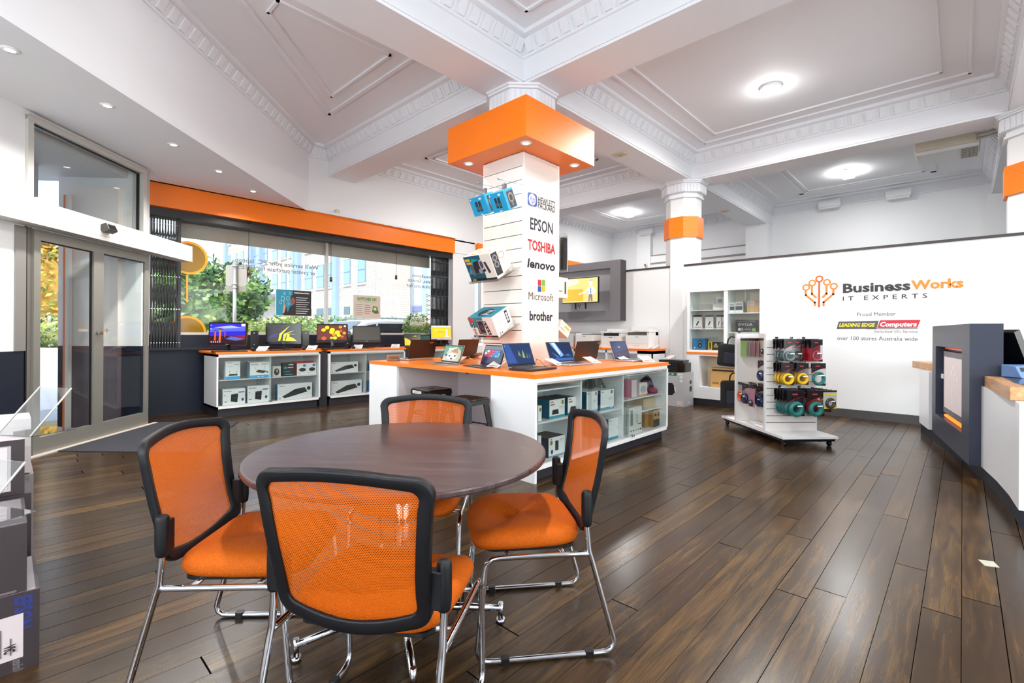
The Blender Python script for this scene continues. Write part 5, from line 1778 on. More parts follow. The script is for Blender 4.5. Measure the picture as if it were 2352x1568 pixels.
AIO = [('r', 0, 0, 1, 1, em('f0b428', 1.)), ('r', 0, .94, 1, 1, em('f0f0f0', .9)), ('t', 'MEET THE NEW', .15, .62, .09, {'W': .5}, em('f8dc90', .8)), ('t', 'COMPUTERS', .3, .5, .06, {'W': .35, 'b': .02}, em('6a4c10', .6)), ('r', .74, .15, .84, .55, em('c8c0e0', .8)), ('e', .79, .66, .06, .08, em('e0c8c0', .8)), ('r', .7, .08, .92, .15, em('f0e8f0', .8))]
t = monitor('white all in one computer with a bright yellow screen, right end of the window', 1014, 790, 7.95, .42, .30, .05, AZ + R(16), mat('d8d8da', .3), AIO, tilt=14)
# small clutter of adapters behind keyboards
for px, lab in ((530, 'tangle of cables behind the first keyboard'), (658, 'tangle of cables behind the second keyboard'), (755, 'loop of black cable beside the leaf monitor'), (868, 'cables and an adapter beside the blank monitor')):
    p = PY(px, 797, 7.84)
    mb = MB(BLACK)
    r_ = random.Random(px)
    mb.tube([(p.x + r_.uniform(-.12, .12), 7.82 + r_.uniform(-.05, .05), WZ1 + r_.uniform(.004, .07)) for _ in range(9)], .0035, 6)
    mb.build('cable_tangle', label=lab, cat='cable')
# =====================================================================
# SPEAKER BOXES ON THE COLUMN
# =====================================================================
def pitched_box(name, label, y0, y1, X, z, d, h, pitch, body, art, side=None, sideart=(), topart=(), group=None, shelf=True, top=None):
    """box facing -X on a sloping acrylic shelf, front bottom edge at X, z between y0<y1"""
    w = y1 - y0
    p = R(pitch)
    # local origin at base centre; front bottom edge is at local y=-d/2
    cx = X + d / 2 * math.cos(p)
    cz = z + d / 2 * math.sin(p)
    t = carton(name, label, 'box', (cx, (y0 + y1) / 2, cz), w, d, h, body=body, side=side, art=art, sideart=sideart, topart=topart, top=top, group=group, rot=(p, 0, -PI / 2))
    return t
def acrylic_shelf(label, y0, y1, X, z, d, pitch):
    p = R(pitch)
    w = y1 - y0 + .05
    t = thing('acrylic_shelf', label, 'shelf', (X, (y0 + y1) / 2, z), 0, 'clear sloping shelves on the display column', rot=(p, 0, -PI / 2))
    L_ = (CX - CA - X) / math.cos(p) - .004
    mb = MB(ACRYL).box(-w / 2, -.03, -.009, w / 2, d, -.004).box(-w / 2, -.03, -.006, w / 2, -.026, .022)
    for s in (-1, 1):
        mb.add([(s * w / 2, -.02, -.006), (s * w / 2, d, -.006), (s * w / 2, d, .08), (s * (w / 2 - .004), -.02, -.006), (s * (w / 2 - .004), d, -.006), (s * (w / 2 - .004), d, .08)], [(0, 1, 2), (5, 4, 3), (0, 3, 4, 1), (1, 4, 5, 2), (2, 5, 3, 0)])
    mb.box(-w / 2, d - .004, -.009, w / 2, L_, -.004)
    mb.build('acrylic_tray', t)
GSB = 'speaker boxes on the left face of the column'
A_SPK = [('r', 0, 0, .62, 1, '14586c'), ('p', [(0, .3), (.3, .9), (.6, .8), (.6, .3)], '2497b0'), ('r', 0, 0, .62, .1, '15131a'), ('r', .3, 0, 1, .08, '15131a'), ('r', .03, .8, .22, .9, 'e3b426'), ('r', .06, .68, .24, .77, 'e3b426'),
         ('p', [(.25, .3), (.7, .35), (.62, .82), (.3, .75)], '2a2730'), ('e', .6, .62, .09, .2, 'c9c9d2'), ('e', .6, .62, .06, .15, '4a4856'), ('e', .5, .38, .07, .1, '9a98a4'), ('e', .22, .55, .07, .13, '5a5866'), ('e', .22, .35, .07, .12, '6a6876'), ('p', [(.7, .7), (.78, .72), (.86, .3), (.78, .26)], '3a3844'), ('t', 'X530', .05, .02, .07, {'b': .04, 's': .2}, 'e3b426')]
A_SPKS = [('r', .04, .1, .42, .95, '2d2a2a'), ('e', .23, .75, .14, .12, '8f8f96'), ('e', .23, .75, .09, .08, '3c3c40'), ('e', .23, .5, .14, .12, '8f8f96'), ('e', .23, .5, .09, .08, '3c3c40'), ('ring', .62, .74, .2, .13, .03, 'd99a3a'), ('t', 'X530', .5, .02, .08, {'b': .03, 's': .2}, 'd0a040')] + [('r', .5, .3 + .06 * k, .8, .31 + .06 * k, 'a8a4a0') for k in range(5)]
pt_ = 28
pitched_box('speaker_box', 'large white and teal speaker box on the clear shelf, middle of the column', 3.60, 4.01, 3.60, 1.785, .26, .29, pt_, 'f0ece6', A_SPK, sideart=A_SPKS, topart=[('ring', .5, .35, .35, .25, .04, 'd9a04a'), ('r', .42, .3, .52, .42, 'e0962a')], group=GSB)
acrylic_shelf('clear sloping shelf under the large speaker box', 3.60, 4.01, 3.60, 1.78, .27, pt_)
A_Z4 = [('r', 0, .5, .6, 1, '1f8aa0'), ('r', .02, .72, .2, .88, 'd03a3a'), ('r', .02, .9, .2, .98, 'd03a3a'), ('r', 0, 0, 1, .09, '1c1a20'), ('p', [(.28, .16), (.58, .14), (.55, .88), (.3, .86)], '2c2430'), ('l', [(.34, .22), (.62, .2), (.6, .84), (.34, .84), (.34, .22)], .015, 'd8d8dc'), ('e', .47, .5, .07, .12, '5a4450')] + [('e', .13 + k * 0, .2 + .17 * k, .05, .07, '26222a') for k in range(4)] + [('e', .13, .2 + .17 * k, .025, .04, 'dcdce0') for k in range(4)] + [('p', [(.66, .14), (.78, .14), (.7, .82), (.6, .82)], '2c2830')] + [('e', .71 - .02 * k, .24 + .17 * k, .03, .05, 'cfcfd6') for k in range(4)] + [('t', 'Z-4', .08, .01, .07, {'b': .04, 's': .2}, 'e8e4e0'), ('r', .5, .02, .75, .07, 'c83a2a')]
pitched_box('speaker_box', 'white and teal speaker box on the lowest clear shelf of the column', 3.60, 3.98, 3.62, 1.165, .27, .24, pt_, 'efe9e4', A_Z4, sideart=[('r', .72, .3, .88, .9, '26222a'), ('e', .8, .45, .05, .07, 'd8d8dc'), ('e', .8, .6, .05, .07, 'd8d8dc'), ('e', .8, .75, .05, .07, 'd8d8dc'), ('t', 'Z-4', .08, .05, .12, {'b': .02, 's': .2}, '6a6460')] + [('r', .15, .4 + .07 * k, .5, .41 + .07 * k, 'b4aaa6') for k in range(6)], topart=[('r', 0, 0, 1, 1, '1f8aa0'), ('e', .5, .45, .28, .34, '16323c'), ('t', 'Z', .4, .25, .4, {'b': .05, 's': .2}, 'b8c4c8')], group=GSB)
acrylic_shelf('clear sloping shelf under the lowest speaker box', 3.60, 3.98, 3.62, 1.16, .28, pt_)
A_BLU = [('r', .3, .22, .45, .75, '2b2a2e'), ('r', .5, .2, .66, .74, '2b2a2e'), ('e', .375, .4, .05, .1, '6a686e'), ('e', .58, .38, .05, .1, '6a686e'), ('r', .05, .86, .12, .94, 'e8f4fa'), ('r', .62, .82, .78, .92, 'dfeef6'), ('r', .45, .03, .6, .08, 'dfeef6')]
S_BLU = [('r', .25, .05, .95, .9, '37302e'), ('e', .6, .55, .26, .26, '8c847c'), ('e', .6, .55, .17, .17, '2e2826'), ('e', .6, .2, .12, .08, '6c645c')]
for k, (a, b) in enumerate((((1088, 499), (1122, 491)), ((1132, 491), (1166, 482)))):
    p0 = PX(a[0], a[1], 3.56); p1 = PX(b[0], b[1], 3.56)
    pitched_box('small_speaker_box', ['bright blue small speaker box hanging on the left hook, top of the column', 'bright blue small speaker box hanging on the right hook, top of the column'][k], p1.y, p0.y, 3.56, p0.z, .15, .20, pt_, '1fa0d4', A_BLU, sideart=S_BLU, group='blue speaker boxes at the top of the column')
    yc = (p0.y + p1.y) / 2
    mb = MB(CHROME).cyl((CX - CA, yc, p0.z + .36), (3.5, yc, p0.z + .33), .004, n=6).cyl((3.5, yc, p0.z + .33), (3.49, yc, p0.z + .36), .004, n=6)
    mb.cyl((3.6, yc, p0.z + .34), (3.6, yc, p0.z + .24), .003, n=6).box(3.585, yc - .02, p0.z + .25, 3.615, yc + .02, p0.z + .30)
    mb.build('slatwall_hook', bpy.data.objects['display_column']).matrix_parent_inverse = bpy.data.objects['display_column'].matrix_world.inverted() if False else Matrix.Translation((-CX, -CY, -.88))
# goods on the far face of the column
def keypack(label, y0, y1, x0, x1, z0, z1):
    t = thing('keyboard_pack', label, 'packaged keyboard', ((x0 + x1) / 2, (y0 + y1) / 2, z0), group='packs on the far face of the column')
    hx, hy, h = (x1 - x0) / 2, (y1 - y0) / 2, z1 - z0
    MB(mat('c9c4bd', .25)).box(hx - .01, -hy, 0, hx, hy, h).build('tray', t)
    MB(mat('26221f', .3)).box(-hx + .01, -hy + .01, .02, hx - .012, hy - .01, h - .03).build('keyboard', t)
    MB(CHROME).cyl((CX + CA - (x0 + x1) / 2, 0, h * .97), (hx, 0, h * .97), .004, n=6).build('peg_hook', t)
    MB(ACRYL).box(-hx, -hy, -.005, hx - .011, -hy + .003, h + .02).box(-hx, -hy, -.005, -hx + .003, hy, h + .02).build('blister', t)
keypack('tall keyboard pack on the far face of the column, nearest the face', 3.58, 3.75, 4.59, 4.65, PY(1290, 622, 3.6).z, PY(1290, 546, 3.6).z)
keypack('tall keyboard pack on the far face of the column, outermost', 3.58, 3.75, 4.72, 4.81, PY(1298, 622, 3.6).z, PY(1298, 540, 3.6).z)
keypack('narrow dark pack high on the far face of the column', 3.58, 3.72, 4.58, 4.625, PY(1283, 500, 3.6).z, PY(1283, 456, 3.6).z)
carton('white_box', 'white printed box sticking out behind the column, beside the television', 'box', (4.70, 3.66, PY(1290, 683, 3.6).z), .22, .16, .25, body='e4ddd6', art=[('r', .7, .2, .85, .8, '44403c'), ('r', .2, .3, .5, .35, '77716b')], rot=(0, 0, R(0)))
carton('white_box', 'tilted white box with yellow print behind the foot of the column', 'box', (4.72, 3.66, PY(1290, 765, 3.6).z), .22, .16, .14, body='e8ded4', art=[('r', .4, .6, .9, .8, 'd8b83a'), ('r', .1, .3, .5, .35, '77716b')], rot=(0, R(30), 0))

# =====================================================================
# SHOPFRONT DETAILS
# =====================================================================
def grille(label, x0, x1, z0, z1, n, y=8.46):
    t = thing('folding_grille', label, 'security grille', (0, 0, 0), group='black folding security grilles')
    st = (x1 - x0) / (n - .5)
    for k in range(n):
        x = x0 + st * k
        MB(BLACK).box(x, y - .012, z0, x + st * .42, y + .012, z1).build('bar', t)
    mb = MB(BLACK)
    zs = [z0 + (z1 - z0) * v for v in (.04, .3, .55, .78, .95)]
    for za, zb in zip(zs[:-1], zs[1:]):
        for k in range(n - 1):
            x = x0 + st * (k + .2)
            mb.cyl((x, y - .016, za), (x + st, y - .016, zb), .006, n=4, smooth=False).cyl((x + st, y + .016, za), (x, y + .016, zb), .006, n=4, smooth=False)
    mb.build('lattice', t)
    mb = MB(CHROME)
    for z in zs:
        for k in range(n):
            x = x0 + st * (k + .2)
            mb.cyl((x, y - .018, z), (x, y - .026, z), .007, n=6)
    mb.build('rivets', t)
    MB(mat('1b1c22', .4)).box(x1 - .03, y - .02, z0, x1 + .01, y + .02, z1).build('end_post', t)
grille('black folded security grille at the left end of the shopfront window', 1.44, PY(412, 700, 8.46).x, .965, 2.86, 11)
grille('black folded security grille at the right end of the shopfront window', PY(989, 700, 8.46).x, 6.86, .965, 2.86, 13)

# orange disc emblem on the glass
OV = mat('8a6606', .25); OVR = mat('f59a10', .3)
t = thing('window_emblem', 'olive and orange discs joined by a stem on the window glass', 'window sticker', (0, 0, 0))
for (a, b, r_) in ((432, 600, 38), (430, 771, 38)):
    c = PY(a, b, 8.64); e = PY(a, b - r_, 8.64)
    rr = e.z - c.z
    mb = MB(OVR).cyl((c.x, 8.640, c.z), (c.x, 8.634, c.z), rr, n=40, smooth=False)
    mb.m(OV).cyl((c.x, 8.633, c.z), (c.x, 8.630, c.z), rr - .035, n=40, smooth=False)
    if b > 700:
        mb = MB()
        for m_, y, r1 in ((OVR, 8.64, rr), (OV, 8.633, rr - .035)):
            zc = PY(430, 775, 8.64).z + .01
            pts = [(c.x + r1 * math.cos(R(q)), c.z + r1 * math.sin(R(q))) for q in range(0, 181, 9)]
            pts = [(x, max(z, 1.17)) for x, z in pts]
            mb.m(m_)
            mb.M = Matrix.Rotation(PI / 2, 4, 'X')
            mb.prism(pts, -y, -y + .004)
            mb.M = Matrix.Identity(4)
    mb.build('disc', t)
c0 = PY(428, 640, 8.64); c1 = PY(428, 702, 8.64)
MB(OVR).box(c0.x - .014, 8.632, c1.z, c0.x + .014, 8.64, c0.z).build('stem', t)
# small orange nodes near the right grille
t = thing('window_emblem', 'column of small orange ring stickers at the right end of the window', 'window sticker', (0, 0, 0))
for k, b in enumerate((681, 692, 703, 713.5, 724, 735, 746)):
    c = PY(980, b, 8.64)
    mb = MB()
    mb.art((c.x, 8.64, c.z), (1, 0, 0), (0, 0, 1), [('ring', 0, 0, .035, .035, .012, OVR), ('r', .03, -.008, .09, .008, OVR)] + ([('e', 0, 0, .035, .035, OVR)] if k > 4 else []), lift=.002)
    mb.build('node', t)
# mirrored lettering on the glass (read from outside)
LET = mat('6a6a70', .5); LETW = mat('eeeeee', .5)
t = thing('window_lettering', 'grey service lettering on the left glass pane, mirrored from inside', 'window lettering', (0, 0, 0))
def glass_text(par, txt, xl, xr, yb, yt, m_, Y=8.645):
    a = PY(xl, yb, Y); b = PY(xr, yb, Y); c = PY((xl + xr) / 2, yt, Y); d = PY((xl + xr) / 2, yb, Y)
    mb = MB()
    mb.art((0, Y, 0), (1, 0, 0), (0, 0, 1), [('t', txt, b.x, d.z, c.z - d.z, {'W': b.x - a.x, 'mir': True, 'b': .01}, m_)], lift=.001)
    mb.build('lettering', par)
glass_text(t, "We'll service your PC, laptop", 538, 730, 616, 606, LET)
glass_text(t, 'or printer purchase for FREE!*', 541, 722, 630, 620, LET)
t = thing('window_lettering', 'grey and white service lettering on the right glass pane, mirrored from inside', 'window lettering', (0, 0, 0))
glass_text(t, 'Installation', 946, 990, 640, 632, LET)
glass_text(t, 'Sales, Service', 936, 992, 651, 643, LET)
glass_text(t, 'Solutions for', 932, 992, 663, 655, LET)
glass_text(t, 'LAPTOPS', 944, 974, 738, 730, LETW)
glass_text(t, 'PRINTERS', 941, 975, 749, 741, LETW)

# hanging posters
def poster(label, xl, xr, yt, yb, Y, body, art):
    a = PY(xl, yt, Y); b = PY(xr, yb, Y); m_ = PY((xl + xr) / 2, yt, Y).z; m2 = PY((xl + xr) / 2, yb, Y).z
    w, h = b.x - a.x, m_ - m2
    t = thing('hanging_poster', label, 'poster', ((a.x + b.x) / 2, Y, m2), group='posters hanging in the window')
    MB(mat('e9e6e2', .4)).box(-w / 2, 0, 0, w / 2, .006, h).build('poster_board', t)
    mb = MB()
    mb.art((-w / 2, 0, 0), (1, 0, 0), (0, 0, 1), fr([('r', .012, .015, .988, .985, body)] + art, w, h))
    mb.build('poster_print', t)
    for s in (-.33, .33):
        MB(mat('b0b0b0', .3)).cyl((s * w, .003, h), (s * w, .003, 2.975 - m2), .0015, n=4).build('hanging_wire', t)
SKIN = 'c58a6c'
poster('teal and black poster with a man touching icons, hanging left in the window', 632, 715, 671, 731, 8.42, '1b1a1d',
       [('r', .012, .015, .46, .985, '1f7c96'), ('p', [(.2, .015), (.26, .4), (.3, .3), (.34, .015)], '1a1416'), ('p', [(.19, .1), (.21, .38), (.26, .42), (.27, .3), (.23, .1)], SKIN), ('l', [(.225, .4), (.225, .55)], .018, SKIN), ('p', [(.3, .015), (.38, .35), (.5, .45), (.58, .015)], '17130f'), ('e', .47, .6, .065, .17, '7c4630'), ('p', [(.4, .62), (.43, .8), (.53, .8), (.55, .62), (.47, .72)], '1a1210'),
        ('ring', .19, .65, .05, .09, .008, 'b9dce6'), ('ring', .33, .66, .045, .08, .007, 'b9dce6'), ('ring', .13, .5, .035, .06, .006, 'b9dce6'), ('ring', .24, .84, .03, .05, .006, 'b9dce6'), ('ring', .38, .86, .03, .05, .006, 'b9dce6'), ('ring', .35, .46, .025, .04, .006, 'b9dce6'),
        ('t', 'Complete Business Solutions', .5, .87, .05, {'W': .43, 'b': .03}, 'f0f0f0')] + [('r', .55, .1 + .085 * k, .55 + .3 + .08 * ((k * 7) % 3) / 2, .12 + .085 * k, 'cfcfcf') for k in range(8)])
poster('beige poster with green heading lettering, hanging right in the window', 810.5, 873.5, 682, 735, 8.42, 'cdc0b4',
       [('t', 'SWITCHED ON', .14, .78, .12, {'W': .7, 'b': .05}, '3f8f2a'), ('t', 'SOLUTIONS TO YOUR COMPUTER CONCERNS', .14, .7, .04, {'W': .66}, '6a645c'),
        ('p', [(.68, .3), (.8, .22), (.93, .24), (.88, .52), (.72, .56)], '6a5248'), ('e', .79, .43, .1, .1, '5aa03a'), ('e', .79, .43, .05, .05, 'cfe0c0')] + [('r', .1, .16 + .085 * k, .3 + .05 * (k % 2), .18 + .085 * k, '7a7068') for k in range(6)] + [('r', .4, .22 + .085 * k, .58 + .05 * (k % 2), .24 + .085 * k, '7a7068') for k in range(5)] + [('r', .05, .15 + .085 * k, .075, .19 + .085 * k, 'b8c03a') for k in range(6)])

# pendant bulbs
pb = None
for k, (x, yb, yt) in enumerate(((573, 652, 516), (763, 664, 543), (913, 657, 566))):
    Y = 8.30
    c = PY(x, yb - 18, Y); top = 2.97
    c = Vector((c.x, 8.37, c.z))
    lab = ['bare glass pendant bulb on a black cord in front of the left window pane', 'bare glass pendant bulb on a black cord right of the window mullion', 'bare glass pendant bulb on a black cord left of the right grille'][k]
    t = thing('pendant_bulb', lab, 'pendant lamp', (c.x, c.y, top), group='pendant bulbs in the window')
    dz = PY(x, yb - 10, 8.37).z - top
    MB(BLACK).cyl((0, 0, -.03), (0, 0, 0), .045, n=14).m(CHROME).cyl((0, 0, -.05), (0, 0, -.03), .01, n=8).build('ceiling_rose', t)
    MB(BLACK).cyl((0, 0, dz + .1), (0, 0, -.05), .004, n=6).build('cord', t)
    MB(mat('6a3a20', .35, .4)).cyl((0, 0, dz + .02), (0, 0, dz + .1), .024, n=12).build('socket', t)
    MB(GLASS).ball((0, 0, dz - .05), (.055, .055, .07), 16, 10).m(mat('ffca80', .4, emit=6)).cyl((0, 0, dz - .08), (0, 0, dz - .02), .004, n=6).build('glass_bulb', t)
# detector on the cornice above the fascia
p = PY(771, 494, 8.30)
t = thing('motion_detector', 'small white motion detector above the orange fascia', 'detector', (p.x, 8.30, p.z))
MB(mat('d8cfb8', .5)).box(-.035, -.05, -.06, .035, .02, .06).m(mat('6a5c50', .5)).box(-.03, -.052, -.055, .03, -.05, -.02).build('housing', t)

# door mat
t = thing('door_mat', 'dark grey entrance mat inside the sliding door', 'door mat', (0, 0, 0))
m0, m1 = PZ(147, 1048), PZ(345, 1051)
u0 = (m0 - D0).dot(dd); u1 = DL + .12
q0 = D0 + dd * u0 + dn * .08; q1 = D0 + dd * u1 + dn * .08
MB(mat('3a3a40', .95, bump=.6, bscale=400)).prism([(q0.x, q0.y), (q1.x, q1.y), (q1.x + .75, q1.y - .65), (m1.x + .35, m1.y - .30), (m0.x, m0.y)], 0.0, .008).build('mat_pile', t)

# =====================================================================
# RIGHT WALL: sign, storage cabinet, printers, television
# =====================================================================
WXF = PXX - .0015
def wface(x, y):
    p = PX(x, y, PXX)
    return -p.y, p.z        # u to the right = -Y
t = thing('wall_sign', 'large orange and dark lettered sign with a branching emblem on the white wall', 'wall sign', (0, 0, 0))
OU, ON = mat('e2802a', .4), mat('c85a1e', .4)
mb = MB()
it = []
def P2(x, y): return wface(x, y)
nodes = [((1850.5, 652.5), 7.8), ((1864.5, 642), 7.8), ((1880.5, 632.5), 8), ((1898, 640), 7.8), ((1914, 649), 8)]
for k, ((x, y), r_) in enumerate(nodes):
    u, z = P2(x, y); u2, z2 = P2(x, y - r_)
    rr = (z2 - z)
    it.append(('ring', u, z, rr * 1.0, rr, rr * .42, ON if k == 2 else OU))
def ln(pts, col): it.append(('l', [P2(*q) for q in pts], .027, col))
ln([(1849.5, 661), (1850, 670), (1871, 687), (1871, 693)], OU)
ln([(1863.5, 650), (1864, 667), (1873.5, 675)], OU)
ln([(1880.5, 641), (1880.5, 696)], ON)
ln([(1897.5, 648), (1897.5, 666), (1889, 674)], OU)
ln([(1913, 657), (1913, 667), (1891, 686), (1891, 693)], OU)
mb.art((WXF, 0, 0), (0, -1, 0), (0, 0, 1), it, lift=.0008)
mb.build('emblem', t, label='orange branching circuit tree emblem')
def wt(par, txt, xl, xr, ybl, ytl, col, name='lettering', label=None, **op):
    """ybl: baseline px at left, ytl: top px at left"""
    u0, z0 = P2(xl, ybl); u1, _ = P2(xr, ybl); _, z1 = P2(xl, ytl)
    mb = MB()
    o = dict(op); o['W'] = u1 - u0
    mb.art((WXF, 0, 0), (0, -1, 0), (0, 0, 1), [('t', txt, u0, z0, z1 - z0, o, col)], lift=.0008)
    return mb.build(name, par, label=label)
DG = mat('332f33', .5)
wt(t, 'Business', 1935, 2090, 663.5, 643, DG, b=.035)
wt(t, 'Works', 2091, 2212, 654, 634, mat('e8871e', .4), b=.04, label='orange lettering')
wt(t, 'IT EXPERTS', 1935, 2129, 682, 672, DG, sp=1.7, b=.008)
wt(t, 'Proud Member', 1968, 2057, 717, 708.5, mat('5c5a5a', .5))
wt(t, 'over 100 stores Australia wide', 1923, 2108, 772, 763, mat('5c5a5a', .5))
mb = MB()
q = lambda x, y: P2(x, y)
mb.art((WXF, 0, 0), (0, -1, 0), (0, 0, 1), [('p', [q(1921.5, 747), q(2013, 745.5), q(2018, 727), q(1926, 730)], '55525a'), ('p', [q(2014.5, 744), q(2107, 742), q(2114, 724), q(2021, 726)], 'c4263a'), ('p', [q(1990, 746.5), q(2108, 744.2), q(2108, 743.2), q(1990, 745.5)], '222222')], lift=.0008)
mb.build('logo_plate', t, label='grey and red slanted bar')
w_ = wt(t, 'LEADING EDGE', 1927, 2010, 741.5, 734, mat('f0e020', .4), b=.04, s=.25)
w_.location.x -= .002
w_ = wt(t, 'Computers', 2021, 2106, 740, 730, mat('f4f4f4', .4), b=.04, s=.2)
w_.location.x -= .002
wt(t, 'Switched On Service', 2007, 2108, 754.5, 748.5, mat('6a686a', .5), s=.2)

# tall storage cabinet
FXC = 8.1
ya, yb = 2.265, 3.47
t = thing('storage_cabinet', 'tall white wall cabinet with glass doors above and an open niche below', 'cabinet', (0, 0, 0))
mb = MB(WHITE)
yn0, yn1 = 2.35, 3.262
mb.box(FXC, yn1, .12, PXX - .005, yb, .865).box(FXC, ya, .12, PXX - .005, yn0, .865).box(FXC, yn0, .12, PXX - .005, yn1, .315).box(FXC, yn0, .84, PXX - .005, yn1, .865)
mb.m(mat('d6c8b2', .5)).box(PXX - .03, yn0, .315, PXX - .006, yn1, .84)
mb.build('lower_carcass', t)
MB(ORANGE).box(FXC - .008, ya - .005, .868, PXX - .005, yb + .005, .903).build('countertop', t)
MB(CHAR).box(FXC + .06, ya + .03, 0, PXX - .02, yb - .02, .12).build('kickboard', t)
mb = MB(WHITE)
mb.box(FXC, yb - .04, .903, PXX - .005, yb, 1.925).box(FXC, ya, .903, PXX - .005, ya + .05, 1.925).box(FXC, ya, 1.925, PXX - .005, yb, 2.015).box(FXC + .01, ya + .05, .903, PXX - .02, yb - .04, .94)
mb.m(mat('dfd6cc', .5)).box(PXX - .03, ya + .05, .94, PXX - .006, yb - .04, 1.925)
mb.build('upper_carcass', t)
MB(LAM).box(FXC + .01, 2.80, .94, PXX - .02, 2.86, 1.93).build('divider', t)
for (y0, y1, z) in ((2.86, yb - .04, 1.62), (2.86, yb - .04, 1.305), (ya + .05, 2.80, 1.56), (ya + .05, 2.80, 1.245)):
    MB(WHITE).box(FXC + .05, y0, z - .018, PXX - .03, y1, z).build('shelf', t)
for k, (y0, y1) in enumerate(((2.83, yb - .045), (ya + .055, 2.85))):
    MB(GLASS_CASE).box(FXC + .012 + .01 * k, y0, .945, FXC + .016 + .01 * k, y1, 1.92).build('glass_door', t)
def cbox(name, label, xl, xr, yb_, yt_, z, d=.1, X=FXC + .12, group=None, **kw):
    """box facing -X in the storage cabinet from photo columns"""
    a = PX(xl, (yb_ + yt_) / 2, X); b = PX(xr, (yb_ + yt_) / 2, X)
    h = PX((xl + xr) / 2, yt_, X).z - PX((xl + xr) / 2, yb_, X).z
    return carton(name, label, 'box', (X + d / 2, (a.y + b.y) / 2, z), a.y - b.y, d, h, rotz=-PI / 2, group=group, **kw)
for k, (a, b) in enumerate(((1592, 1612), (1620, 1638), (1645, 1656), (1657, 1663))):
    cbox('blister_pack', ['white pack with a black header on the middle left shelf, leftmost', 'white pack with a dark gadget print, second on the middle left shelf', 'white pack with a black header, third on the middle left shelf', 'narrow white pack beside the divider on the middle left shelf'][k], a, b, 747, 716, 1.306, .05, body='ece6e6', side='d8b8b8', art=[('r', 0, .85, 1, 1, '1c1a1e'), ('p', [(.3, .25), (.45, .2), (.7, .5), (.55, .56)], '3a3a44'), ('r', .1, .06, .9, .12, 'd05a5a')], group='white hanging packs on the cabinet shelf')
cbox('camera_box', 'blue box with a black round camera print on the bottom left shelf', 1592, 1620, 796, 771, .945, .14, body='1b78b4', art=[('e', .58, .66, .14, .2, '16181c'), ('e', .58, .35, .17, .22, '16181c'), ('e', .58, .66, .06, .09, '9aa8b0'), ('e', .58, .35, .06, .09, '9aa8b0'), ('r', .08, .08, .2, .22, 'e0d8d0')])
cbox('drive_box', 'small yellow box on the bottom left shelf of the cabinet', 1627, 1636, 797, 779, .945, .1, body='e0c020', art=[('r', .3, .1, .7, .9, '2a261c')])
cbox('drive_box', 'small black box with coloured print beside the yellow box', 1637, 1662, 797, 779, .945, .1, body='201e22', art=[('r', .1, .3, .5, .6, 'a09a3a'), ('r', .55, .3, .9, .6, '7a6a58'), ('e', .3, .7, .1, .12, 'c0c0c0')])
cbox('white_box', 'white box with grey print on the top left shelf of the cabinet', 1637, 1663, 703, 690, 1.621, .12, body='e8e2de', art=[('r', .2, .4, .8, .6, 'c8c0bc')])
cbox('white_box', 'small white printed box stacked above the flat white box', 1644, 1662, 690, 673, 1.71, .12, body='dcdcdc', art=[('r', .2, .2, .8, .7, '8a8a90')])
cbox('white_box', 'white box with grey print, left of the pair on the top right shelf', 1671, 1687, 709, 685, 1.561, .12, body='e9e9ea', art=[('r', .05, .25, .95, .6, '55555c'), ('r', .1, .7, .9, .85, 'b0b0b4')])
cbox('white_box', 'white box with grey print, right of the pair on the top right shelf', 1688, 1705, 709, 684, 1.561, .12, body='e9e9ea', art=[('r', .05, .25, .95, .6, '55555c'), ('r', .1, .7, .9, .85, 'b0b0b4')])
cbox('cardboard_box', 'tan cardboard box on the top right shelf of the cabinet', 1715, 1748, 708, 681, 1.561, .18, body='c69a6c', art=[('r', .05, .6, .5, .95, 'e4ddd6'), ('r', .1, .65, .45, .9, 'b8b0aa')])
cbox('graphics_card_box', 'dark grey box with silver lettering and a green corner on the lower right shelf', 1689, 1736, 755, 727, 1.246, .12, body='2c2b2e', art=[('t', 'EVGA', .15, .5, .26, {'W': .7, 'b': .02}, 'b8b8bc'), ('r', .82, .06, .98, .3, '7aa834'), ('e', .2, .22, .07, .12, 'd0d0d0'), ('e', .33, .22, .07, .12, '8a8a90'), ('r', .45, .15, .75, .28, '77777c'), ('r', .05, .85, .95, .92, '77777c')])
o = price_stand('sloping price card on the counter of the tall cabinet, behind the black bag', (FXC + .14, 2.6, .945), -PI / 2, w=.18)
cbox('cardboard_box', 'large brown cardboard box with a black stripe in the open niche', 1633, 1700, 886, 841, .317, .24, X=FXC + .09, body='c69a5c', art=[('r', .06, .84, .8, .93, '241e18'), ('t', 'EATON', .08, .18, .09, {'b': .04, 'W': .2}, '241c14')])

# silver box and black laser printer on the floor
c = Vector((7.76, 3.50))
t = carton('printer_box', 'silver box with a black printer picture standing on the floor by the column', 'box', (7.90, 3.60, 0), .50, .38, .565, body='b9b9bc', rotz=-PI / 2,
       art=[('r', .3, .9, .75, .985, '2f7d3a'), ('e', .45, .945, .04, .02, 'f0f0f0'), ('e', .6, .945, .04, .02, 'f0f0f0'), ('r', .78, .92, .95, .98, 'dcdcdc'), ('p', [(.05, .3), (.6, .32), (.7, .42), (.7, .55), (.6, .68), (.1, .68)], '16161a'), ('r', .86, .72, .96, .8, 'e4e4e4'), ('r', .86, .84, .96, .9, 'e4e4e4'), ('r', .76, .05, .95, .16, 'd9c8c4'), ('p', [(.68, .44), (.72, .42), (.72, .56), (.66, .6)], 'dfe4e8')],
       sideart=[('e', .7, .5, .14, .09, '1a1a1c'), ('e', .7, .7, .1, .06, '1a1a1c'), ('e', .5, .1, .1, .03, 'e0e0e0')])
t = thing('laser_printer', 'glossy black laser printer standing on the silver box', 'printer', (7.88, 3.60, .566), -PI / 2)
mb = MB(BLACKG)
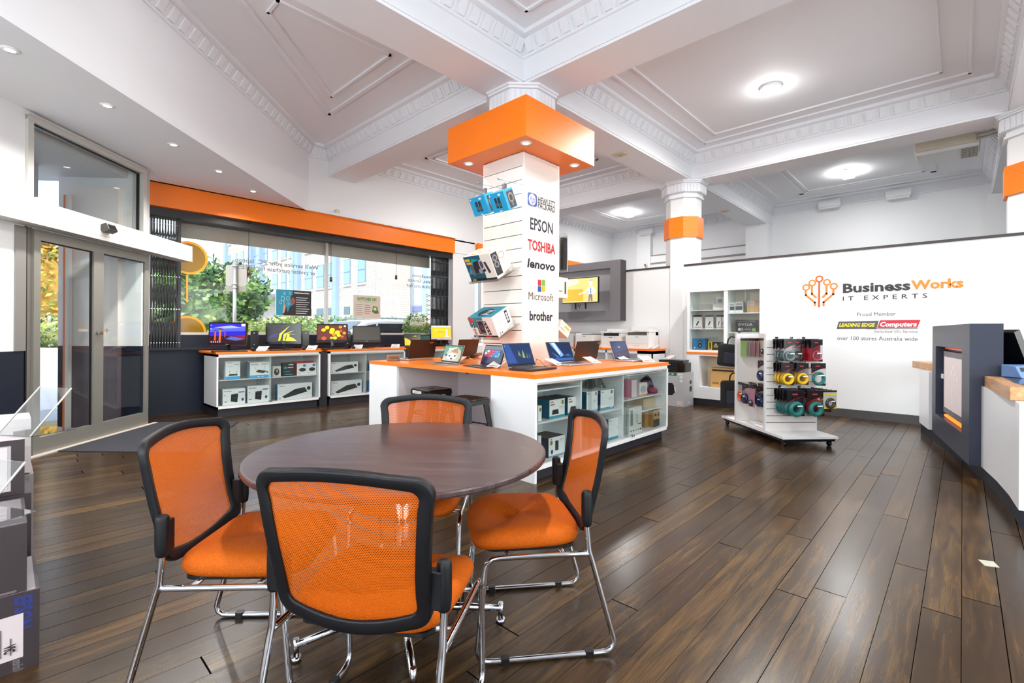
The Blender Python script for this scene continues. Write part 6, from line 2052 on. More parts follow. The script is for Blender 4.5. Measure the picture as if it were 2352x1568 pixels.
mb.prism([(-.22, -.18), (.14, -.18), (.22, -.1), (.22, .18), (-.22, .18)], 0, .155)
mb.build('body', t, bevel=.006)
MB(mat('1c1a1a', .2)).prism([(-.2, -.16), (.13, -.16), (.2, -.09), (.19, .16), (-.2, .16)], .157, .20).m(mat('4a4644', .3)).box(-.1, -.12, .2, .08, .06, .204).m(SILV).box(-.02, -.182, .12, .02, -.18, .135).build('top_cover', t, bevel=.004)
dup(ps, (7.82, 3.66, .772), R(-120), 'sloping price card on top of the glossy black printer', 'sloping price cards near the printers')

# printer counter
PCX = 8.0
t = thing('printer_counter', 'white counter with orange edge carrying the office printers against the wall', 'counter', (0, 0, 0))
y0 = PX(1499, 800, PCX).y
MB(ORANGE).box(PCX - .01, y0 - .01, .895, PXX - .005, 7.0, .93).build('countertop', t)
mb = MB(LAM).box(PCX, y0, .1, PXX - .01, y0 + .02, .895).box(PCX, y0, .84, PXX - .01, 7.0, .895).box(PCX, y0, .1, PXX - .01, 7.0, .13).box(PXX - .03, y0, .1, PXX - .01, 7.0, .895)
mb.box(PCX, y0, .1, PCX + .02, y0 + .3, .895)
for y in (y0 + .95, y0 + 1.7, 6.9):
    mb.box(PCX, y, .1, PXX - .03, y + .03, .895)
mb.build('carcass', t)
MB(CHAR).box(PCX + .06, y0 + .03, 0, PXX - .03, 6.9, .1).build('kickboard', t)
PW = mat('e9e8e6', .35); PG = mat('cfcfd0', .4)
def printer(label, xl, xr, yt_, lid=True, dark=True, X=PCX + .06, d=.38, name='office_printer', grey=False, bar=None):
    a = PX(xl, 790, X); b = PX(xr, 790, X)
    w = a.y - b.y
    h = PX((xl + xr) / 2, yt_, X).z - .931
    t = thing(name, label, 'printer', (X + d / 2, (a.y + b.y) / 2, .931), -PI / 2, 'office printers on the printer counter')
    B = PG if grey else PW
    hb = h * (.62 if lid else .9)
    mb = MB(B)
    M0 = mb.M
    mb.box(-w / 2, -d / 2, 0, w / 2, d / 2, hb)
    mb.m(mat('b8b8ba', .5)).box(-w / 2 + .01, -d / 2 - .001, hb * .38, w / 2 - .01, -d / 2, hb * .39).box(-w * .1, -d / 2 - .002, hb * .2, w * .1, -d / 2, hb * .23).m(mat('55555a', .4)).box(-.03, -d / 2 - .002, hb * .85, .03, -d / 2, hb * .89)
    mb.build('body', t, bevel=.012)
    if lid:
        mb = MB(mat('1c1a1c', .3) if dark else mat('6a6058', .5)).box(-w / 2 + .04, -d / 2 + .03, hb, w / 2 - .06, d / 2 - .02, hb + h * .14)
        mb.m(B).box(-w / 2, d / 2 - .1, hb, w / 2, d / 2, hb + h * .16).box(w / 2 - .05, -d / 2 + .03, hb, w / 2, d / 2, hb + h * .16)
        mb.build('output_tray', t)
        MB(B).box(-w / 2 - .01, -d / 2 - .01, hb + h * .16, w / 2 + .01, d / 2, hb + h * .24).m(mat('d9d8d6', .4)).box(-w / 2 + .08, -d / 2 + .08, hb + h * .24, w / 2 - .02, d / 2 - .02, h).m(BLACK).box(-w * .1, -d / 2 - .012, hb + h * .19, w * .1, -d / 2 - .01, hb + h * .2).build('scanner_lid', t, bevel=.006)
    else:
        MB(BLACK).box(-w * .2, -d / 2 + .04, hb, w * .45, d / 2 - .05, hb + .012).build('output_slot', t)
        MB(B).box(-w / 2, -d / 2 + .02, hb, -w * .2, d / 2, h).build('top_panel', t)
    if bar:
        MB(mat('e8a018', .4)).box(w * .1, -d / 2 - .012, hb * .3, w * .35, -d / 2 - .001, hb * .38).build('yellow_tab', t)
    if dark and lid:
        MB(mat('1c1a1c', .3)).add([(-w / 2 + .03, -d / 2 - .002, hb * .9), (w / 2 - .1, -d / 2 - .002, hb * .9), (w / 2 - .06, -d / 2 + .05, hb + .012), (-w / 2 + .05, -d / 2 + .05, hb + .012)], [(0, 1, 2, 3)]).build('control_panel', t)
    return t
printer('white multifunction printer nearest the column end of the counter, lid on top', 1437, 1490, 748, dark=False)
printer('white printer with a black control panel, middle of the counter', 1381, 1425, 752)
printer('plain white boxy printer with a yellow tab, left of the middle one', 1322, 1362, 763, lid=False, bar=True)
printer('tall pale printer behind against the wall, at the right end', 1470, 1512, 742, X=PCX + .24, d=.26, dark=False, grey=True, name='office_printer') if False else None
printer('dark printer half hidden behind the column', 1285, 1316, 760, lid=False, grey=True)
GP3 = 'sloping price cards near the printers'
for px, lab in ((1378, 'sloping price card on the printer counter, left of the middle printer'), (1500, 'sloping price card at the right end of the printer counter')):
    p = PX(px, 797, PCX + .1)
    dup(ps, (PCX + .12, p.y, .931), R(-110), lab, GP3)

# television and its grey frame
t = thing('wall_surround', 'grey square picture frame panel around the wall television', 'frame panel', (0, 0, 0))
FX_ = 8.3
yR, yL = 4.90, 6.95
zb0, zt0 = 1.465, 2.665
yi, zi0, zi1 = 5.13, 1.665, 2.515
GF = mat('77757a', .5)
mb = MB(GF)
mb.box(FX_, yR, zb0, FX_ + .1, yi, zt0).box(FX_, yi, zb0, FX_ + .1, 6.75, zi0).box(FX_, yi, zi1, FX_ + .1, 6.75, zt0).box(FX_, 6.75, zb0, FX_ + .1, yL, zt0)
mb.m(mat('3c3536', .5)).box(FX_ + .002, yR - .002, zb0, PXX - .005, yR + .02, zt0)
mb.m(GF).box(FX_ + .09, yR + .02, zb0 + .002, PXX - .005, yL, zb0 + .03)
mb.build('frame', t)
MB(mat('a9a8ac', .5)).box(FX_ + .1, yi - .1, zi0 - .1, FX_ + .12, 6.8, zi1 + .1).build('back_panel', t)
t = thing('television', 'wall television showing a cartoon presenter on a pale yellow background', 'television', (8.14, 5.74, 1.83), -PI / 2 + R(4))
tw, th_ = .86, .52
MB(BLACK).box(-tw / 2, -.02, 0, tw / 2, .02, th_).build('tv_housing', t)
mb = MB()
mb.art((-tw / 2 + .012, -.0205, .015), (1, 0, 0), (0, 0, 1), fr([('r', 0, 0, 1, 1, em('d8c27a', 1.)), ('r', .02, .05, .6, .55, em('cfa83c', .9)), ('p', [(0, .6), (.4, .75), (.5, .95), (0, 1)], em('e8dcae', 1.)), ('r', .1, .78, .45, .86, em('f4ead0', 1.)),
   ('p', [(.74, .02), (.78, .02), (.795, .26), (.82, .02), (.86, .02), (.85, .32), (.76, .32)], em('77708a', .8)), ('p', [(.75, .32), (.86, .32), (.88, .62), (.74, .62)], em('dfe6f4', 1.)), ('l', [(.75, .58), (.66, .42), (.5, .34)], .03, em('dfe6f4', 1.)), ('l', [(.87, .58), (.93, .42), (.88, .32)], .03, em('dfe6f4', 1.)), ('e', .81, .78, .05, .12, em('e8d8d0', 1.)), ('p', [(.76, .84), (.78, .93), (.85, .93), (.865, .82), (.81, .87)], em('98a8c8', 1.)), ('p', [(.8, .6), (.82, .6), (.825, .36), (.81, .33), (.795, .36)], em('5a70a8', .8)), ('e', .49, .34, .02, .03, em('e8d8d0', 1.))], tw - .024, th_ - .03))
mb.build('screen', t)
mb = MB(BLACK).box(-.14, .02, -.12, -.12, .05, .4).box(.1, .02, -.12, .12, .05, .4).box(-.14, .02, .22, .12, .04, .26).box(-.14, .02, .2, .12, .14, .24)
mb.tube([(-.05, .03, 0), (-.07, .03, -.06), (-.03, .03, -.09), (-.01, .03, -.02)], .005, 6)
mb.build('wall_bracket', t)

# things in the upper room and on the ceiling
for k, (a, b, lab) in enumerate(((1903, 462, 'white wall mounted light box, left one on the far wall'), (2060, 437, 'white wall mounted light box, right one on the far wall'), (1483, 530, 'white wall mounted light box above the camera on the far left wall'))):
    p = PX(a, b, 13.45)
    t = thing('wall_light', lab, 'wall light', (13.45, p.y, p.z), -PI / 2, 'white light boxes on the far wall')
    MB(WHITE).rbox(-.22, -.08, -.05, .22, .14, .09, .02, axis='y').build('light_housing', t)
    MB(mat('e4e4e4', .4)).box(-.2, -.1, -.1, .2, .02, -.06).build('lower_tray', t)
p = PZ(1421, 351, ZS); 
def plate(label, a, b):
    p = PZ(a, b, ZS - .001)
    t = thing('emergency_light', label, 'ceiling fitting', (p.x, p.y, ZS), R(0), 'oval ceiling fittings under the beams')
    MB(mat('d8c9a8', .5)).prism(rrect(-.06, -.1, .06, .1, .03), -.02, 0).m(mat('c0a878', .5)).cyl((0, 0, -.026), (0, 0, -.02), .035, n=16).build('fitting', t)
plate('small cream oval fitting under the beam right of the orange canopy', 1421, 351)
plate('small cream oval fitting under the far beam, right of the octagonal column', 1661, 478)
p = PX(1482, 606, PXX)
t = thing('security_camera', 'small white dome camera on top of the partition near the television', 'camera', (PXX + .03, p.y, 2.475))
MB(mat('d0ccc8', .4)).cyl((0, 0, 0), (0, 0, .03), .03, n=12).ball((-.03, .0, .06), .035, 12, 8).m(BLACK).cyl((-.055, 0, .06), (-.068, 0, .058), .015, n=10).build('camera_body', t)
# air conditioner
pl = PX(2112, 360, 11.0); pr = PX(2250, 300, 11.0)
t = thing('air_conditioner', 'cream under ceiling air conditioner with a dark grille behind the beam', 'air conditioner', (0, 0, 0))
a = PZ(2108, 345, 4.12); b = PZ(2236, 300, 4.12)
ac = (a + b) / 2
t.location = (ac.x + .2, ac.y, 4.1)
t.rotation_euler = (0, 0, -PI / 2)
w_ = (a - b).length
MB(mat('e6dfca', .5)).box(-w_ / 2, -.05, .05, w_ / 2, .6, .38).build('housing', t, bevel=.02)
MB(WHITE).box(-w_ / 2 + .02, .0, .0, w_ / 2 - .02, .62, .06).build('underside', t)
mb = MB(mat('55524a', .6)).box(w_ * .22, .08, -.01, w_ * .46, .56, 0)
mb.m(mat('c8c4b8', .5))
for k in range(14):
    x = w_ * .22 + w_ * .24 * k / 13
    mb.box(x - .003, .08, -.014, x + .003, .56, -.01)
for k in range(6):
    y = .08 + .48 * k / 5
    mb.box(w_ * .22, y - .004, -.018, w_ * .46, y + .004, -.012)
mb.build('air_grille', t)
mb = MB(mat('c8c4bc', .5, .3))
e0 = Vector((ac.x, b.y - .02, 4.25))
for k in range(3):
    mb.tube([e0 + Vector((k * .05, 0, -k * .04)), e0 + Vector((-.2 + k * .05, -.25, -.05 - k * .04)), e0 + Vector((-.7, -.5, -.2 - k * .04)), e0 + Vector((-1.6, -.62, -.2 - k * .04))], .022, 8)
mb.build('pipes', label='bundle of grey pipes running from the air conditioner to the right column', cat='pipes')
# =====================================================================
# SLATWALL GONDOLA WITH HANGING STOCK
# =====================================================================
ga = Vector((.725, -.689, 0)); gn = Vector((.689, .725, 0))
G0 = Vector((5.746, 1.403, 0))
gr = math.atan2(ga.y, ga.x)          # local x along ga, local y along gn
GT = thing('display_gondola', 'white H shaped slatted display stand on castors, hung with cable packs', 'display stand', G0, gr)
BW, BL = .62, 1.34
PA, PB = .35, .99         # panel planes along y
zt = 1.222
MB(LAM).box(0, 0, .085, BW, BL, .112).build('base_board', GT)
MB(BLACK).box(.02, .02, .055, BW - .02, BL - .02, .085).build('base_frame', GT)
for x, y in ((.05, .06), (BW - .06, .06), (.05, BL - .06), (BW - .06, BL - .06)):
    mb = MB(BLACKG).cyl((x - .012, y, .027), (x + .012, y, .027), .027, n=14).box(x - .018, y - .018, .04, x + .018, y + .018, .058)
    mb.build('castor', GT)
def slat(name, x0, x1, y, face, z0=.112, z1=zt, plain_top=.085):
    mb = MB(mat('efe9e4', .4))
    mb.box(x0, y - .012, z0, x1, y + .012, z1)
    z = z1 - plain_top
    ys = y + face * .012
    mb.m(mat('f0eae5', .4))
    mb.box(x0, ys, z + .004, x1, ys + face * .006, z1)
    while z > z0 + .16:
        z2 = z - .078
        mb.box(x0 + .004, ys, max(z2 + .007, z0), x1 - .004, ys + face * .006, z)
        z = z2
    mb.box(x0 + .004, ys, z0, x1 - .004, ys + face * .006, z)
    mb.m(mat('4a443f', .8)).box(x0 + .006, ys, z0 + .01, x1 - .006, ys + face * .001, z1 - plain_top)
    mb.m(LAM).box(x0 - .006, y - .02, z0, x0 + .004, y + .02, z1).box(x1 - .004, y - .02, z0, x1 + .006, y + .02, z1)
    return mb.build(name, GT)
slat('slat_panel', 0.01, BW - .01, PA, -1)
slat('slat_panel', 0.01, BW - .01, PB, 1)
mb = MB(mat('efe6e0', .4)).box(.30, PA + .012, .112, .324, PB - .012, zt)
mb.build('spine_panel', GT)
mb = MB(mat('efe6e0', .4))
z = zt - .085
while z > .2:
    mb.box(.294, PA + .02, z - .073, .30, PB - .02, z); z -= .078
mb.build('spine_slats', GT)

RED = mat('b8182a', .35); GREEN = mat('1f7068', .4); YEL = mat('e8b80c', .4); GREYC = mat('6a8684', .4); HEAD = mat('121114', .3)
def gloc(x, y, z): return G0 + ga * x + gn * y + Vector((0, 0, z))
def ring_pts(r, zc, y, n=18):
    return [(r * math.cos(2 * PI * i / n), y, zc + r * math.sin(2 * PI * i / n)) for i in range(n)]
def pack(label, group, w, h, coil=None, cr=.045, ct=.012, header=.045, style='curve', name='cable_pack', back=None, cat='cable pack'):
    """hanging polybag: top at z=0, faces local -y"""
    t = thing(name, label, cat, (0, 0, 0), 0, group)
    mb = MB(BAG).box(-w / 2, -.004, -h, w / 2, .004, -header * .9)
    mb.build('polybag', t)
    mb = MB(HEAD).box(-w / 2, -.005, -header, w / 2, .005, 0)
    if style == 'curve':
        n = 10
        pts = [(-w / 2, -header), (-w / 2, -header - h * .22)] + [(-w / 2 + w * i / n, -header - h * .22 * (1 - math.sin(i / n * PI / 2))) for i in range(1, n + 1)]
        mb.art((0, -.004, 0), (1, 0, 0), (0, 0, 1), [('p', pts, HEAD), ('l', [(-w / 2 + w * i / n, -header - h * .22 * (1 - math.sin(i / n * PI / 2)) - .002) for i in range(0, n + 1)], .004, RED), ('r', -w * .2, -header * .7, w * .1, -header * .5, 'b03040')])
    mb.build('header_card', t)
    if style == 'curve':
        mb = MB()
        mb.art((0, -.005, 0), (1, 0, 0), (0, 0, 1), [('p', [(w / 2, -h), (w / 2, -h + .03), (w * .1, -h)], HEAD), ('l', [(w / 2, -h + .03), (w * .1, -h)], .003, RED)])
        mb.build('corner_print', t)
    if back:
        MB(back).box(-w / 2 + .002, -.0035, -h + .002, w / 2 - .002, .002, -header).build('backing_card', t)
    if coil:
        mb = MB(coil).tube(ring_pts(cr, -h + cr + .015, -.010), ct, 8, True)
        mb.tube(ring_pts(cr * .86, -h + cr + .015, -.002), ct * .8, 8, True)
        mb.build('cable_coil', t)
        MB(PAPER).box(-.005, -.010 - ct - .001, -h + cr * 1.7, cr * .9, -.010 - ct, -h + cr * 1.7 + .014).build('paper_tag', t)
    return t
def hook(x, y, z, L=.2, face=-1, axis='y'):
    mb = MB(CHROME)
    if axis == 'y':
        mb.tube([(x, y, z), (x, y + face * L * .93, z), (x, y + face * L, z + .018)], .0028, 6).box(x - .018, y - .002, z - .02, x + .018, y + .004, z + .02)
    else:
        mb.tube([(x, y, z), (x + face * L * .93, y, z), (x + face * L, y, z + .018)], .0028, 6).box(x - .002, y - .018, z - .02, x + .004, y + .018, z + .02)
    mb.build('peg_hook', GT)
yA_ = PA - .02
protos = {}
PH = {'grey': dict(w=.13, h=.245, coil=GREYC, cr=.048, ct=.008, header=.06), 'redpk': dict(w=.13, h=.245, coil=None, back=mat('d8142a', .35), header=.05), 'black': dict(w=.13, h=.245, coil=mat('26282a', .4), cr=.045, ct=.009, header=.06),
      'rose': dict(w=.13, h=.245, coil=mat('b84a60', .4), cr=.05, ct=.005, header=.06), 'yellow': dict(w=.14, h=.24, coil=YEL, cr=.052, ct=.015, header=.055), 'teal': dict(w=.17, h=.25, coil=GREEN, cr=.064, ct=.015, header=.055), 'bigteal': dict(w=.20, h=.28, coil=GREEN, cr=.062, ct=.025, header=.07),
      'white': dict(w=.16, h=.20, coil=mat('3a3638', .3), cr=.045, ct=.016, header=.02, style='plain', back=mat('e8e6d8', .4))}
def row(kind, group, x, z, n, L, labels, face=-1, y=None, axis='y', dz=0., jit=.004):
    rnd = random.Random(int(x * 100 + z * 1000))
    y = yA_ if y is None else y
    hook(x, y, z + .0, L * 1.42 + .03, face, axis)
    for k in range(n):
        key = kind if isinstance(kind, str) else kind[k]
        d = (L * 1.4) * (1 - k / max(n, 1))       # k = 0 in front
        lab = labels[k] if isinstance(labels, (list, tuple)) else labels
        if axis == 'y':
            P = gloc(x + rnd.uniform(-jit, jit), y + face * d, z - .004 + dz)
            rz = gr + R(rnd.uniform(-5, 5)) + (PI if face > 0 else 0)
        else:
            P = gloc(x + face * d, y + rnd.uniform(-jit, jit), z - .004 + dz)
            rz = gr - PI / 2 + R(rnd.uniform(-5, 5))
        if key not in protos:
            o = pack(lab, group, **PH[key])
            protos[key] = o
            o.location = P; o.rotation_euler = (0, 0, rz)
        else:
            dup(protos[key], P, rz, lab, group)
def labs(front, rest, n):
    o = ['second', 'third', 'fourth', 'fifth', 'sixth', 'seventh', 'eighth']
    return [front] + [rest % o[k] for k in range(n - 1)]
Z1, Z2, Z3 = 1.165, .90, .61
row('grey', 'grey cable packs on the top left hook', .13, Z1, 5, .17, labs('front grey cable pack on the top left hook of the gondola', '%s grey cable pack back on the top left gondola hook', 5))
row('black', 'black cable pack on the top row', .305, Z1, 1, .08, ['single black cable pack on the middle top hook of the gondola'])
row(['rose', 'redpk', 'redpk', 'redpk', 'redpk', 'redpk'], 'red cable packs on the top right hook', .45, Z1, 6, .16, labs('front clear pack with a thin rose cable, top right of the gondola', '%s pack back on the top right hook, bright red card', 6))
row('yellow', 'yellow cable packs on the middle left hook', .13, Z2, 4, .15, labs('front yellow cable pack on the middle left hook', '%s yellow cable pack back on the middle left hook', 4))
row('yellow', 'yellow cable packs on the middle hook', .31, Z2, 3, .13, labs('front yellow cable pack on the centre hook of the middle row', '%s yellow cable pack back on the centre hook of the middle row', 3))
row('teal', 'teal cable pack on the middle right hook', .50, Z2, 1, .13, ['single teal cable pack on the middle right hook of the gondola'])
row('bigteal', 'large teal cable packs on the bottom left hook', .17, Z3, 5, .2, labs('large teal cable pack in front on the bottom left hook', '%s large teal cable pack back on the bottom left hook', 5))
row(['bigteal', 'redpk', 'bigteal', 'bigteal'], 'large cable packs on the bottom middle hook', .40, Z3, 4, .2, labs('large teal cable pack in front on the bottom middle hook', '%s pack back on the bottom middle hook', 4))
row(['white', 'black', 'rose', 'black'], 'mixed packs on the bottom right hook', .56, Z3, 4, .2, labs('white and yellow headset pack in front on the bottom right hook', '%s pack back on the bottom right hook', 4))
mb = MB()
w8 = [o for o in S.objects if o.get('label') == 'white and yellow headset pack in front on the bottom right hook'][0]
mb.art((-.08, -.0036, -.2), (1, 0, 0), (0, 0, 1), [('r', 0, 0, .16, .016, 'e8d20c'), ('r', 0, .15, .16, .16, 'e8d20c'), ('e', .13, .03, .02, .026, 'e8d20c')], lift=.0006)
mb.build('printed_band', w8)
# stock hanging on the spine, seen to the left of the front panel
PH.update({'lime': dict(w=.14, h=.23, coil=None, header=.03, style='plain', back=mat('8cc41c', .4)), 'pinkpk': dict(w=.12, h=.23, coil=None, header=.03, style='plain', back=mat('e8b0b0', .4)), 'orangec': dict(w=.15, h=.24, coil=mat('e0602a', .4), cr=.055, ct=.014, header=.03, style='plain'),
           'navy': dict(w=.13, h=.24, coil=mat('202c50', .35), cr=.048, ct=.02), 'pinkbag': dict(w=.13, h=.24, coil=mat('2c2c34', .3), cr=.03, ct=.012, header=.02, style='plain', back=mat('e08aa8', .4)), 'tan': dict(w=.11, h=.19, coil=mat('2a2420', .3), cr=.022, ct=.012, header=.02, style='plain', back=mat('e8cdb4', .4))})
row(['lime', 'pinkpk', 'pinkpk', 'pinkpk', 'pinkpk'], 'packs on the top spine hook', .30, Z1, 5, .19, labs('lime green wrist rest pack in front on the side hook, top left', '%s pale pink pack behind the lime green one', 5), face=-1, y=.86, axis='x')
row(['tan', 'tan', 'tan'], 'tan packs on the upper spine hook', .30, Z1, 3, .12, labs('front tan adapter pack beside the pink packs, top of the side', '%s tan adapter pack back beside the pink packs', 3), y=.60, axis='x')
row(['navy', 'navy'], 'navy cable packs on the middle spine hook', .30, Z2, 2, .13, labs('front navy cable pack on the middle side hook', '%s navy cable pack back on the middle side hook', 2), y=.60, axis='x')
row(['orangec', 'lime'], 'orange cable packs on the bottom spine hook', .30, Z3, 2, .2, ['orange cable pack on the bottom side hook, far left', 'lime green pack behind the orange cable pack'], y=.88, axis='x')
row(['navy', 'navy', 'navy'], 'navy cable packs on the bottom spine hook', .30, Z3, 3, .22, labs('front navy cable pack on the bottom side hook', '%s navy cable pack back on the bottom side hook', 3), y=.74, axis='x')
row(['pinkbag', 'navy', 'navy'], 'packs on the nearest bottom spine hook', .30, Z3, 3, .22, labs('pink mouse pack low on the side of the gondola', '%s pack behind the low pink mouse pack', 3), y=.60, axis='x', dz=-.02)

# laptop bags hanging behind the gondola
BAGM = mat('17161a', .8, bump=.3, bscale=300)
def laptop_bag(label, px, py, dep, w, h, tilt, handle=True):
    P = PD(px, py, dep)
    t = thing('laptop_bag', label, 'laptop bag', P, AZ + R(8), 'black laptop bags hanging behind the gondola')
    mb = MB(BAGM); mb.M = Matrix.Rotation(R(tilt), 4, 'Y')
    M0 = mb.M.copy()
    mb.M = M0 @ Matrix.Rotation(PI / 2, 4, 'X')
    mb.prism(rrect(-w / 2, -h, w / 2, 0, .04, 5), -.05, .05)
    mb.build('bag_body', t, bevel=.018, seg=3)
    mb = MB(mat('2b2c38', .7)); mb.M = M0 @ Matrix.Rotation(PI / 2, 4, 'X')
    mb.prism(rrect(-w / 2 + .03, -h + .04, w / 2 - .03, -h * .4, .02, 4), .05, .062)
    mb.build('front_pocket', t, bevel=.006)
    if handle:
        mb = MB(BAGM); mb.M = M0
        mb.tube([(-.07, 0, -.01), (-.065, 0, .06), (-.03, 0, .1), (.03, 0, .1), (.065, 0, .06), (.07, 0, -.01)], .01, 8)
        mb.build('handle', t)
    return t
laptop_bag('black fabric tote bag, upper one behind the gondola', 1682, 785, 6.45, .34, .30, 6)
laptop_bag('black laptop briefcase with handle, lower one behind the gondola', 1688, 868, 6.45, .36, .34, 0)
for z in (1.1, .62):
    hook(.06, PB + .02, z + .12, .26, 1)

# =====================================================================
# RECEPTION DESK AND SIGN PYLON
# =====================================================================
crv = [(8.45, .50), (8.1, .43), (7.56, .325), (7.07, .185), (6.53, .045), (6.19, -.035), (5.65, -.125), (5.13, -.206), (4.75, -.25), (4.38, -.275)]
def off(pts, d):
    out = []
    for i, p in enumerate(pts):
        a = Vector(pts[max(i - 1, 0)]); b = Vector(pts[min(i + 1, len(pts) - 1)])
        t_ = (b - a).normalized()
        n_ = Vector((-t_.y, t_.x))
        if n_.y < 0: n_ = -n_
        out.append((p[0] + n_.x * d, p[1] + n_.y * d))
    return out
def band(mb, pts, d0, d1, z0, z1):
    a, b = off(pts, d0), off(pts, d1)
    mb.prism(a + b[::-1], z0, z1)
t = thing('reception_desk', 'curved white reception desk with honey timber top at the right edge', 'desk', (0, 0, 0))
body = [p for p in crv if p[0] < 8.0]
body = [(7.89, .38)] + body[1:]
for sel in ([p for p in body if p[0] > 6.95][:-1] + [(7.36, .27)], [p for p in body if p[0] < 5.7]):
    mb = MB(mat('eef1f5', .35)); band(mb, sel, .015, -.02, .12, .79); mb.build('front_panel', t)
mb = MB(mat('eef1f5', .35)); band(mb, body, -.02, -.55, .74, .79); mb.build('top_support', t)
mb = MB(NAVY); band(mb, body, .0, -.03, 0, .12); mb.build('kickboard', t)
top = [(8.10, .477), (7.56, .30), (7.07, .165), (6.53, .02), (6.19, -.05), (5.589, -.132), (5.13, -.175), (4.75, -.205), (4.518, -.226)]
a = top; b = off(top, -.62)
b[-1] = (4.95, -.78)
mb = MB(TIMBER)
mb.prism([a[0], a[1], (7.37, .235), (7.35, -.36)] + [b[1], b[0]], .792, .88)
mb.prism(a[5:] + b[5:][::-1], .792, .88)
mb.prism([(7.30, .05), (5.62, -.26), b[5], b[4], b[3], b[2], (7.30, -.36)], .792, .88)
mb.build('timber_top', t, bevel=.003)
g0, g1 = PZ(2302, 853, .88), PZ(2344, 876, .88)
mb = MB(BLACKG).prism([(6.6, -.16), (5.6, -.23), (4.95, -.27), (4.74, -.30), (5.0, -.68), (6.6, -.52)], .8795, .8835)
mb.build('glass_inlay', t)
# pylon
A_ = Vector((5.6, -.042, 0)); B_ = Vector((7.3, .253, 0))
ab = (B_ - A_); KL = ab.length; ab.normalize()
kr = math.atan2(-ab.y, -ab.x)     # local x from far end (left in photo) to near end
t = thing('sign_pylon', 'tall navy pylon with a recessed pale panel standing through the reception desk', 'sign pylon', (B_.x, B_.y, .12), kr)
# local: x 0..KL towards camera, y: -y is the front (room side)
def kf(x, y):
    d = ray(x, y)
    ex, ey = -ab.x, -ab.y
    p = B_
    det = d[0] * (-ey) + ex * d[1]
    tt = (p[0] * (-ey) + ex * p[1]) / det
    P = Vector((d[0] * tt, d[1] * tt, EYE + d[2] * tt))
    return (P - p).dot(-ab), P.z - .12
# which side is the room side in local coords
front = Matrix.Rotation(kr, 3, 'Z') @ Vector((0, 1, 0))
sg = 1 if front.y > 0 else -1      # room side is +Y in the room
PN = mat('2d3346', .4, bump=.02, bscale=200); PNF = mat('5a5a64', .4)
o0 = kf(2150, 862)[0]; o1 = kf(2210, 862)[0]
Hk = 1.195
T_ = .205
zo0, zo1 = .225, .975
s0, s1 = kf(2163, 862)[0], kf(2210, 862)[0]
mb = MB(PN)
yb_ = -sg * T_
mb.box(0, 0, 0, KL, yb_, zo0).box(0, 0, zo1, KL, yb_, Hk).box(0, 0, zo0, o0, yb_, zo1).box(o1, 0, zo0, KL, yb_, zo1)
mb.box(o0, -sg * .1, zo0, o1, yb_, zo1)
mb.build('pylon_body', t)

mb = MB(PNF).box(s0 - .14, -sg * .04, zo0 + .05, o1 - .001, -sg * .1, zo1 - .05)
mb.build('inner_panel', t)
mb = MB(mat('efe2e2', .5)).box(s0, -sg * .03, .345, o1 - .03, -sg * .024, .872)
mb.m(mat('f8f4f6', .5))
cx_ = (s0 + o1 - .03) / 2
for k, dx in enumerate((-.16, -.08, 0, .08, .16)):
    mb.box(cx_ + dx - .012, -sg * .0235, .42 + abs(dx), cx_ + dx + .012, -sg * .0225, .74 - abs(dx) * .6)
    mb.cyl((cx_ + dx, -sg * .0235, .77 - abs(dx) * .6), (cx_ + dx, -sg * .022, .77 - abs(dx) * .6), .03, n=14)
mb.build('pale_panel', t)
mb = MB(mat('ff7a20', .4, emit=1.6)).box(o0 + .25, -sg * .035, zo0 + .012, o1 - .02, -sg * .06, zo0 + .035)
mb.build('glow_strip', t)
mb = MB(mat('c8441c', .4, emit=.6)).box(o0 + .05, -sg * .07, zo1 - .03, o1 - .02, -sg * .085, zo1 - .012)
mb.build('glow_strip', t)
# things on the desk
p = PZ(2340, 853, .88)
t = thing('card_terminal', 'blue payment terminal with black keypad on the reception desk', 'payment terminal', tuple(PZ(2347, 854, .884)), AZ)
MB(mat('6d8fc4', .35)).add([(-.07, -.07, 0), (.09, -.07, 0), (.09, .09, 0), (-.07, .09, 0), (-.08, -.03, .09), (.1, -.03, .09), (.1, .08, .1), (-.08, .08, .1)], [(0, 3, 2, 1), (4, 5, 6, 7), (0, 1, 5, 4), (1, 2, 6, 5), (2, 3, 7, 6), (3, 0, 4, 7)]).build('terminal_body', t, bevel=.006)
mb = MB()
V_ = Vector((0, .04, .09)).normalized()
mb.art((-.062, -.0705, 0), (1, 0, 0), V_, [('r', .01, .055, .15, .088, '17181c'), ('r', .04, .062, .14, .082, '8fb0a8'), ('r', .03, .01, .15, .05, '1c1c22'), ('r', .06, .018, .1, .028, 'd0503a'), ('r', .11, .03, .14, .04, 'd8d8dc')], lift=.002)
mb.build('keypad', t)
t = thing('case', 'olive plastic equipment case behind the payment terminal', 'case', tuple(PZ(2354, 842, .884)), AZ)
MB(mat('55502c', .5)).box(-.13, -.12, 0, .2, .14, .13).build('case_body', t, bevel=.01)
MB(mat('8c8450', .45)).box(-.14, -.13, .135, .21, .15, .2).m(mat('a8a070', .45)).box(-.1, -.1, .2, .18, .12, .215).build('case_lid', t, bevel=.01)
MB(mat('6a6448', .4)).box(-.05, -.14, .11, .0, -.125, .17).build('latch', t)
p = PD(2308, 800, 4.25)
t = thing('desk_monitor', 'leaning black monitor seen from the side behind the navy pylon', 'monitor', (p.x, p.y, .884), AZ + R(96))
mb = MB(BLACKG); mb.M = Matrix.Translation((0, 0, .06)) @ Matrix.Rotation(R(-24), 4, 'X')
mb.box(-.2, -.03, 0, .2, .03, .34).build('housing', t)
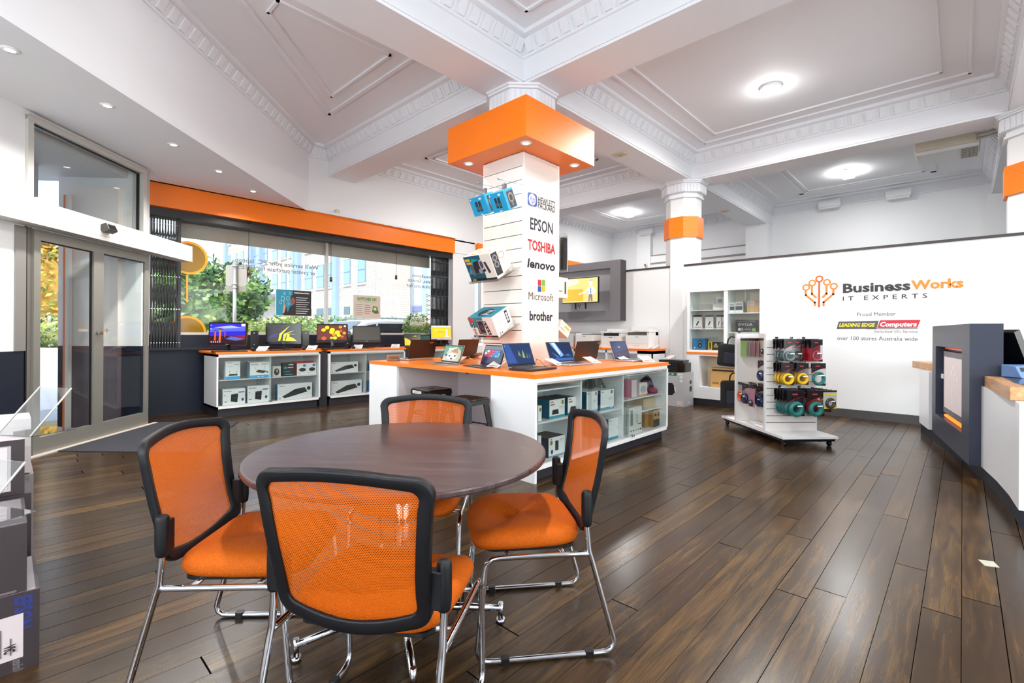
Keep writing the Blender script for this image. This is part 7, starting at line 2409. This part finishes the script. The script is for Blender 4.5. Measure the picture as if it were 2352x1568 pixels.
MB(BLACKG).box(-.03, -.02, 0, .03, .03, .12).box(-.1, -.1, 0, .1, .1, .012).build('foot', t)
# tape on the floor
q = [PZ(2252, 1273), PZ(2288, 1277), PZ(2302, 1291), PZ(2268, 1287)]
MB(mat('b9b7a2', .7)).prism([(v.x, v.y) for v in q], .0, .001).build('floor_tape', label='small pale strip of tape stuck on the floorboards at the right', cat='tape')

# =====================================================================
# PRINTER BOXES AT THE LEFT EDGE
# =====================================================================
BRB = '332a2d'
def lab_art(x0, z0, x1, z1):
    W_, H_ = x1 - x0, z1 - z0
    out = [('r', x0, z0, x1, z1, 'c9bdbe')]
    for k in range(9):
        out.append(('r', x0 + W_ * (.30 + .075 * k), z0 + H_ * .12, x0 + W_ * (.305 + .075 * k) + .004, z0 + H_ * (.75 if k % 2 else .5), '6a6064'))
    for k in range(12):
        out.append(('r', x0 + W_ * .06, z0 + H_ * (.15 + .055 * k), x0 + W_ * .2, z0 + H_ * (.15 + .055 * k) + (.012 if k % 3 else .02), '2a2426'))
    return out
E_ART = [('t', 'EPSON', .88, .96, .16, {'b': .05, 'v': 1, 'W': .23}, '27316e'), ('p', [(.52, .74), (.74, .8), (.76, .95), (.7, .99), (.54, .93)], '171417'), ('t', 'Expression Photo XP-860', .87, .16, .1, {'v': 1, 'W': .1}, '8a8084')] + lab_art(.28, .17, .92, .74) + [('t', 'VIC', .83, .38, .1, {'b': .04, 'v': 1, 'W': .055}, '2a2426')]
GB = 'dark printer boxes stacked at the left edge'
X0, Y0_ = .095, 2.455
o = carton('printer_box', 'dark printer box with a large shipping label at the bottom left corner', 'box', (X0 - .26, Y0_ + .19, 0), .52, .38, .275, body=BRB, art=E_ART, group=GB, topart=[('r', .02, .02, .98, .98, '8c868c')])
E2 = [('t', 'Expression Photo XP-860', .72, .4, .09, {'v': 1, 'W': .16}, '8a8084'), ('r', .3, .02, .95, .05, '6a6064')] + lab_art(.3, .42, .85, .92)
carton('printer_box', 'dark printer box with a label, second from the floor in the left stack', 'box', (.062 - .26, Y0_ + .20, .276), .52, .38, .245, body=BRB, art=E2, group=GB, topart=[('r', .02, .02, .98, .98, '6c656a'), ('r', .6, .04, .98, .2, '2c282c'), ('r', .5, .3, .9, .35, '9a9296'), ('r', .5, .45, .9, .5, '9a9296')])
# stack behind
Yb = 3.00
pb_ = PY(98, 1200, Yb)
for k, (xr_, z0, z1, lab, bd, ar) in enumerate(((.30, 0, .26, 'dark printer box on the floor behind the front stack', BRB, []), (.29, .261, .50, 'dark printer box, second level of the rear stack', BRB, []), (.255, .501, .74, 'dark framed white box on top of the rear stack', 'b9b0b2', [('r', 0, 0, 1, .08, BRB), ('r', 0, .9, 1, 1, BRB), ('r', .92, 0, 1, 1, BRB), ('r', .1, .14, .9, .88, 'd6cccc'), ('r', .3, .82, .5, .85, '55505a'), ('r', .55, .82, .85, .85, '55505a')]))):
    q = PY([76, 76, 60][k], 1100, Yb)
    carton('printer_box', lab, 'box', (q.x - .26, Yb + .17, z0), .52, .34, z1 - z0, body=bd, art=ar, group=GB)
q = PY(74, 1000, 3.42)
carton('white_box', 'white box with a red mark, lower of two white boxes by the door jamb', 'box', (q.x - .2, 3.56, .50), .4, .26, .13, body='cfc6c4', art=[('e', .9, .6, .03, .12, 'a83a3a')], topart=[])
carton('white_box', 'white box with red lettering, upper of two white boxes by the door jamb', 'box', (q.x - .2, 3.56, .631), .4, .26, .14, body='d8d0ce', art=[('r', .75, .55, .88, .68, 'a83a3a')], topart=[('r', .1, .1, .6, .3, '8ab0c8')])
carton('printer_box', 'dark box on the floor under the two white boxes', 'box', (q.x - .2, 3.58, 0), .42, .3, .49, body='8f8789')
# acrylic holders leaning on the boxes
def holder(label, P, rz):
    t = thing('acrylic_holder', label, 'sign holder', P, rz, 'clear acrylic holders on the printer boxes')
    mb = MB(ACRYL)
    mb.add([(-.1, -.1, .004), (.1, -.1, .004), (.1, .06, .2), (-.1, .06, .2), (-.1, -.1, .0), (.1, -.1, .0), (.1, .065, .2), (-.1, .065, .2)], [(0, 1, 2, 3), (7, 6, 5, 4), (0, 4, 5, 1), (1, 5, 6, 2), (2, 6, 7, 3), (3, 7, 4, 0)])
    mb.box(-.1, -.1, 0, .1, .1, .003)
    mb.build('acrylic_sheet', t)
    mb = MB(ALUL).tube([(.1, -.1, .003), (.1, .062, .2)], .004, 6).tube([(-.1, -.1, .003), (-.1, .062, .2)], .004, 6)
    mb.build('polished_edge', t)
holder('clear acrylic sign holder on the second dark printer box', (-.045, Y0_ + .17, .522), R(-60))
holder('clear acrylic sign holder on top of the rear stack', (.12, Yb + .15, .742), R(-60))
t = thing('desk_phone', 'black handset shaped gadget lying on the second printer box', 'gadget', (-.14, Y0_ + .26, .522), R(40))
MB(BLACKG).add([(-.12, -.06, 0), (.12, -.06, 0), (.12, .06, 0), (-.12, .06, 0), (-.11, -.05, .06), (.11, -.05, .02), (.11, .05, .03), (-.11, .05, .1)], [(0, 3, 2, 1), (4, 5, 6, 7), (0, 1, 5, 4), (1, 2, 6, 5), (2, 3, 7, 6), (3, 0, 4, 7)]).build('gadget_body', t, bevel=.006)
